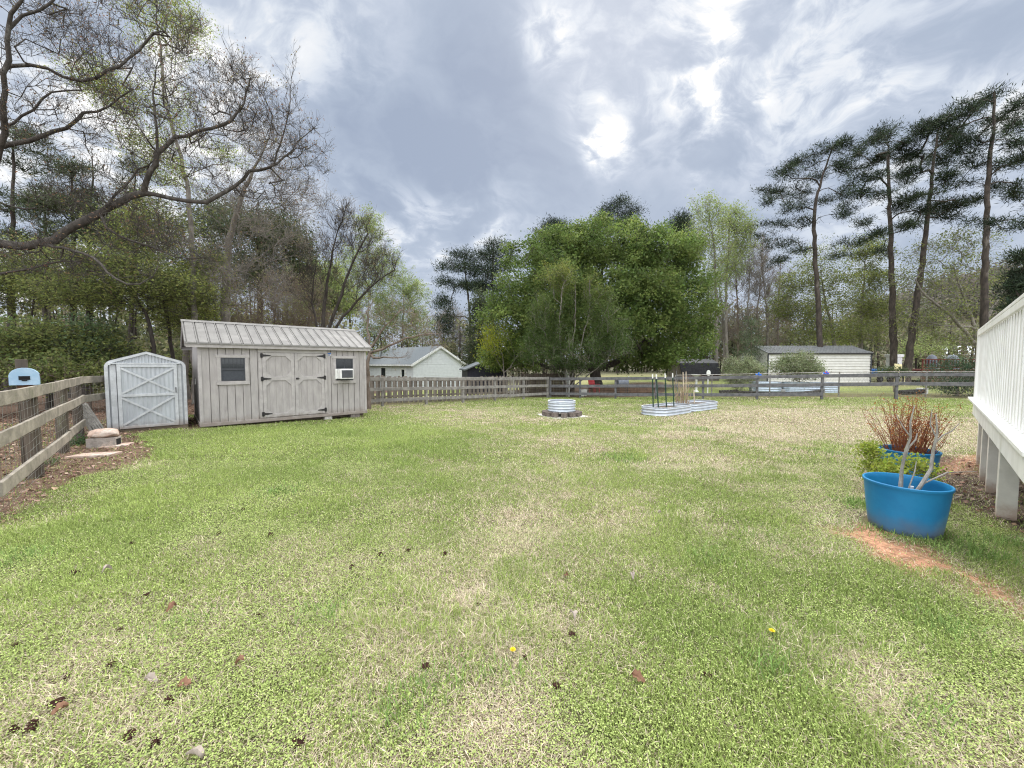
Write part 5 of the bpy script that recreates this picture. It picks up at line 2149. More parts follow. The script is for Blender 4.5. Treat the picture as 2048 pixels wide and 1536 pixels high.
make_tree('broadleaf_tree', 'half bare spreading tree with pale leaves left of the nearest pine', 'tree', 88,
          [(1962, None, 29), (1955, 700, 29), (1948, 650, 29), (1925, 590, 29), (1905, 530, 29)],
          [(1880, 500, 50, 30, 29, 2.4, 1.2), (1850, 560, 46, 34, 29, 2.2, 1.2), (1925, 560, 46, 40, 29, 2.4, 1.3), (1895, 625, 44, 30, 28.5, 2, 1), (1845, 650, 34, 26, 28.5, 1.6, .8), (1900, 680, 40, 20, 28, 1.6, .8), (2010, 590, 34, 50, 29, 2, 1), (1935, 490, 40, 30, 29, 2, .8)],
          330, .19, .007, 'bark_gray', dict(k=6, spread=(.28, .28, .14), size=(.08, .17), aspect=.55, cols=OLIVE, flat=.3), tw=dict(n=800, length=.7, rad=.009, upb=.25, rmax=.05), slope=.2, leaf_frac=.75, lo=2,
          limbs=[dict(p=[(1952, 690, 29), (1900, 630, 28.6), (1850, 590, 28.4), (1830, 560, 28.3)], r=[.12, .08, .04]), dict(p=[(1950, 670, 29), (1990, 610, 29), (2020, 550, 29)], r=[.12, .07, .04]), dict(p=[(1948, 655, 29), (1880, 650, 28.6), (1840, 640, 28.4)], r=[.08, .05, .03])])
for i, (u0, d, top, lean, lab) in enumerate(((1476, 43, 480, -6, 'bare grey tree standing left in the bare thicket'), (1494, 41, 455, 8, 'tallest bare tree in the thicket behind the cedar'), (1512, 44, 470, 16, 'bare slender tree right behind the cedar'), (1535, 42, 500, -14, 'leaning bare tree left of the beige building'), (1556, 45, 520, 6, 'bare brown tree above the left end of the beige roof'), (1447, 45, 560, -20, 'bare slanting tree above the black barn'))):
    make_tree('bare_tree', lab, 'tree', 100 + i, [(u0, None, d), (u0, 650, d), (u0 + lean * .5, 570, d), (u0 + lean, top, d)],
              [(u0 + lean, top + 25, 20, 26, d, 1.4), (u0 + lean - 10, top + 70, 26, 34, d, 1.6), (u0 + lean * .6 + 12, top + 90, 26, 40, d, 1.6), (u0, 650, 26, 50, d, 1.5)], 120, .13, .007, 'bark_gray' if i % 2 else 'bark_brown',
              dict(k=1, spread=.1, size=(.07, .13), aspect=.6, cols=[(.20, .15, .11), (.18, .19, .08)]), tw=dict(n=750, length=.8, rad=.012, upb=.5, rmax=.06), slope=.9, up=.8, leaf_frac=.35, group='bare trees right of the round tree')
make_tree('cedar_tree', 'loose grey green conical evergreen between the barn and the beige building', 'tree', 110, [(1502, None, 31.5), (1502, 700, 31.5), (1503, 640, 31.5)],
          [(1502, 648, 10, 16, 31.5, .5, .4), (1500, 680, 22, 18, 31.5, 1, 1), (1503, 705, 32, 18, 31.5, 1.3, 1.5), (1498, 735, 42, 20, 31.5, 1.6, 2)], 260, .09, .007, 'bark_brown',
          dict(k=26, spread=(.22, .22, .12), size=(.1, .2), aspect=.25, cols=[(.07, .10, .055), (.095, .13, .07), (.13, .16, .085)], needle=True), slope=.0, lo=.3, mat='needle')

# --- shrubs and bushes
def bush(name, label, seed, u, d, crown, n, cols, k=26, spread=.16, size=(.05, .12), aspect=.5, stem='bark_brown', base_r=.03, tw=None, needle=False, mat='leaf', flat=.1, cat='bush', pw=.35, lo=0.0, **kw):
    tr = [(u, None, d)]
    p = G(u, d)
    c = crown[0]
    vt = c[1]
    return make_tree(name, label, cat, seed, [(u, None, d), (u + 1, (vt + 768 + (CH - p[2]) / d * F * .96 - 40) / 2 if False else vt + c[3] * .5, d), (u, vt, d)], crown, n, base_r, .004, stem,
                     dict(k=k, spread=spread, size=size, aspect=aspect, cols=cols, needle=needle, flat=flat), tw=tw, slope=.5, up=.8, step=.2, jit=.03, pw=pw, mat=mat, lo=lo, **kw)


AZ = [(.15, .19, .08), (.22, .26, .13), (.36, .38, .26), (.30, .34, .18)]
bush('shrub', 'pale flowering shrub before the cedar at the left of the edged bed', 120, 1482, 23.6, [(1482, 738, 34, 18, 23.6, .9, 2), (1470, 752, 26, 14, 23.4, .8, 1.2), (1502, 745, 24, 16, 23.6, .8, 1), (1478, 765, 26, 10, 23.4, .7, .7)], 200, AZ, k=12, spread=.12, tw=dict(n=300, length=.3, rad=.006, upb=.5, rmax=.03))
bush('shrub', 'pale green shrub in front of the beige building wall', 121, 1598, 22.8, [(1598, 726, 32, 16, 22.8, .9, 2), (1572, 736, 24, 15, 22.8, .8, 1.2), (1625, 740, 24, 14, 22.8, .8, 1), (1595, 748, 36, 14, 22.6, .8, 1.3)], 220, AZ[:3], k=12, spread=.12, tw=dict(n=360, length=.3, rad=.006, upb=.5, rmax=.03), lo=.3)
bush('evergreen_bush', 'wide dark evergreen bush beside the end of the deck', 122, 1915, 18.6, [(1905, 744, 34, 28, 18.6, 1, 2), (1940, 736, 34, 30, 18.6, 1, 2), (1888, 768, 28, 18, 18.3, .8, 1), (1930, 775, 42, 18, 18.2, 1, 1.5), (1975, 755, 40, 30, 18.6, 1, 2)], 420,
     [(.028, .055, .030), (.045, .080, .042), (.085, .115, .055)], k=34, spread=(.12, .12, .07), size=(.05, .12), aspect=.3, needle=True, mat='needle', base_r=.06)
bush('shrub', 'low grey green shrub at the feet of the pines', 123, 1787, 22.5, [(1785, 742, 20, 10, 22.5, .6, 1), (1804, 745, 14, 8, 22.5, .5, .6), (1770, 746, 14, 7, 22.5, .5, .6)], 90, [(.06, .085, .04), (.09, .12, .055)], k=26, spread=.1)
bush('shrub', 'pale spring green shrub behind the leaning pine trunk', 124, 1850, 38, [(1850, 690, 34, 22, 38, 1.6, 2), (1815, 700, 20, 16, 38, 1, 1), (1885, 690, 20, 18, 38, 1, 1)], 160, SPRING, k=16, spread=.25, size=(.1, .2))
bush('shrub', 'round yellow green shrub under the beige building tree', 125, 1650, 39, [(1650, 672, 30, 16, 39, 1.4, 1), (1690, 680, 22, 14, 39, 1.2, 1)], 90, LIME, k=22, spread=.25, size=(.1, .2))

# --- left: the big near tree that reaches in from outside the picture
OD = 10.5
oak_limbs = [
    dict(p=[(-75, 500, 10.0), (0, 488, 10.1), (75, 490, 10.2), (140, 462, 10.4), (210, 425, 10.7), (285, 384, 11.0)], r=[0.1292, 0.1088, 0.0986, 0.0884, 0.0748, 0.0680]),
    dict(p=[(285, 384, 11.0), (340, 395, 11.2), (400, 404, 11.4), (460, 378, 11.7), (500, 345, 12), (540, 338, 12.2), (560, 290, 12.4), (580, 215, 12.6), (587, 110, 12.8)], r=[0.0578, 0.0544, 0.0510, 0.0462, 0.0408, 0.0306, 0.0238, 0.0136, 0.0048]),
    dict(p=[(285, 384, 11.0), (310, 335, 10.9), (314, 250, 10.8), (305, 190, 10.8), (318, 120, 10.8)], r=[0.0408, 0.0340, 0.0272, 0.0204, 0.0082]),
    dict(p=[(312, 300, 10.9), (360, 272, 11.1), (430, 258, 11.4), (470, 235, 11.6), (500, 170, 11.8)], r=[0.0306, 0.0286, 0.0245, 0.0177, 0.0082]),
    dict(p=[(520, 345, 12.0), (575, 310, 12.3), (610, 270, 12.5), (635, 250, 12.7)], r=[0.0306, 0.0204, 0.0136, 0.0068]),
    dict(p=[(95, 492, 10.2), (150, 505, 10.0), (198, 524, 9.9), (228, 558, 9.8), (250, 567, 9.8), (286, 568, 9.9), (320, 535, 10)], r=[0.0374, 0.0340, 0.0306, 0.0245, 0.0204, 0.0163, 0.0082]),
    dict(p=[(195, 440, 10.5), (240, 475, 10.6), (290, 488, 10.8), (350, 515, 11), (400, 517, 11.2)], r=[0.0238, 0.0204, 0.0177, 0.0136, 0.0068]),
    dict(p=[(-70, 330, 10), (0, 293, 10), (60, 278, 10.2), (130, 258, 10.5), (165, 232, 10.7), (215, 210, 10.9), (280, 175, 11.1)], r=[0.0680, 0.0578, 0.0530, 0.0442, 0.0374, 0.0238, 0.0082]),
    dict(p=[(-70, 190, 9.5), (0, 140, 9.6), (75, 128, 9.8), (120, 150, 10), (170, 158, 10.2), (235, 133, 10.4), (275, 100, 10.6), (310, 70, 10.7)], r=[0.0544, 0.0408, 0.0374, 0.0340, 0.0306, 0.0258, 0.0170, 0.0068]),
    dict(p=[(-65, 420, 9.8), (0, 310, 9.3), (12, 200, 9), (16, 60, 8.8), (45, 0, 8.7), (60, -80, 8.7)], r=[0.0816, 0.0578, 0.0510, 0.0408, 0.0306, 0.0204]),
    dict(p=[(16, 50, 8.8), (60, 30, 9), (100, 5, 9.2), (140, -40, 9.4)], r=[0.0306, 0.0272, 0.0238, 0.0136]),
    dict(p=[(-70, 560, 10), (0, 543, 10.2), (60, 535, 10.4), (130, 520, 10.7), (190, 530, 10.9)], r=[0.0476, 0.0340, 0.0286, 0.0204, 0.0082]),
    dict(p=[(205, 430, 10.6), (235, 385, 10.8), (262, 355, 11), (300, 325, 11.3), (330, 300, 11.4)], r=[0.0340, 0.0306, 0.0272, 0.0204, 0.0102]),
    dict(p=[(-60, 250, 9.8), (5, 255, 9.9), (60, 225, 10), (110, 185, 10.2), (190, 180, 10.4)], r=[0.0408, 0.0306, 0.0272, 0.0204, 0.0082]),
]
make_tree('oak_tree', 'big near tree with budding boughs reaching in from the left edge', 'tree', 200,
          [(-80, None, 10.0), (-82, 620, 10.0), (-78, 480, 10.0), (-70, 300, 9.9), (-70, 100, 9.8), (-60, -150, 9.8)],
          [(90, 60, 110, 80, 9.8, 2.2, 1.5), (240, 90, 120, 90, 10.8, 2.2, 2), (130, 250, 130, 90, 10.2, 2.2, 1.6), (300, 220, 100, 90, 11, 2, 1.6), (440, 210, 90, 80, 11.6, 1.8, 1.6), (530, 240, 90, 80, 12.2, 1.6, 1.6), (600, 300, 55, 60, 12.6, 1.4, .9),
           (400, 330, 120, 60, 11.6, 1.8, 1.4), (560, 390, 80, 50, 12.3, 1.4, .7), (220, 400, 140, 60, 10.6, 2, 1.3), (320, 480, 110, 50, 11, 1.6, .8), (130, 520, 140, 50, 10.2, 1.6, .8), (480, 150, 40, 30, 11.8, 1, .5), (350, 60, 50, 50, 10.9, 1.2, .6)],
          1500, .34, .0052, 'bark_oak', dict(k=1, spread=.05, size=(.03, .075), aspect=.5, cols=[(.19, .11, .075), (.22, .13, .085), (.20, .20, .06)]),
          tw=dict(n=5200, length=.42, rad=.0046, upb=.4, rmax=.016, child=2), limbs=oak_limbs, slope=.3, up=.6, step=.30, jit=.06, leaf_frac=.5, lo=3, pw=.5, exmin=2.0)
# lime foliage tufts belong to a slim tree just behind it
make_tree('slender_tree', 'slender tree with fresh lime leaf tufts behind the near boughs', 'tree', 201,
          [(392, None, 15.0), (385, 560, 15), (375, 380, 15), (330, 200, 14.8), (318, 60, 14.8)],
          [(215, 175, 60, 30, 14.2, 1, 1.3), (250, 205, 45, 24, 14.2, 1, 1), (330, 60, 60, 60, 14.8, 1.2, 1.6), (290, 25, 40, 30, 14.6, 1, .8), (370, 40, 30, 40, 14.8, 1, .8), (300, 300, 36, 26, 14.4, 1, .8), (350, 230, 40, 40, 14.8, 1, .6), (330, 345, 50, 20, 14.6, 1, .8),
           (460, 320, 16, 14, 15, .5, .25), (300, 460, 24, 20, 14.4, .6, .6), (280, 430, 40, 20, 14.4, .8, .5)],
          560, .12, .006, 'bark_gray', dict(k=9, spread=(.16, .16, .09), size=(.04, .10), aspect=.45, cols=LIME, flat=.3), slope=.3, step=.35, lo=4, tw=dict(n=600, length=.45, rad=.005, upb=.3, rmax=.02))


def layered(label, seed, tr, cr, n, br=.09, cols=OLIVE, k=7, lo=1.5, limbs=(), size=(.05, .12), bark='bark_dark', name='understory_tree', tw=900, frac=.9):
    return make_tree(name, label, 'tree', seed, tr, cr, n, br, .005, bark, dict(k=k, spread=(.22, .22, .07), size=size, aspect=.5, cols=cols, flat=.5), slope=.0, up=.4, step=.35, lo=lo, limbs=limbs,
                     tw=dict(n=tw, length=.5, rad=.005, upb=.12, rmax=.03), leaf_frac=frac)


layered('olive leaved slanting tree behind the small metal shed', 210, [(322, None, 13.5), (300, 650, 13.4), (262, 580, 13.3), (215, 515, 13.2)],
        [(270, 545, 70, 26, 13.3, 1.4), (200, 530, 60, 24, 13.0, 1.3), (330, 575, 60, 24, 13.4, 1.3), (160, 585, 60, 24, 13, 1.3), (260, 605, 70, 24, 13.2, 1.3), (330, 620, 40, 18, 13.4, 1, .6), (230, 650, 60, 24, 13, 1.2, 1), (150, 640, 50, 20, 13, 1.2, .7), (290, 670, 50, 22, 13.3, 1.2, 1)], 400, br=.075, lo=.8)
layered('olive leaved tree left of the grey shed roof', 211, [(352, None, 15), (335, 640, 15), (310, 560, 15), (280, 470, 15)],
        [(300, 475, 70, 24, 15, 1.5), (370, 520, 60, 24, 15, 1.4), (350, 570, 60, 22, 15, 1.3), (240, 500, 60, 22, 15, 1.4), (390, 600, 40, 24, 15, 1.2), (320, 435, 60, 20, 15, 1.3), (370, 650, 36, 20, 15, 1), (340, 690, 40, 20, 15, 1, .8), (430, 560, 40, 24, 15, 1.2, .8), (400, 470, 40, 20, 15, 1.2, .7)], 420, br=.075, lo=.8)
layered('low olive tree over the left fence by the mailbox', 212, [(100, None, 12.5), (95, 710, 12.5), (90, 670, 12.5)],
        [(130, 682, 70, 18, 12.3, 1.3), (60, 700, 80, 20, 12, 1.3), (170, 705, 60, 20, 12.3, 1.2), (120, 735, 80, 20, 12, 1.2)], 240, lo=.8)
rs0 = np.random.RandomState(77)
for i, (u, d, top, lean, lab) in enumerate(((20, 18, 250, 10, 'dark pine at the far left edge'), (150, 19, 330, -8, 'left of the two close dark pine trunks behind the mailbox'), (174, 20, 300, 10, 'right of the two close dark pine trunks behind the mailbox'), (262, 24, 330, 8, 'tall dark pine behind the small metal shed'), (90, 26, 380, 0, 'dark pine standing back in the left woods'))):
    cr = []
    for k in range(17):
        t = rs0.rand()
        v = top + (600 - top) * t
        w = (36 + 60 * min(t * 1.6, 1)) * (18 / d) * 1.2
        cr.append((u + lean * (1 - t) + rs0.uniform(-1, 1) * w, v, w * .55, 9 + 6 * rs0.rand(), d + rs0.uniform(-1.5, 1.5), w * d / F * .6))
    make_tree('pine_tree', lab, 'tree', 220 + i, [(u, None, d), (u + lean * .3, 600, d), (u + lean, top, d)], cr, 230, .2, .012, 'bark_dark',
              dict(k=70, spread=(.24, .24, .12), size=(.12, .28), aspect=.13, cols=DARK, needle=True), mat='needle', slope=-.1, lo=2.4, group='dark pines in the left woods', tw=dict(n=250, length=.6, rad=.01, upb=.1, rmax=.05, child=2), leaf_at='tip')
make_tree('dark_evergreen_tree', 'broad dark evergreen tree behind the grey shed', 'tree', 230, [(520, None, 25), (520, 600, 25), (515, 480, 25), (512, 420, 25)],
          [(565, 475, 42, 40, 25, 2, 1.6), (500, 470, 46, 36, 25, 2.2, 1.2), (420, 450, 40, 40, 25.5, 2, 1.0), (540, 545, 60, 46, 25, 2.2, 1.4), (450, 550, 50, 40, 25, 2, 1.0), (600, 520, 22, 40, 25, 1.3, .5)], 220, .22, .012, 'bark_dark',
          dict(k=24, spread=(.32, .32, .22), size=(.10, .24), aspect=.35, cols=DARK + [(.14, .135, .07)]), pw=.3, slope=.2, tw=dict(n=500, length=.8, rad=.01, rmax=.05))
make_tree('bare_tree', 'bare ivy clad tree with reddish twigs behind the grey shed', 'tree', 231, [(452, None, 16.5), (450, 600, 16.5), (455, 500, 16.5), (478, 410, 16.5), (512, 330, 16.6), (545, 260, 16.7)],
          [(540, 300, 60, 50, 16.6, 1.6, 1), (590, 390, 60, 50, 16.6, 1.6, 1), (470, 420, 80, 60, 16.5, 1.8, 1.4), (560, 470, 90, 60, 16.5, 1.8, 1.5), (430, 520, 80, 60, 16.2, 1.8, 1.3), (520, 570, 90, 50, 16.2, 1.8, 1.4), (400, 600, 50, 40, 16.2, 1.2, .6)],
          480, .19, .005, 'bark_gray', dict(k=1, spread=.08, size=(.035, .08), aspect=.6, cols=[(.24, .16, .11), (.21, .16, .11), (.27, .28, .10)]), tw=dict(n=2300, length=.55, rad=.0055, upb=.3, rmax=.016), slope=.25, leaf_frac=.4, lo=1.8)
make_tree('bare_tree', 'bare dark multi-stemmed tree rising behind the right of the grey shed', 'tree', 232, [(640, None, 17.5), (645, 640, 17.5), (655, 570, 17.5), (668, 490, 17.5), (690, 425, 17.5)],
          [(690, 440, 40, 36, 17.5, 1.2, 1), (720, 490, 50, 44, 17.5, 1.3, 1.3), (650, 500, 40, 50, 17.5, 1.2, 1), (760, 540, 40, 40, 17.5, 1.2, 1), (700, 570, 60, 50, 17.4, 1.3, 1.2), (620, 570, 36, 50, 17.4, 1.2, .9)],
          330, .10, .005, 'bark_dark', dict(k=1, spread=.1, size=(.04, .09), aspect=.6, cols=[(.22, .2, .09), (.2, .15, .1)]), tw=dict(n=1700, length=.55, rad=.0055, upb=.6, rmax=.02), slope=.9, up=.9, leaf_frac=.3, lo=1.6,
          limbs=[dict(p=[(642, 690, 17.5), (675, 610, 17.5), (700, 540, 17.5), (735, 470, 17.6)], r=[.08, .06, .03]), dict(p=[(642, 700, 17.5), (690, 630, 17.4), (740, 575, 17.4), (790, 540, 17.4)], r=[.07, .05, .02]), dict(p=[(640, 690, 17.5), (625, 600, 17.4), (632, 520, 17.4)], r=[.06, .04, .02])])
make_tree('arching_tree', 'low arching bare tree leaning over the right end of the shed', 'tree', 233, [(738, None, 14.2), (736, 720, 14.2), (745, 690, 14.2), (770, 655, 14.1), (800, 620, 14)],
          [(790, 620, 50, 30, 14, 1, 1.2), (840, 640, 44, 36, 14, 1, 1.2), (800, 670, 60, 24, 13.8, 1, 1.3), (860, 680, 34, 24, 13.8, .8, .7), (740, 640, 34, 34, 14, .9, .8), (820, 712, 40, 12, 13.6, .7, .2)],
          170, .075, .0034, 'bark_brown', dict(k=1, spread=.05, size=(.03, .06), aspect=.6, cols=[(.28, .2, .12), (.3, .31, .07)]), tw=dict(n=500, length=.4, rad=.0034, upb=.25, rmax=.012), slope=.1, leaf_frac=.2, step=.25,
          limbs=[dict(p=[(740, 705, 14.2), (780, 690, 14), (830, 672, 13.9), (880, 668, 13.8)], r=[.05, .035, .012]), dict(p=[(738, 715, 14.2), (765, 715, 13.9), (810, 715, 13.7)], r=[.045, .03, .01]), dict(p=[(740, 700, 14.2), (735, 650, 14.2), (745, 600, 14.2)], r=[.045, .03, .01])])
for i, (lab, u, d, cr, cols, k, n) in enumerate((
        ('tall spring green tree right of the dark multi-stemmed tree', 735, 60, [(735, 455, 28, 34, 60, 2.5, 1), (720, 520, 44, 44, 60, 3, 1.6), (765, 530, 36, 44, 60, 3, 1.3), (740, 600, 60, 44, 60, 3.5, 1.8), (680, 580, 44, 50, 60, 3, 1.4)], SPRING, 12, 420),
        ('rounded yellow green tree above the white house', 805, 64, [(805, 570, 32, 36, 64, 3, 1.2), (835, 605, 26, 36, 64, 2.6, 1), (790, 630, 44, 40, 64, 3, 1.5), (840, 660, 32, 36, 64, 3, 1.2), (765, 650, 40, 36, 64, 3, 1.2)], SPRING, 12, 420),
        ('pale green tree behind the grey shed roof', 650, 33, [(655, 560, 40, 36, 33, 1.7, 1), (620, 610, 44, 36, 33, 1.7, 1), (680, 610, 34, 30, 33, 1.7, 1), (600, 560, 30, 40, 33, 1.4, .8)], SPRING, 7, 260),
        ('lime leaved sapling behind the small gap between the sheds', 372, 18, [(372, 590, 30, 26, 18, .8, 1), (385, 640, 26, 24, 18, .8, 1), (350, 620, 20, 24, 18, .7, .7)], LIME, 8, 130))):
    make_tree('broadleaf_tree', lab, 'tree', 240 + i, [(u, None, d), (u, 660, d), (u + 3, 600, d), (u, cr[0][1], d)], cr, n, .15, .007, 'bark_gray', dict(k=k, spread=(.24, .24, .16), size=(.10, .28) if d > 20 else (.05, .1), aspect=.55, cols=cols), tw=dict(n=700, length=.7 if d < 50 else 1.2, rad=.008 if d < 50 else .013, upb=.4, rmax=.05), slope=.5, lo=2)
for i, (u, d, lab, cr) in enumerate((
        (430, 19, 'tangled bare brown sapling over the left end of the grey shed roof', [(420, 600, 50, 34, 19, 1.3, 1), (400, 650, 40, 30, 19, 1.2, 1), (460, 640, 50, 30, 19, 1.3, 1), (440, 560, 40, 30, 19, 1.2, .6)]),
        (545, 20, 'tangled bare brown sapling behind the middle of the grey shed roof', [(540, 610, 60, 34, 20, 1.4, 1.2), (500, 640, 50, 28, 20, 1.3, 1), (590, 640, 50, 28, 20, 1.3, 1), (560, 570, 44, 30, 20, 1.2, .7)]),
        (615, 21, 'tangled bare brown sapling over the right half of the grey shed roof', [(610, 590, 44, 36, 21, 1.3, 1), (640, 640, 50, 28, 21, 1.3, 1), (580, 650, 40, 24, 21, 1.2, .8)]))):
    make_tree('bare_sapling', lab, 'tree', 270 + i, [(u, None, d), (u, 680, d), (u + 4, 620, d), (u, cr[0][1], d)], cr, 220, .08, .005, 'bark_brown',
              dict(k=1, spread=.1, size=(.05, .11), aspect=.6, cols=[(.24, .19, .12), (.30, .33, .11)]), tw=dict(n=1100, length=.55, rad=.006, upb=.3, rmax=.03), slope=.5, leaf_frac=.5, lo=.6)
make_tree('bare_thicket_tree', 'pinkish grey bare tree between the white house and the magnolia', 'tree', 250, [(905, None, 66), (905, 690, 66), (908, 640, 66)],
          [(905, 640, 32, 26, 66, 2.6, 1), (885, 670, 26, 26, 66, 2.6, 1), (925, 670, 24, 30, 66, 2.6, 1), (905, 700, 36, 24, 66, 2.8, 1)], 220, .18, .014, 'bark_pale', dict(k=1, spread=.15, size=(.08, .16), aspect=.6, cols=[(.26, .18, .15), (.22, .16, .14)]), tw=dict(n=1500, length=1.3, rad=.02, upb=.4, rmax=.08), leaf_frac=.6, slope=.5)

GB = [(.12, .155, .055), (.17, .205, .07), (.25, .28, .09)]
bush('bush', 'dark leafy bush at the left edge behind the mailbox', 260, 40, 11.5, [(25, 668, 40, 30, 11.5, .9, 1.5), (10, 715, 50, 34, 11.2, 1.1, 2), (80, 730, 50, 24, 11.2, 1, 1.2)], 260, [(.10, .15, .06), (.15, .20, .075), (.22, .27, .10)], k=9, spread=.15, size=(.06, .14), base_r=.04)
bush('bush', 'glossy pale leaved evergreen bush left of the small metal shed', 261, 180, 12.5, [(185, 650, 26, 24, 12.5, .8, 1), (175, 695, 40, 30, 12.3, .9, 1.6), (215, 710, 26, 30, 12.5, .8, 1)], 200, [(.09, .145, .065), (.14, .20, .10), (.21, .27, .15)], k=16, spread=.14, size=(.06, .13), base_r=.04)
bush('bush', 'olive green bush behind the fence corner', 262, 130, 11.0, [(120, 730, 70, 24, 11, .9, 1.5), (60, 745, 60, 20, 10.8, .9, 1.2), (180, 745, 44, 22, 11.2, .8, 1)], 220, GB, k=12, spread=.13, size=(.05, .11), base_r=.03)
layered('thin leaning sapling with lime leaves behind the mailbox', 213, [(45, None, 15), (60, 680, 15), (70, 600, 15), (100, 520, 15)],
        [(90, 520, 60, 18, 15, 1.3), (40, 560, 60, 20, 15, 1.3), (120, 575, 50, 16, 15, 1.2), (30, 610, 50, 18, 15, 1.2), (90, 690, 60, 24, 15, 1.2)], 240, br=.06, lo=.8)
bush('ground_ivy', 'small dark green plant beside the hollow block', 263, 158, 7.05, [(158, 884, 17, 10, 7.0, .16, 1), (148, 888, 12, 8, 6.9, .12, .6)], 110, [(.05, .10, .035), (.08, .14, .05)], k=9, spread=.035, size=(.02, .05), aspect=.7, base_r=.006, cat='plant')
bush('weed', 'pale weedy clump at the foot of the nearest fence post', 264, 96, 5.6, [(98, 926, 20, 9, 5.6, .16, 1), (80, 930, 14, 8, 5.5, .12, .6)], 90, [(.12, .16, .07), (.16, .20, .09)], k=8, spread=.035, size=(.02, .045), aspect=.6, base_r=.005, cat='plant')

# --- plants in the tubs
t1g = float(g(*T1))


def stems_plant(name, label, cat, base, polys, mat, n=7, loc_z=0, leaves=None, tw=None):
    o = thing(name, label, cat, base)
    m = MB()
    for pts, rad in polys:
        m.poly([np.array(p) for p in pts], [q * .62 for q in rad], n)
    m.build('stem', mat, o, smooth=True)
    return o


bz = t1g + .30
o = stems_plant('bare_shrub', 'bare grey forked stems growing in the nearest blue tub', 'plant', (T1[0] + .02, T1[1], bz), [
    ([(-.08, 0, 0), (-.06, .01, .25), (-.02, .02, .45), (.0, .0, .58), (-.01, 0, .72), (.03, .01, .88)], [.022, .02, .018, .015, .011, .006]),
    ([(-.02, .02, .44), (.05, 0, .56), (.06, .0, .62)], [.014, .011, .006]),
    ([(-.03, .03, 0), (-.035, .03, .3), (-.0, .01, .5)], [.02, .018, .012]),
    ([(.02, -.02, 0), (.10, -.02, .12), (.20, -.01, .28), (.22, 0, .45), (.25, 0, .62), (.25, .02, .80)], [.026, .026, .023, .02, .014, .006]),
    ([(.23, 0, .52), (.29, -.01, .60), (.36, -.02, .64), (.42, -.03, .72)], [.013, .011, .008, .004]),
    ([(.24, 0, .58), (.20, .02, .70), (.22, .03, .84)], [.011, .008, .004]),
    ([(.0, 0, .58), (-.06, .02, .68), (-.12, .03, .80)], [.011, .008, .004]),
    ([(.12, -.02, .14), (.30, -.06, .26), (.52, -.10, .28)], [.012, .009, .004]),
    ([(.06, -.02, .04), (.2, -.08, .03), (.36, -.12, .05)], [.010, .008, .004]),
    ([(.02, .02, .05), (.09, .03, .25), (.12, .05, .34)], [.010, .008, .005]),
], 'gray_bark')
m = MB()
m.poly([(-.03, -.03, -.02), (-.03, -.035, .13)], .014, 8)
tag(m.build('metal_tag', 'galvanised', None, loc=(T1[0] + .02, T1[1] - .03, bz)), 'short shiny metal tag among the bare stems in the tub', 'tag')
rs = np.random.RandomState(9)
p2 = np.array([T2[0], T2[1], float(g(*T2)) + .26])
o = thing('barberry_shrub', 'spiky red stemmed bare shrub in the farther blue tub', 'plant', p2)
m = MB()
C = []
for i in range(130):
    a = rs.uniform(0, 2 * math.pi)
    sp = rs.rand() ** .8
    L = rs.uniform(.45, .95) * (1.0 - .15 * sp)
    d0 = np.array([math.cos(a) * sp * .25, math.sin(a) * sp * .25, 1.0 - .25 * sp])
    d0 /= np.linalg.norm(d0)
    p = np.array([math.cos(a) * sp * .20, math.sin(a) * sp * .20, 0])
    pts = [p]
    dd = d0
    for k in range(6):
        dd = dd + rs.randn(3) * .10 + np.array([0, 0, .03])
        dd /= np.linalg.norm(dd)
        p = p + dd * L / 6
        pts.append(p)
        C.append(p)
        if k > 1 and rs.rand() < .55:
            e = rs.randn(3) * .7 + dd
            e /= np.linalg.norm(e)
            q = p + e * rs.uniform(.05, .16)
            m.poly([p, q], [.0028, .0014], 3)
            C.append(q)
    m.poly(pts, list(np.linspace(.0052, .0018, 7)), 4)
m.build('stem', 'red_stem', o)
v, f, c = leaf_quads(rs, np.array(C), 3, .018, (.012, .028), .6, [(.34, .10, .035), (.42, .16, .05), (.25, .16, .05)])
np_mesh('bud', v, f, 'leaf', o, cols=c)
YG = [(0.192, 0.264, 0.036), (0.288, 0.348, 0.054), (0.372, 0.42, 0.084)]
bush('leafy_plant', 'bright yellow green leafy plant between the two blue tubs', 270, 1800, 4.45, [(1785, 944, 26, 7, 4.4, .2, 1.1), (1820, 936, 24, 9, 4.4, .18, 1), (1848, 944, 16, 8, 4.4, .15, .5), (1768, 948, 14, 7, 4.3, .15, .5)], 85, YG, k=7, spread=.03, size=(.018, .05), aspect=.6, base_r=.008, cat='plant', tw=dict(n=80, length=.1, rad=.002, rmax=.01), leaf_at='both')
bush('leafy_plant', 'upright yellow green plant left of the farther blue tub', 271, 1747, 4.8, [(1743, 905, 8, 20, 4.8, .10, 1.1), (1752, 932, 13, 14, 4.7, .12, 1)], 75, YG, k=7, spread=.03, size=(.018, .05), aspect=.6, base_r=.008, cat='plant', tw=dict(n=60, length=.1, rad=.002, rmax=.01), leaf_at='both')
p = G(1872, 4.35)
p[2] = float(g(p[0], p[1]))
m = MB()
m.lathe([(.0, 0), (.075, 0), (.095, .15), (.10, .165), (.09, .165), (.07, .03), (0, .03)], 24)
tag(m.build('plant_pot', 'black_iron', None, smooth=True, loc=p), 'small black pot right of the farther blue tub', 'pot')

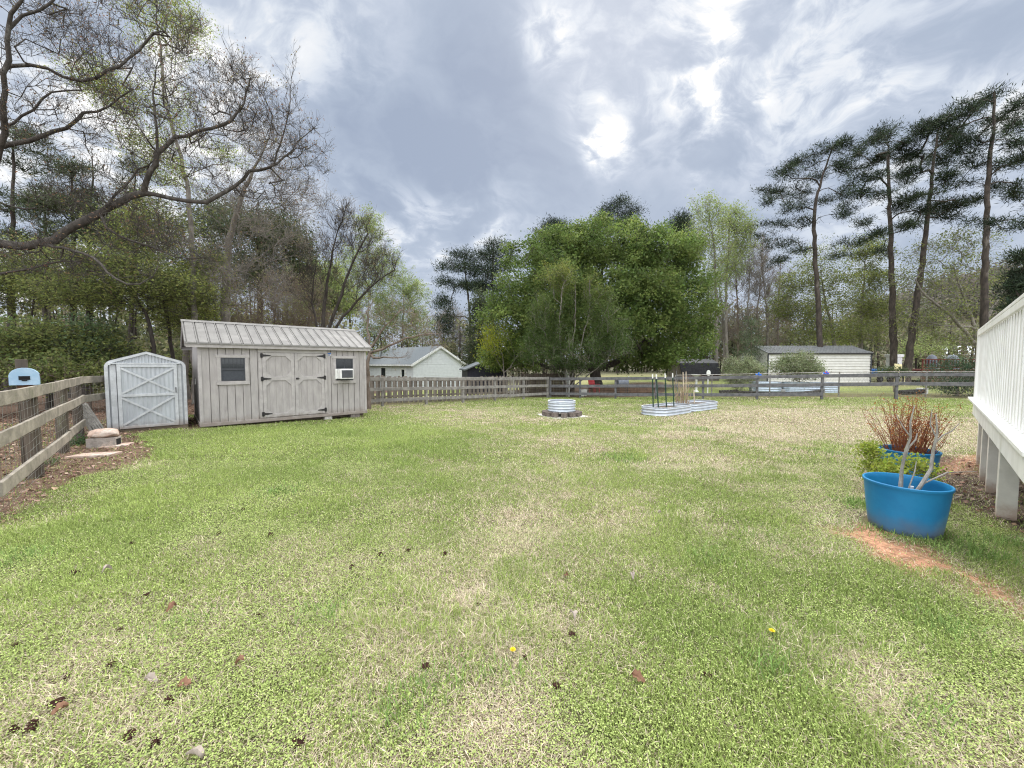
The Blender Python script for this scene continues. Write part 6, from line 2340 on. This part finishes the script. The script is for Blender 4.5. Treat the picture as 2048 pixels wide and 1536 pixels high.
# dead stalks in the farther raised bed
rs = np.random.RandomState(31)
c0 = G(1366, 13.95)
o = thing('dead_stalks', 'tangle of dry tan stalks standing in the farther raised bed', 'plant', (c0[0], c0[1], c0[2] + .2))
m = MB()
for i in range(34):
    p = np.array([rs.uniform(-.28, .22), rs.uniform(-.12, .12), 0])
    L = rs.uniform(.35, 1.05)
    dd = np.array([rs.randn() * .12, rs.randn() * .12, 1.0])
    pts = [p]
    for k in range(6):
        dd = dd + rs.randn(3) * .14
        dd /= np.linalg.norm(dd)
        p = p + dd * L / 6
        pts.append(p)
        if rs.rand() < .5:
            e = rs.randn(3)
            e /= np.linalg.norm(e)
            m.poly([p, p + e * rs.uniform(.05, .2)], [.005, .002], 3)
    m.poly(pts, list(np.linspace(.010, .004, 7)), 4)
m.build('stem', 'dead_stalk', o)

# --- far woods that read as one mass
def woods(name, label, seed, spans, cols, dens, hfun, size=(.5, 1.3), trunk_every=3.0, bark='bark_brown', k=14):
    rs = np.random.RandomState(seed)
    C, T0, T1_, R = [], [], [], []
    for (x0, y0, x1, y1, h, wdt, n) in spans:
        for i in range(n):
            t = rs.rand()
            x = x0 + (x1 - x0) * t + rs.randn() * wdt * .5
            y = y0 + (y1 - y0) * t + rs.randn() * wdt * .5
            z = float(g(x, y))
            hh = h * rs.uniform(.55, 1.15)
            T0.append((x, y, z - .3))
            tp = (x + rs.randn() * .5, y + rs.randn() * .5, z + hh)
            T1_.append(tp)
            R.append(.06 + .012 * hh)
            for j in range(dens):
                a = rs.rand() ** .8
                zz = z + hh * (.08 + .95 * a)
                w = hh * .22 * (1.05 - .6 * a)
                C.append((x + rs.randn() * w, y + rs.randn() * w, zz))
    T0, T1_, R = np.array(T0), np.array(T1_), np.array(R)
    v1, f1 = tubes(T0, T1_, R, R * .3, 5)
    v2, f2, c2 = leaf_quads(rs, np.array(C), k, size[1] * .7, size, .5, cols, clump_var=.35)
    c1 = np.tile(np.array([[.075, .062, .052]]), (len(v1), 1))
    o = np_mesh(name, np.concatenate([v1, v2]), np.concatenate([f1, f2 + len(v1)]), 'leaf', cols=np.concatenate([c1, c2]))
    return tag(o, label, 'woods', kind='stuff')


WC = [(.085, .095, .055), (.14, .155, .075), (.21, .23, .09), (.20, .165, .13)]
woods('woods', 'dim mixed woods closing the view behind the left trees', 300, [(-85, 32, -55, 56, 7, 8, 110), (-60, 4, -58, 34, 7, 7, 90), (-55, 54, -14, 64, 7, 8, 130), (-30, 34, -17.5, 39, 5.5, 3, 60), (-40, 30, -16, 34, 6.5, 4, 70), (-46, 40, -22, 46, 9.5, 4, 90), (-34, 24, -20, 27, 3.2, 3, 40)], WC, 14, None, size=(.18, .5), k=22)
woods('woods', 'far mixed woods behind the round tree and the beige building', 301, [(-16, 66, 20, 72, 9, 8, 80), (18, 62, 48, 58, 9, 8, 90), (46, 58, 80, 44, 8, 8, 70)], [(.10, .115, .065), (.15, .16, .085), (.21, .18, .135), (.20, .225, .10)], 12, None, size=(.25, .65), k=22)
hs = []
for i in range(14):
    a = i / 13
    hs.append((150 + 40 * a, 175 - 80 * a, 215 + 60 * a, 185 - 80 * a, 11, 22, 42))
woods('hill_woods', 'brownish grey bare woods covering the hill far right', 302, hs, [(.17, .15, .14), (.20, .18, .15), (.18, .19, .13), (.14, .125, .115)], 8, None, size=(.8, 1.9), k=13)

# ------------------------------------------------------------------ ground, lawn grass, leaf litter, small things lying about
def poly_sd(x, y, poly):
    """signed distance to a polygon, negative inside"""
    x, y = np.asarray(x, float), np.asarray(y, float)
    d = np.full(x.shape, 1e9)
    ins = np.zeros(x.shape, bool)
    n = len(poly)
    for i in range(n):
        ax, ay = poly[i][:2]
        bx, by = poly[(i + 1) % n][:2]
        ex, ey = bx - ax, by - ay
        t = np.clip(((x - ax) * ex + (y - ay) * ey) / (ex * ex + ey * ey + 1e-12), 0, 1)
        d = np.minimum(d, np.hypot(x - ax - t * ex, y - ay - t * ey))
        c = ((ay > y) != (by > y)) & (x < ex * (y - ay) / (ey + 1e-12 * (ey == 0)) + ax)
        ins ^= c
    return np.where(ins, -d, d)


def pxpoly(pts):
    return [GV(u, v)[:2] for u, v in pts]


LIT = pxpoly([(-60, 1075), (30, 1030), (90, 985), (165, 955), (240, 935), (300, 918), (318, 902), (275, 888), (262, 872)]) + [(-8.3, 9.0), (-10.5, 12), (-14, 12), (-9, 3)]
CLAY = pxpoly([(1675, 1062), (1735, 1052), (1800, 1078), (1880, 1108), (1970, 1145), (2070, 1200), (2090, 1270), (1960, 1195), (1880, 1160), (1795, 1138), (1720, 1105)])
MULCH = [(4.6, 3.1), (4.85, 3.9), (5.0, 4.45), (5.5, 5.15), (6.2, 5.9), (7.3, 6.6), (9.6, 4.0), (6, 0.5), (4.4, 1.8)]
CLAY2 = pxpoly([(1890, 925), (1935, 912), (1975, 905), (1975, 930), (1930, 948), (1890, 945)])
EARTH = [G(1080, 22.2)[:2], G(1240, 21.0)[:2], G(1330, 22.5)[:2], G(1330, 34)[:2], G(980, 34)[:2], G(1000, 24)[:2]]
SHEDF = [np.array([-7.403, 9.09]) + UX * a + BX * b_ for a, b_ in ((-.3, -.12), (2.2, -.10), (4.0, -.02), (4.0, 2.6), (-.3, 2.6))]
SHEDM = [np.array([-8.80, 8.30]) + UX * a + BX * b_ for a, b_ in ((-.1, -.16), (1.7, -.16), (1.7, 2), (-.1, 2))]


def masks(x, y):
    n = fbm(x * 1.7, y * 1.7, 3) - .5
    n2 = fbm(x * 6, y * 6, 4) - .5
    w = .55 * n + .25 * n2
    s = lambda d, k: np.clip(.5 - (d + w * k) / .22, 0, 1)
    lit = s(poly_sd(x, y, LIT), .9)
    lit = np.maximum(lit, np.clip(.5 - ((np.stack([x, y], -1) - A0) @ UX + .25) / .2, 0, 1) * (y < 14))
    lit = np.maximum(lit, s(poly_sd(x, y, SHEDM), .3))
    lit = np.maximum(lit, np.clip((-x - 9.2 + w) / .5, 0, 1) * (y < 40) * np.clip((x + 34) / 8, 0, 1))
    clay = np.maximum(s(poly_sd(x, y, CLAY), 1.0) * np.clip(.75 + 3.0 * (fbm(x * 5, y * 5, 45, 3) - .38), .25, 1), s(poly_sd(x, y, CLAY2), .5) * .8)
    mul = s(poly_sd(x, y, MULCH), .6)
    earth = np.maximum(s(poly_sd(x, y, EARTH), 1.0), s(poly_sd(x, y, SHEDF), .15) * .9)
    return lit, clay, mul, earth


_dryspots = [(GV(u, v)[:2], r, a) for u, v, r, a in
             ((1700, 838, 5.0, .50), (1450, 845, 3.5, .30), (1880, 870, 2.5, .42), (1250, 880, 1.7, .26), (1000, 838, 2.4, .35), (1060, 985, 1.2, .22), (700, 815, 1.5, .2), (1150, 930, .9, .2), (640, 960, .7, .2), (860, 815, 2.0, .28),
              (760, 1290, .36, .42), (1010, 1440, .20, .45), (440, 1240, .22, .35), (700, 1400, .15, .25), (1230, 1130, .5, .2), (1050, 1150, .5, .22), (900, 1180, .4, .2), (1750, 1340, .35, .3), (980, 1060, .6, .22), (280, 925, .6, .55), (620, 1480, .2, .1), (850, 1450, .3, -.25), (560, 1400, .3, -.2),
              (400, 905, 2.2, -.45), (600, 870, 3, -.42), (330, 1050, 1.2, -.35), (150, 1180, .5, -.35), (520, 1000, .9, -.25), (760, 880, 2.2, -.3), (900, 905, .5, -.35), (1260, 915, .35, -.55), (1200, 795, 3, -.4), (850, 805, 2.0, -.2), (1480, 1130, .5, -.3), (1330, 1230, .5, -.2), (1500, 1330, .4, -.15), (1900, 1230, .5, -.2), (1960, 1080, .6, -.35), (1240, 862, 1.2, -.3))]


def dryness(x, y):
    d = .37 + .70 * (fbm(x * .8 + 5, y * .8, 21, 4, .6) - .5) + .75 * (fbm(x * 3.1, y * 3.1, 22, 3) - .5)
    for (c, r, a) in _dryspots:
        d = d + (.85 if a < 0 or c[1] > 8 else .55) * a * np.exp(-((x - c[0]) ** 2 + (y - c[1]) ** 2) / (r * r))
    return np.clip(d, 0, 1)


def axis(lo, hi, step, far, k=1.22):
    a = list(np.arange(lo, hi + 1e-6, step))
    s = step
    while a[-1] < far:
        s *= k
        a.append(a[-1] + s)
    s = step
    while a[0] > -far:
        s *= k
        a.insert(0, a[0] - s)
    return np.array(a)


xs, ys = axis(-15, 18, .125, 900), axis(-2, 26, .125, 900)
X, Y = np.meshgrid(xs, ys, indexing='ij')
Zg = g(X, Y)
near = (np.abs(X) < 20) & (Y < 30) & (Y > -5)
Zg = Zg + near * (.022 * (fbm(X * 1.1, Y * 1.1, 8) - .5) + .03 * (fbm(X * .35, Y * .35, 9) - .5))
lit, clay, mul, earth = masks(X, Y)
dr = dryness(X, Y)
green, straw = np.array([.085, .092, .036]), np.array([.165, .13, .082])
cg = green + (straw - green) * np.clip(dr * 1.1, 0, 1)[..., None]
fl = fbm(X * .22, Y * .22, 33)
far_c = np.array([.20, .235, .08]) + (np.array([.33, .30, .15]) - np.array([.20, .235, .08])) * np.clip((fl - .35) * 2.2, 0, 1)[..., None]
t = np.clip((Y - 20) / 4, 0, 1)[..., None]
cg = cg * (1 - t) + far_c * t
rim = np.clip((np.hypot(X, Y) - 38) / 18, 0, 1)[..., None]
cg = cg * (1 - rim) + np.array([.085, .08, .05]) * rim
for mk, col in ((earth, (.13, .095, .068)), (lit, (.125, .082, .060)), (mul, (.085, .062, .048)), (clay, (.37, .20, .125))):
    cg = cg * (1 - mk[..., None]) + np.array(col) * mk[..., None]
cg *= (1 + .30 * (fbm(X * 9, Y * 9, 12, 3) - .5))[..., None]
i = np.arange(len(xs) * len(ys)).reshape(len(xs), len(ys))
Fq = np.stack([i[:-1, :-1].ravel(), i[1:, :-1].ravel(), i[1:, 1:].ravel(), i[:-1, 1:].ravel()], -1)


def ground_mat():
    m = bpy.data.materials.new('ground')
    m.use_nodes = True
    t = m.node_tree
    b = t.nodes['Principled BSDF']
    b.inputs['Roughness'].default_value = .95
    b.inputs['Specular IOR Level'].default_value = .1
    at = N(t, 'ShaderNodeAttribute', attribute_name='col')
    tc = N(t, 'ShaderNodeTexCoord')
    n1 = N(t, 'ShaderNodeTexNoise', ins={'Vector': tc.outputs['Object'], 'Scale': 26.0, 'Detail': 8.0, 'Roughness': .7})
    n2 = N(t, 'ShaderNodeTexNoise', ins={'Vector': tc.outputs['Object'], 'Scale': 3.1, 'Detail': 8.0, 'Roughness': .7})
    f = smooth(t, n1.outputs[0], .3, .7, .55, 1.45)
    f2 = smooth(t, n2.outputs[0], .3, .7, .8, 1.2)
    k = mth(t, 'MULTIPLY', f, f2)
    sc = N(t, 'ShaderNodeVectorMath', op='SCALE', ins={0: at.outputs['Color']})
    t.links.new(k, sc.inputs['Scale'])
    t.links.new(sc.outputs[0], b.inputs['Base Color'])
    bp = N(t, 'ShaderNodeBump', ins={'Strength': .6, 'Distance': .03, 'Height': n1.outputs[0]})
    t.links.new(bp.outputs[0], b.inputs['Normal'])
    return m


gm = ground_mat()
tag(np_mesh('ground', np.stack([X.ravel(), Y.ravel(), Zg.ravel()], -1), Fq, gm, cols=cg.reshape(-1, 3), smooth=True), kind='structure')


def gz(x, y):
    return g(x, y) + .022 * (fbm(x * 1.1, y * 1.1, 8) - .5) + .03 * (fbm(x * .35, y * .35, 9) - .5)


def lawn_grass():
    rs = np.random.RandomState(500)
    VB, FB, CB = [], [], []
    off = 0
    TF = np.array([16.5 - 2.0, 16.5 - 21.6])

    for (y0, y1, dens, sc) in ((.9, 2.3, 34000, .78), (2.3, 3.6, 21000, .85), (3.6, 6, 11000, 1.08), (6, 10, 4600, 1.5), (10, 16, 1900, 2.1), (16, 25, 750, 3.1)):
        hw = lambda y: 1.38 * y + .9
        A = (hw(y0) + hw(y1)) * (y1 - y0)
        n = int(A * dens)
        y = rs.uniform(y0, y1, int(n * 1.35))
        keep = rs.rand(len(y)) < hw(y) / hw(y1)
        y = y[keep]
        x = rs.uniform(-1, 1, len(y)) * hw(y)
        lit, clay, mul, earth = masks(x, y)
        bare = np.maximum.reduce([lit * .93, clay * .92, mul * .88, earth * .97])
        dr = dryness(x, y)
        ok = rs.rand(len(x)) > bare
        p = np.stack([x, y], -1)
        # stay inside the yard and out from under what stands on it
        ok &= ((p - np.array([2.0, 21.5])) @ (BX)) < .6
        d2 = np.array([-(16.5 - 21.5), 16.5 - 2.0])
        d2 = d2 / np.linalg.norm(d2)
        ok &= (y < 21.5 + (x - 2) * (16.5 - 21.5) / 14.5 + 1.5) | (x < 2)
        for (cx, cy, r) in ((fc[0], fc[1], .72), (T1[0], T1[1], .32), (T2[0], T2[1], .3)):
            ok &= np.hypot(x - cx, y - cy) > r
        ca, sa = math.cos(math.radians(37)), math.sin(math.radians(37))
        for (cx, cy) in ((5.25, 13.0), (6.83, 14.28)):
            lx, ly = (x - cx) * ca + (y - cy) * sa, -(x - cx) * sa + (y - cy) * ca
            ok &= ~((np.abs(lx) < 1.06) & (np.abs(ly) < .47))
        x, y, dr, lit = x[ok], y[ok], dr[ok], lit[ok]
        n = len(x)
        z = gz(x, y)
        pn = fbm(x * .9 + 40, y * .9, 51, 4)
        cn = fbm(x * .8, y * .8 + 9, 52, 4, .6)
        clov_b = np.clip((cn - .40) * 5, .25, 1)
        clov_b = np.maximum(clov_b, .9 * np.exp(-(((x + 2.4) / 1.2) ** 2 + ((y - 1.9) / .8) ** 2)))
        is_straw = rs.rand(n) < np.clip(dr * 1.1 + .02, .14, .9)
        is_clov = (~is_straw) & (rs.rand(n) < clov_b * .85 * (1 if y0 < 6 else .5))
        is_bl = ~(is_straw | is_clov)
        tall = np.exp(-((fbm(x * 1.3, y * 1.3, 61, 3) - .75) / .09) ** 2)
        h = rs.uniform(.016, .040, n) * (1 + .8 * tall) * min(sc ** .35, 1.6)
        h = np.where(is_straw, h * rs.uniform(.5, 1.2, n), h)
        wd = rs.uniform(.0016, .0030, n) * sc
        az = rs.uniform(0, 2 * np.pi, n)
        lean = np.where(is_straw, rs.uniform(.5, 2.2, n), rs.uniform(.1, 1.1, n))
        ln = np.stack([np.cos(az) * lean * h, np.sin(az) * lean * h, h * np.where(is_straw, rs.uniform(.15, .9, n), 1)], -1)
        fa = az + np.pi / 2 + rs.uniform(-.6, .6, n)
        sd = np.stack([np.cos(fa), np.sin(fa), np.zeros(n)], -1) * wd[:, None]
        base = np.stack([x, y, z - .004], -1)
        # colours
        u = rs.rand(n, 1)
        gA, gB, gC = np.array([.19, .275, .062]), np.array([.36, .445, .13]), np.array([.51, .57, .22])
        patch = np.clip((pn - .35) * 3, 0, 1)[:, None]
        col = gA + (gB - gA) * np.clip(u * .7 + patch * .5, 0, 1) + (gC - gB) * np.clip(u - .75, 0, 1) * 2
        sA, sB = np.array([.42, .345, .235]), np.array([.78, .69, .53])
        col = np.where(is_straw[:, None], sA + (sB - sA) * u, col)
        cA, cB = np.array([.265, .355, .095]), np.array([.475, .545, .20])
        col = np.where(is_clov[:, None], cA + (cB - cA) * np.clip(u * .6 + .5 * (fbm(x * .7, y * .7, 71)[:, None] - .2), 0, 1), col)
        col = col * rs.uniform(.55, 1.28, (n, 1))
        # blades: bent in the middle, two faces
        b = ~is_clov
        P0, S, Lv = base[b], sd[b], ln[b]
        mid = P0 + Lv * np.array([.38, .38, .62])
        tip = P0 + Lv
        v = np.stack([P0 - S, P0 + S, mid + S * .85, mid - S * .85, tip], 1).reshape(-1, 3)
        k = len(P0)
        o = (np.arange(k) * 5)[:, None]
        FB.append((np.concatenate([o + 0, o + 1, o + 2, o + 3], 1) + off, np.concatenate([o + 3, o + 2, o + 4], 1) + off))
        VB.append(v)
        CB.append(np.repeat(col[b], 5, axis=0))
        off += len(v)
        # clover and weed leaves: small, held nearly level
        c = is_clov
        k = int(c.sum())
        if k:
            ctr = base[c] + np.stack([rs.uniform(-.01, .01, k), rs.uniform(-.01, .01, k), rs.uniform(.008, .042, k)], -1)
            a1 = rs.uniform(0, 2 * np.pi, k)
            r = rs.uniform(.0032, .0068, k) * sc
            e1 = np.stack([np.cos(a1), np.sin(a1), rs.uniform(-.5, .5, k)], -1) * r[:, None]
            e2 = np.stack([-np.sin(a1), np.cos(a1), rs.uniform(-.5, .5, k)], -1) * (r * .8)[:, None]
            v = np.stack([ctr - e1, ctr + e2 - e1 * .2, ctr + e1, ctr - e2 - e1 * .2], 1).reshape(-1, 3)
            o = (np.arange(k) * 4)[:, None]
            FB.append((np.concatenate([o, o + 1, o + 2, o + 3], 1) + off, None))
            VB.append(v)
            CB.append(np.repeat(col[c], 4, axis=0))
            off += len(v)
    # taller tufts
    tufts = [(870, 1365, 120, .055), (800, 1425, 90, .055), (380, 1245, 90, .05), (1000, 1345, 60, .07), (1235, 917, 260, .07), (1780, 810, 60, .08), (1900, 1260, 200, .055), (1960, 1110, 400, .07), (2020, 1090, 300, .07), (1420, 1115, 140, .07), (1545, 1345, 120, .07), (1860, 1440, 100, .05),
             (1640, 905, 100, .07), (1400, 860, 120, .08), (640, 1235, 90, .07), (560, 985, 120, .06), (1765, 1065, 160, .06), (1715, 1010, 160, .07), (1900, 1075, 260, .06), (1840, 1085, 160, .06), (40, 1120, 200, .06), (1530, 1080, 90, .06)]
    for (u, v_, n, hh) in tufts:
        c = GV(u, v_)
        r = .16 if c[1] < 2.6 else (.22 if c[1] < 5 else .5)
        x, y = c[0] + rs.randn(n) * r * .55, c[1] + rs.randn(n) * r * .5
        z = gz(x, y)
        az = rs.uniform(0, 2 * np.pi, n)
        h = hh * rs.uniform(.5, 1.2, n)
        L = rs.uniform(.3, 1.2, n) * h
        Lv = np.stack([np.cos(az) * L, np.sin(az) * L, h], -1)
        w = rs.uniform(.0018, .0032, n) * (1 if c[1] < 4 else 2.2)
        S = np.stack([-np.sin(az), np.cos(az), np.zeros(n)], -1) * w[:, None]
        P0 = np.stack([x, y, z], -1)
        mid = P0 + Lv * np.array([.4, .4, .65])
        v = np.stack([P0 - S, P0 + S, mid + S * .85, mid - S * .85, P0 + Lv], 1).reshape(-1, 3)
        o = (np.arange(n) * 5)[:, None]
        FB.append((np.concatenate([o, o + 1, o + 2, o + 3], 1) + off, np.concatenate([o + 3, o + 2, o + 4], 1) + off))
        VB.append(v)
        CB.append(np.repeat(np.array([.155, .245, .065]) * rs.uniform(.7, 1.5, (n, 1)), 5, axis=0))
        off += len(v)
    q = np.concatenate([f[0] for f in FB])
    t3 = np.concatenate([f[1] for f in FB if f[1] is not None])
    o = np_mesh('grass', np.concatenate(VB), [q, t3], 'grass_blade', cols=np.concatenate(CB))
    tag(o, 'mown lawn of green grass, clover and dry straw blades', 'grass', kind='stuff')
    print('grass verts', off)


lawn_grass()


def litter():
    rs = np.random.RandomState(7)
    n = 90000
    x = rs.uniform(-15, 7.5, n)
    y = rs.uniform(1.5, 17, n)
    lit, clay, mul, earth = masks(x, y)
    dist = np.hypot(x, y)
    pk = np.clip(lit, 0, 1) * np.clip(1.5 - dist / 22, .15, 1) + mul * .5 + clay * .03
    ok = (rs.rand(n) < pk) & (np.abs(x) < 1.5 * y + 2)
    x, y = x[ok], y[ok]
    C = np.stack([x, y, gz(x, y) + rs.uniform(.004, .03, len(x))], -1)
    cols = [(.105, .062, .045), (.19, .115, .08), (.29, .195, .145), (.38, .28, .22)]
    v, f, c = leaf_quads(rs, C, 1, .005, (.025, .075), .62, cols, flat=.75, var=.25)
    tag(np_mesh('leaf_litter', v, f, 'litter', cols=c), 'brown fallen leaves along the left fence and under the deck', 'leaf litter', kind='stuff')


litter()

# pine cones
rs = np.random.RandomState(12)


def cone_mesh():
    m = MB()
    m.lathe([(0, -.028), (.012, -.024), (.016, -.01), (.014, .01), (.006, .026), (0, .03)], 8)
    for k in range(46):
        t = (k + .5) / 46
        zz = -.024 + .05 * t
        a = k * 2.39996
        rr = .013 * (1 - .45 * t) + .004
        d = np.array([math.cos(a), math.sin(a), -.35 + 1.0 * t])
        d /= np.linalg.norm(d)
        s = np.array([-math.sin(a), math.cos(a), 0])
        p = np.array([math.cos(a) * rr * .6, math.sin(a) * rr * .6, zz])
        L = .021 * (1 - .35 * t)
        e = p + d * L
        w = .0065
        u_ = np.cross(d, s) * .002
        vs = [p - s * w * .5, p + s * w * .5, e + s * w, e - s * w, p - s * w * .5 + u_, p + s * w * .5 + u_, e + s * w * .8 + u_, e - s * w * .8 + u_]
        m.add(vs, [(0, 1, 2, 3), (7, 6, 5, 4), (0, 4, 5, 1), (1, 5, 6, 2), (2, 6, 7, 3), (3, 7, 4, 0)])
    return m


cones = [(223, 1335), (133, 1360), (63, 1461), (115, 1412), (339, 1407), (258, 1475), (293, 1195), (518, 1234), (31, 1295), (150, 1150), (309, 1490), (438, 1072), (28, 1466), (851, 1337), (1050, 1318), (1112, 1375), (889, 1112), (760, 1114), (703, 1138), (958, 1213), (817, 1106),
         (1145, 1273), (486, 1023), (540, 1075), (595, 1490), (1415, 1360), (265, 1090), (240, 1265)]
c0 = None
for (u, v) in cones:
    p = GV(u, v)
    if c0 is None:
        c0 = cone_mesh().build('pine_cone', 'cone_brown', None)
        o = c0
    else:
        o = c0.copy()
        COL.objects.link(o)
    s = rs.uniform(.42, .80)
    o.location = (p[0], p[1], float(gz(p[0], p[1])) + .012)
    o.rotation_euler = (rs.uniform(.9, 2.0), rs.uniform(-.4, .4), rs.uniform(0, 6.28))
    o.scale = (s, s, s)
    tag(o, 'small dark brown pine cone lying in the lawn', 'pine cone', 'pine cones on the lawn')

# dead leaves
leafs = [(215, 1152, 'leaf_pale', 'pale tan curled leaf in the green grass on the left'), (342, 1227, 'leaf_brown', 'reddish brown leaf beside a straw patch on the left'), (304, 1373, 'leaf_pale', 'buff dead leaf between two pine cones'),
         (119, 1433, 'leaf_brown', 'brown dead leaf near the lower left pine cones'), (388, 1523, 'leaf_pale', 'pale leaf at the bottom edge of the lawn'), (1138, 1154, 'leaf_brown', 'dark reddish leaf standing up in the middle lawn'),
         (1142, 1243, 'leaf_pale', 'pale grey curled leaf in the clover patch'), (1265, 1163, 'leaf_pale', 'small whitish leaf right of the dark reddish leaf'), (1277, 1367, 'leaf_brown', 'buff brown leaf in the lower right clover'), (1318, 1030, 'leaf_pale', 'whitish leaf far out in the lawn toward the blue tub'),
         (370, 1380, 'leaf_brown', 'large brown leaf right of the lower left pine cones'), (480, 1335, 'leaf_brown', 'brown leaf half hidden in the grass on the left')]
for k, (u, v, mt, lab) in enumerate(leafs):
    p = GV(u, v)
    rs2 = np.random.RandomState(k)
    m = MB()
    n = 9
    vs = []
    L = rs2.uniform(.042, .068)
    for i in range(n + 1):
        t = i / n
        w = math.sin(math.pi * min(1, t * 1.02)) ** .7 * L * .33 * (1 + .35 * math.cos(t * 19 + k))
        zc = .018 * math.sin(math.pi * t) + .012 * math.sin(3 * t + k)
        for s in (-1, 0, 1):
            vs.append((L * (t - .5), s * w, zc + abs(s) * .016 * (1 + .5 * math.sin(5 * t))))
    fs = []
    for i in range(n):
        for s in (0, 1):
            fs.append((i * 3 + s, i * 3 + s + 1, i * 3 + 4 + s, i * 3 + 3 + s))
    m.add(vs, fs)
    o = m.build('dead_leaf', mt, None, smooth=True, loc=(p[0], p[1], float(gz(p[0], p[1])) + .022), rz=rs2.uniform(0, 6))
    sd = o.modifiers.new('thick', 'SOLIDIFY')
    sd.thickness = .0012
    o.rotation_euler.x = rs2.uniform(-.4, .6) if k != 5 else 1.1
    tag(o, lab, 'leaf')
for (u, v, lab) in ((1543, 1281, 'bright yellow dandelion in the lower right clover'), (1025, 1316, 'yellow flower spike beside the middle pine cone')):
    p = GV(u, v)
    o = thing('dandelion', lab, 'flower', (p[0], p[1], float(gz(p[0], p[1]))))
    m = MB()
    m.poly([(0, 0, 0), (.003, 0, .03), (.002, .002, .052)], .0018, 6)
    m.build('stem', 'post_green', o)
    m = MB()
    for ring, (r, zt, n) in enumerate(((.016, .053, 14), (.011, .057, 11), (.006, .060, 7))):
        for i in range(n):
            a = 2 * math.pi * i / n + ring
            d, s = np.array([math.cos(a), math.sin(a), 0]), np.array([-math.sin(a), math.cos(a), 0])
            q = np.array([.002, .002, .052])
            e = q + d * r + np.array([0, 0, zt - .052])
            m.add([q - s * .001, q + s * .001, e + s * .0024, e - s * .0024, q + np.array([0, 0, .0012]), e + np.array([0, 0, .0012])], [(0, 1, 2, 3), (4, 3, 5), (4, 5, 2, 1), (0, 3, 4), (3, 2, 5)])
    m.build('petals', 'flower_yellow', o)
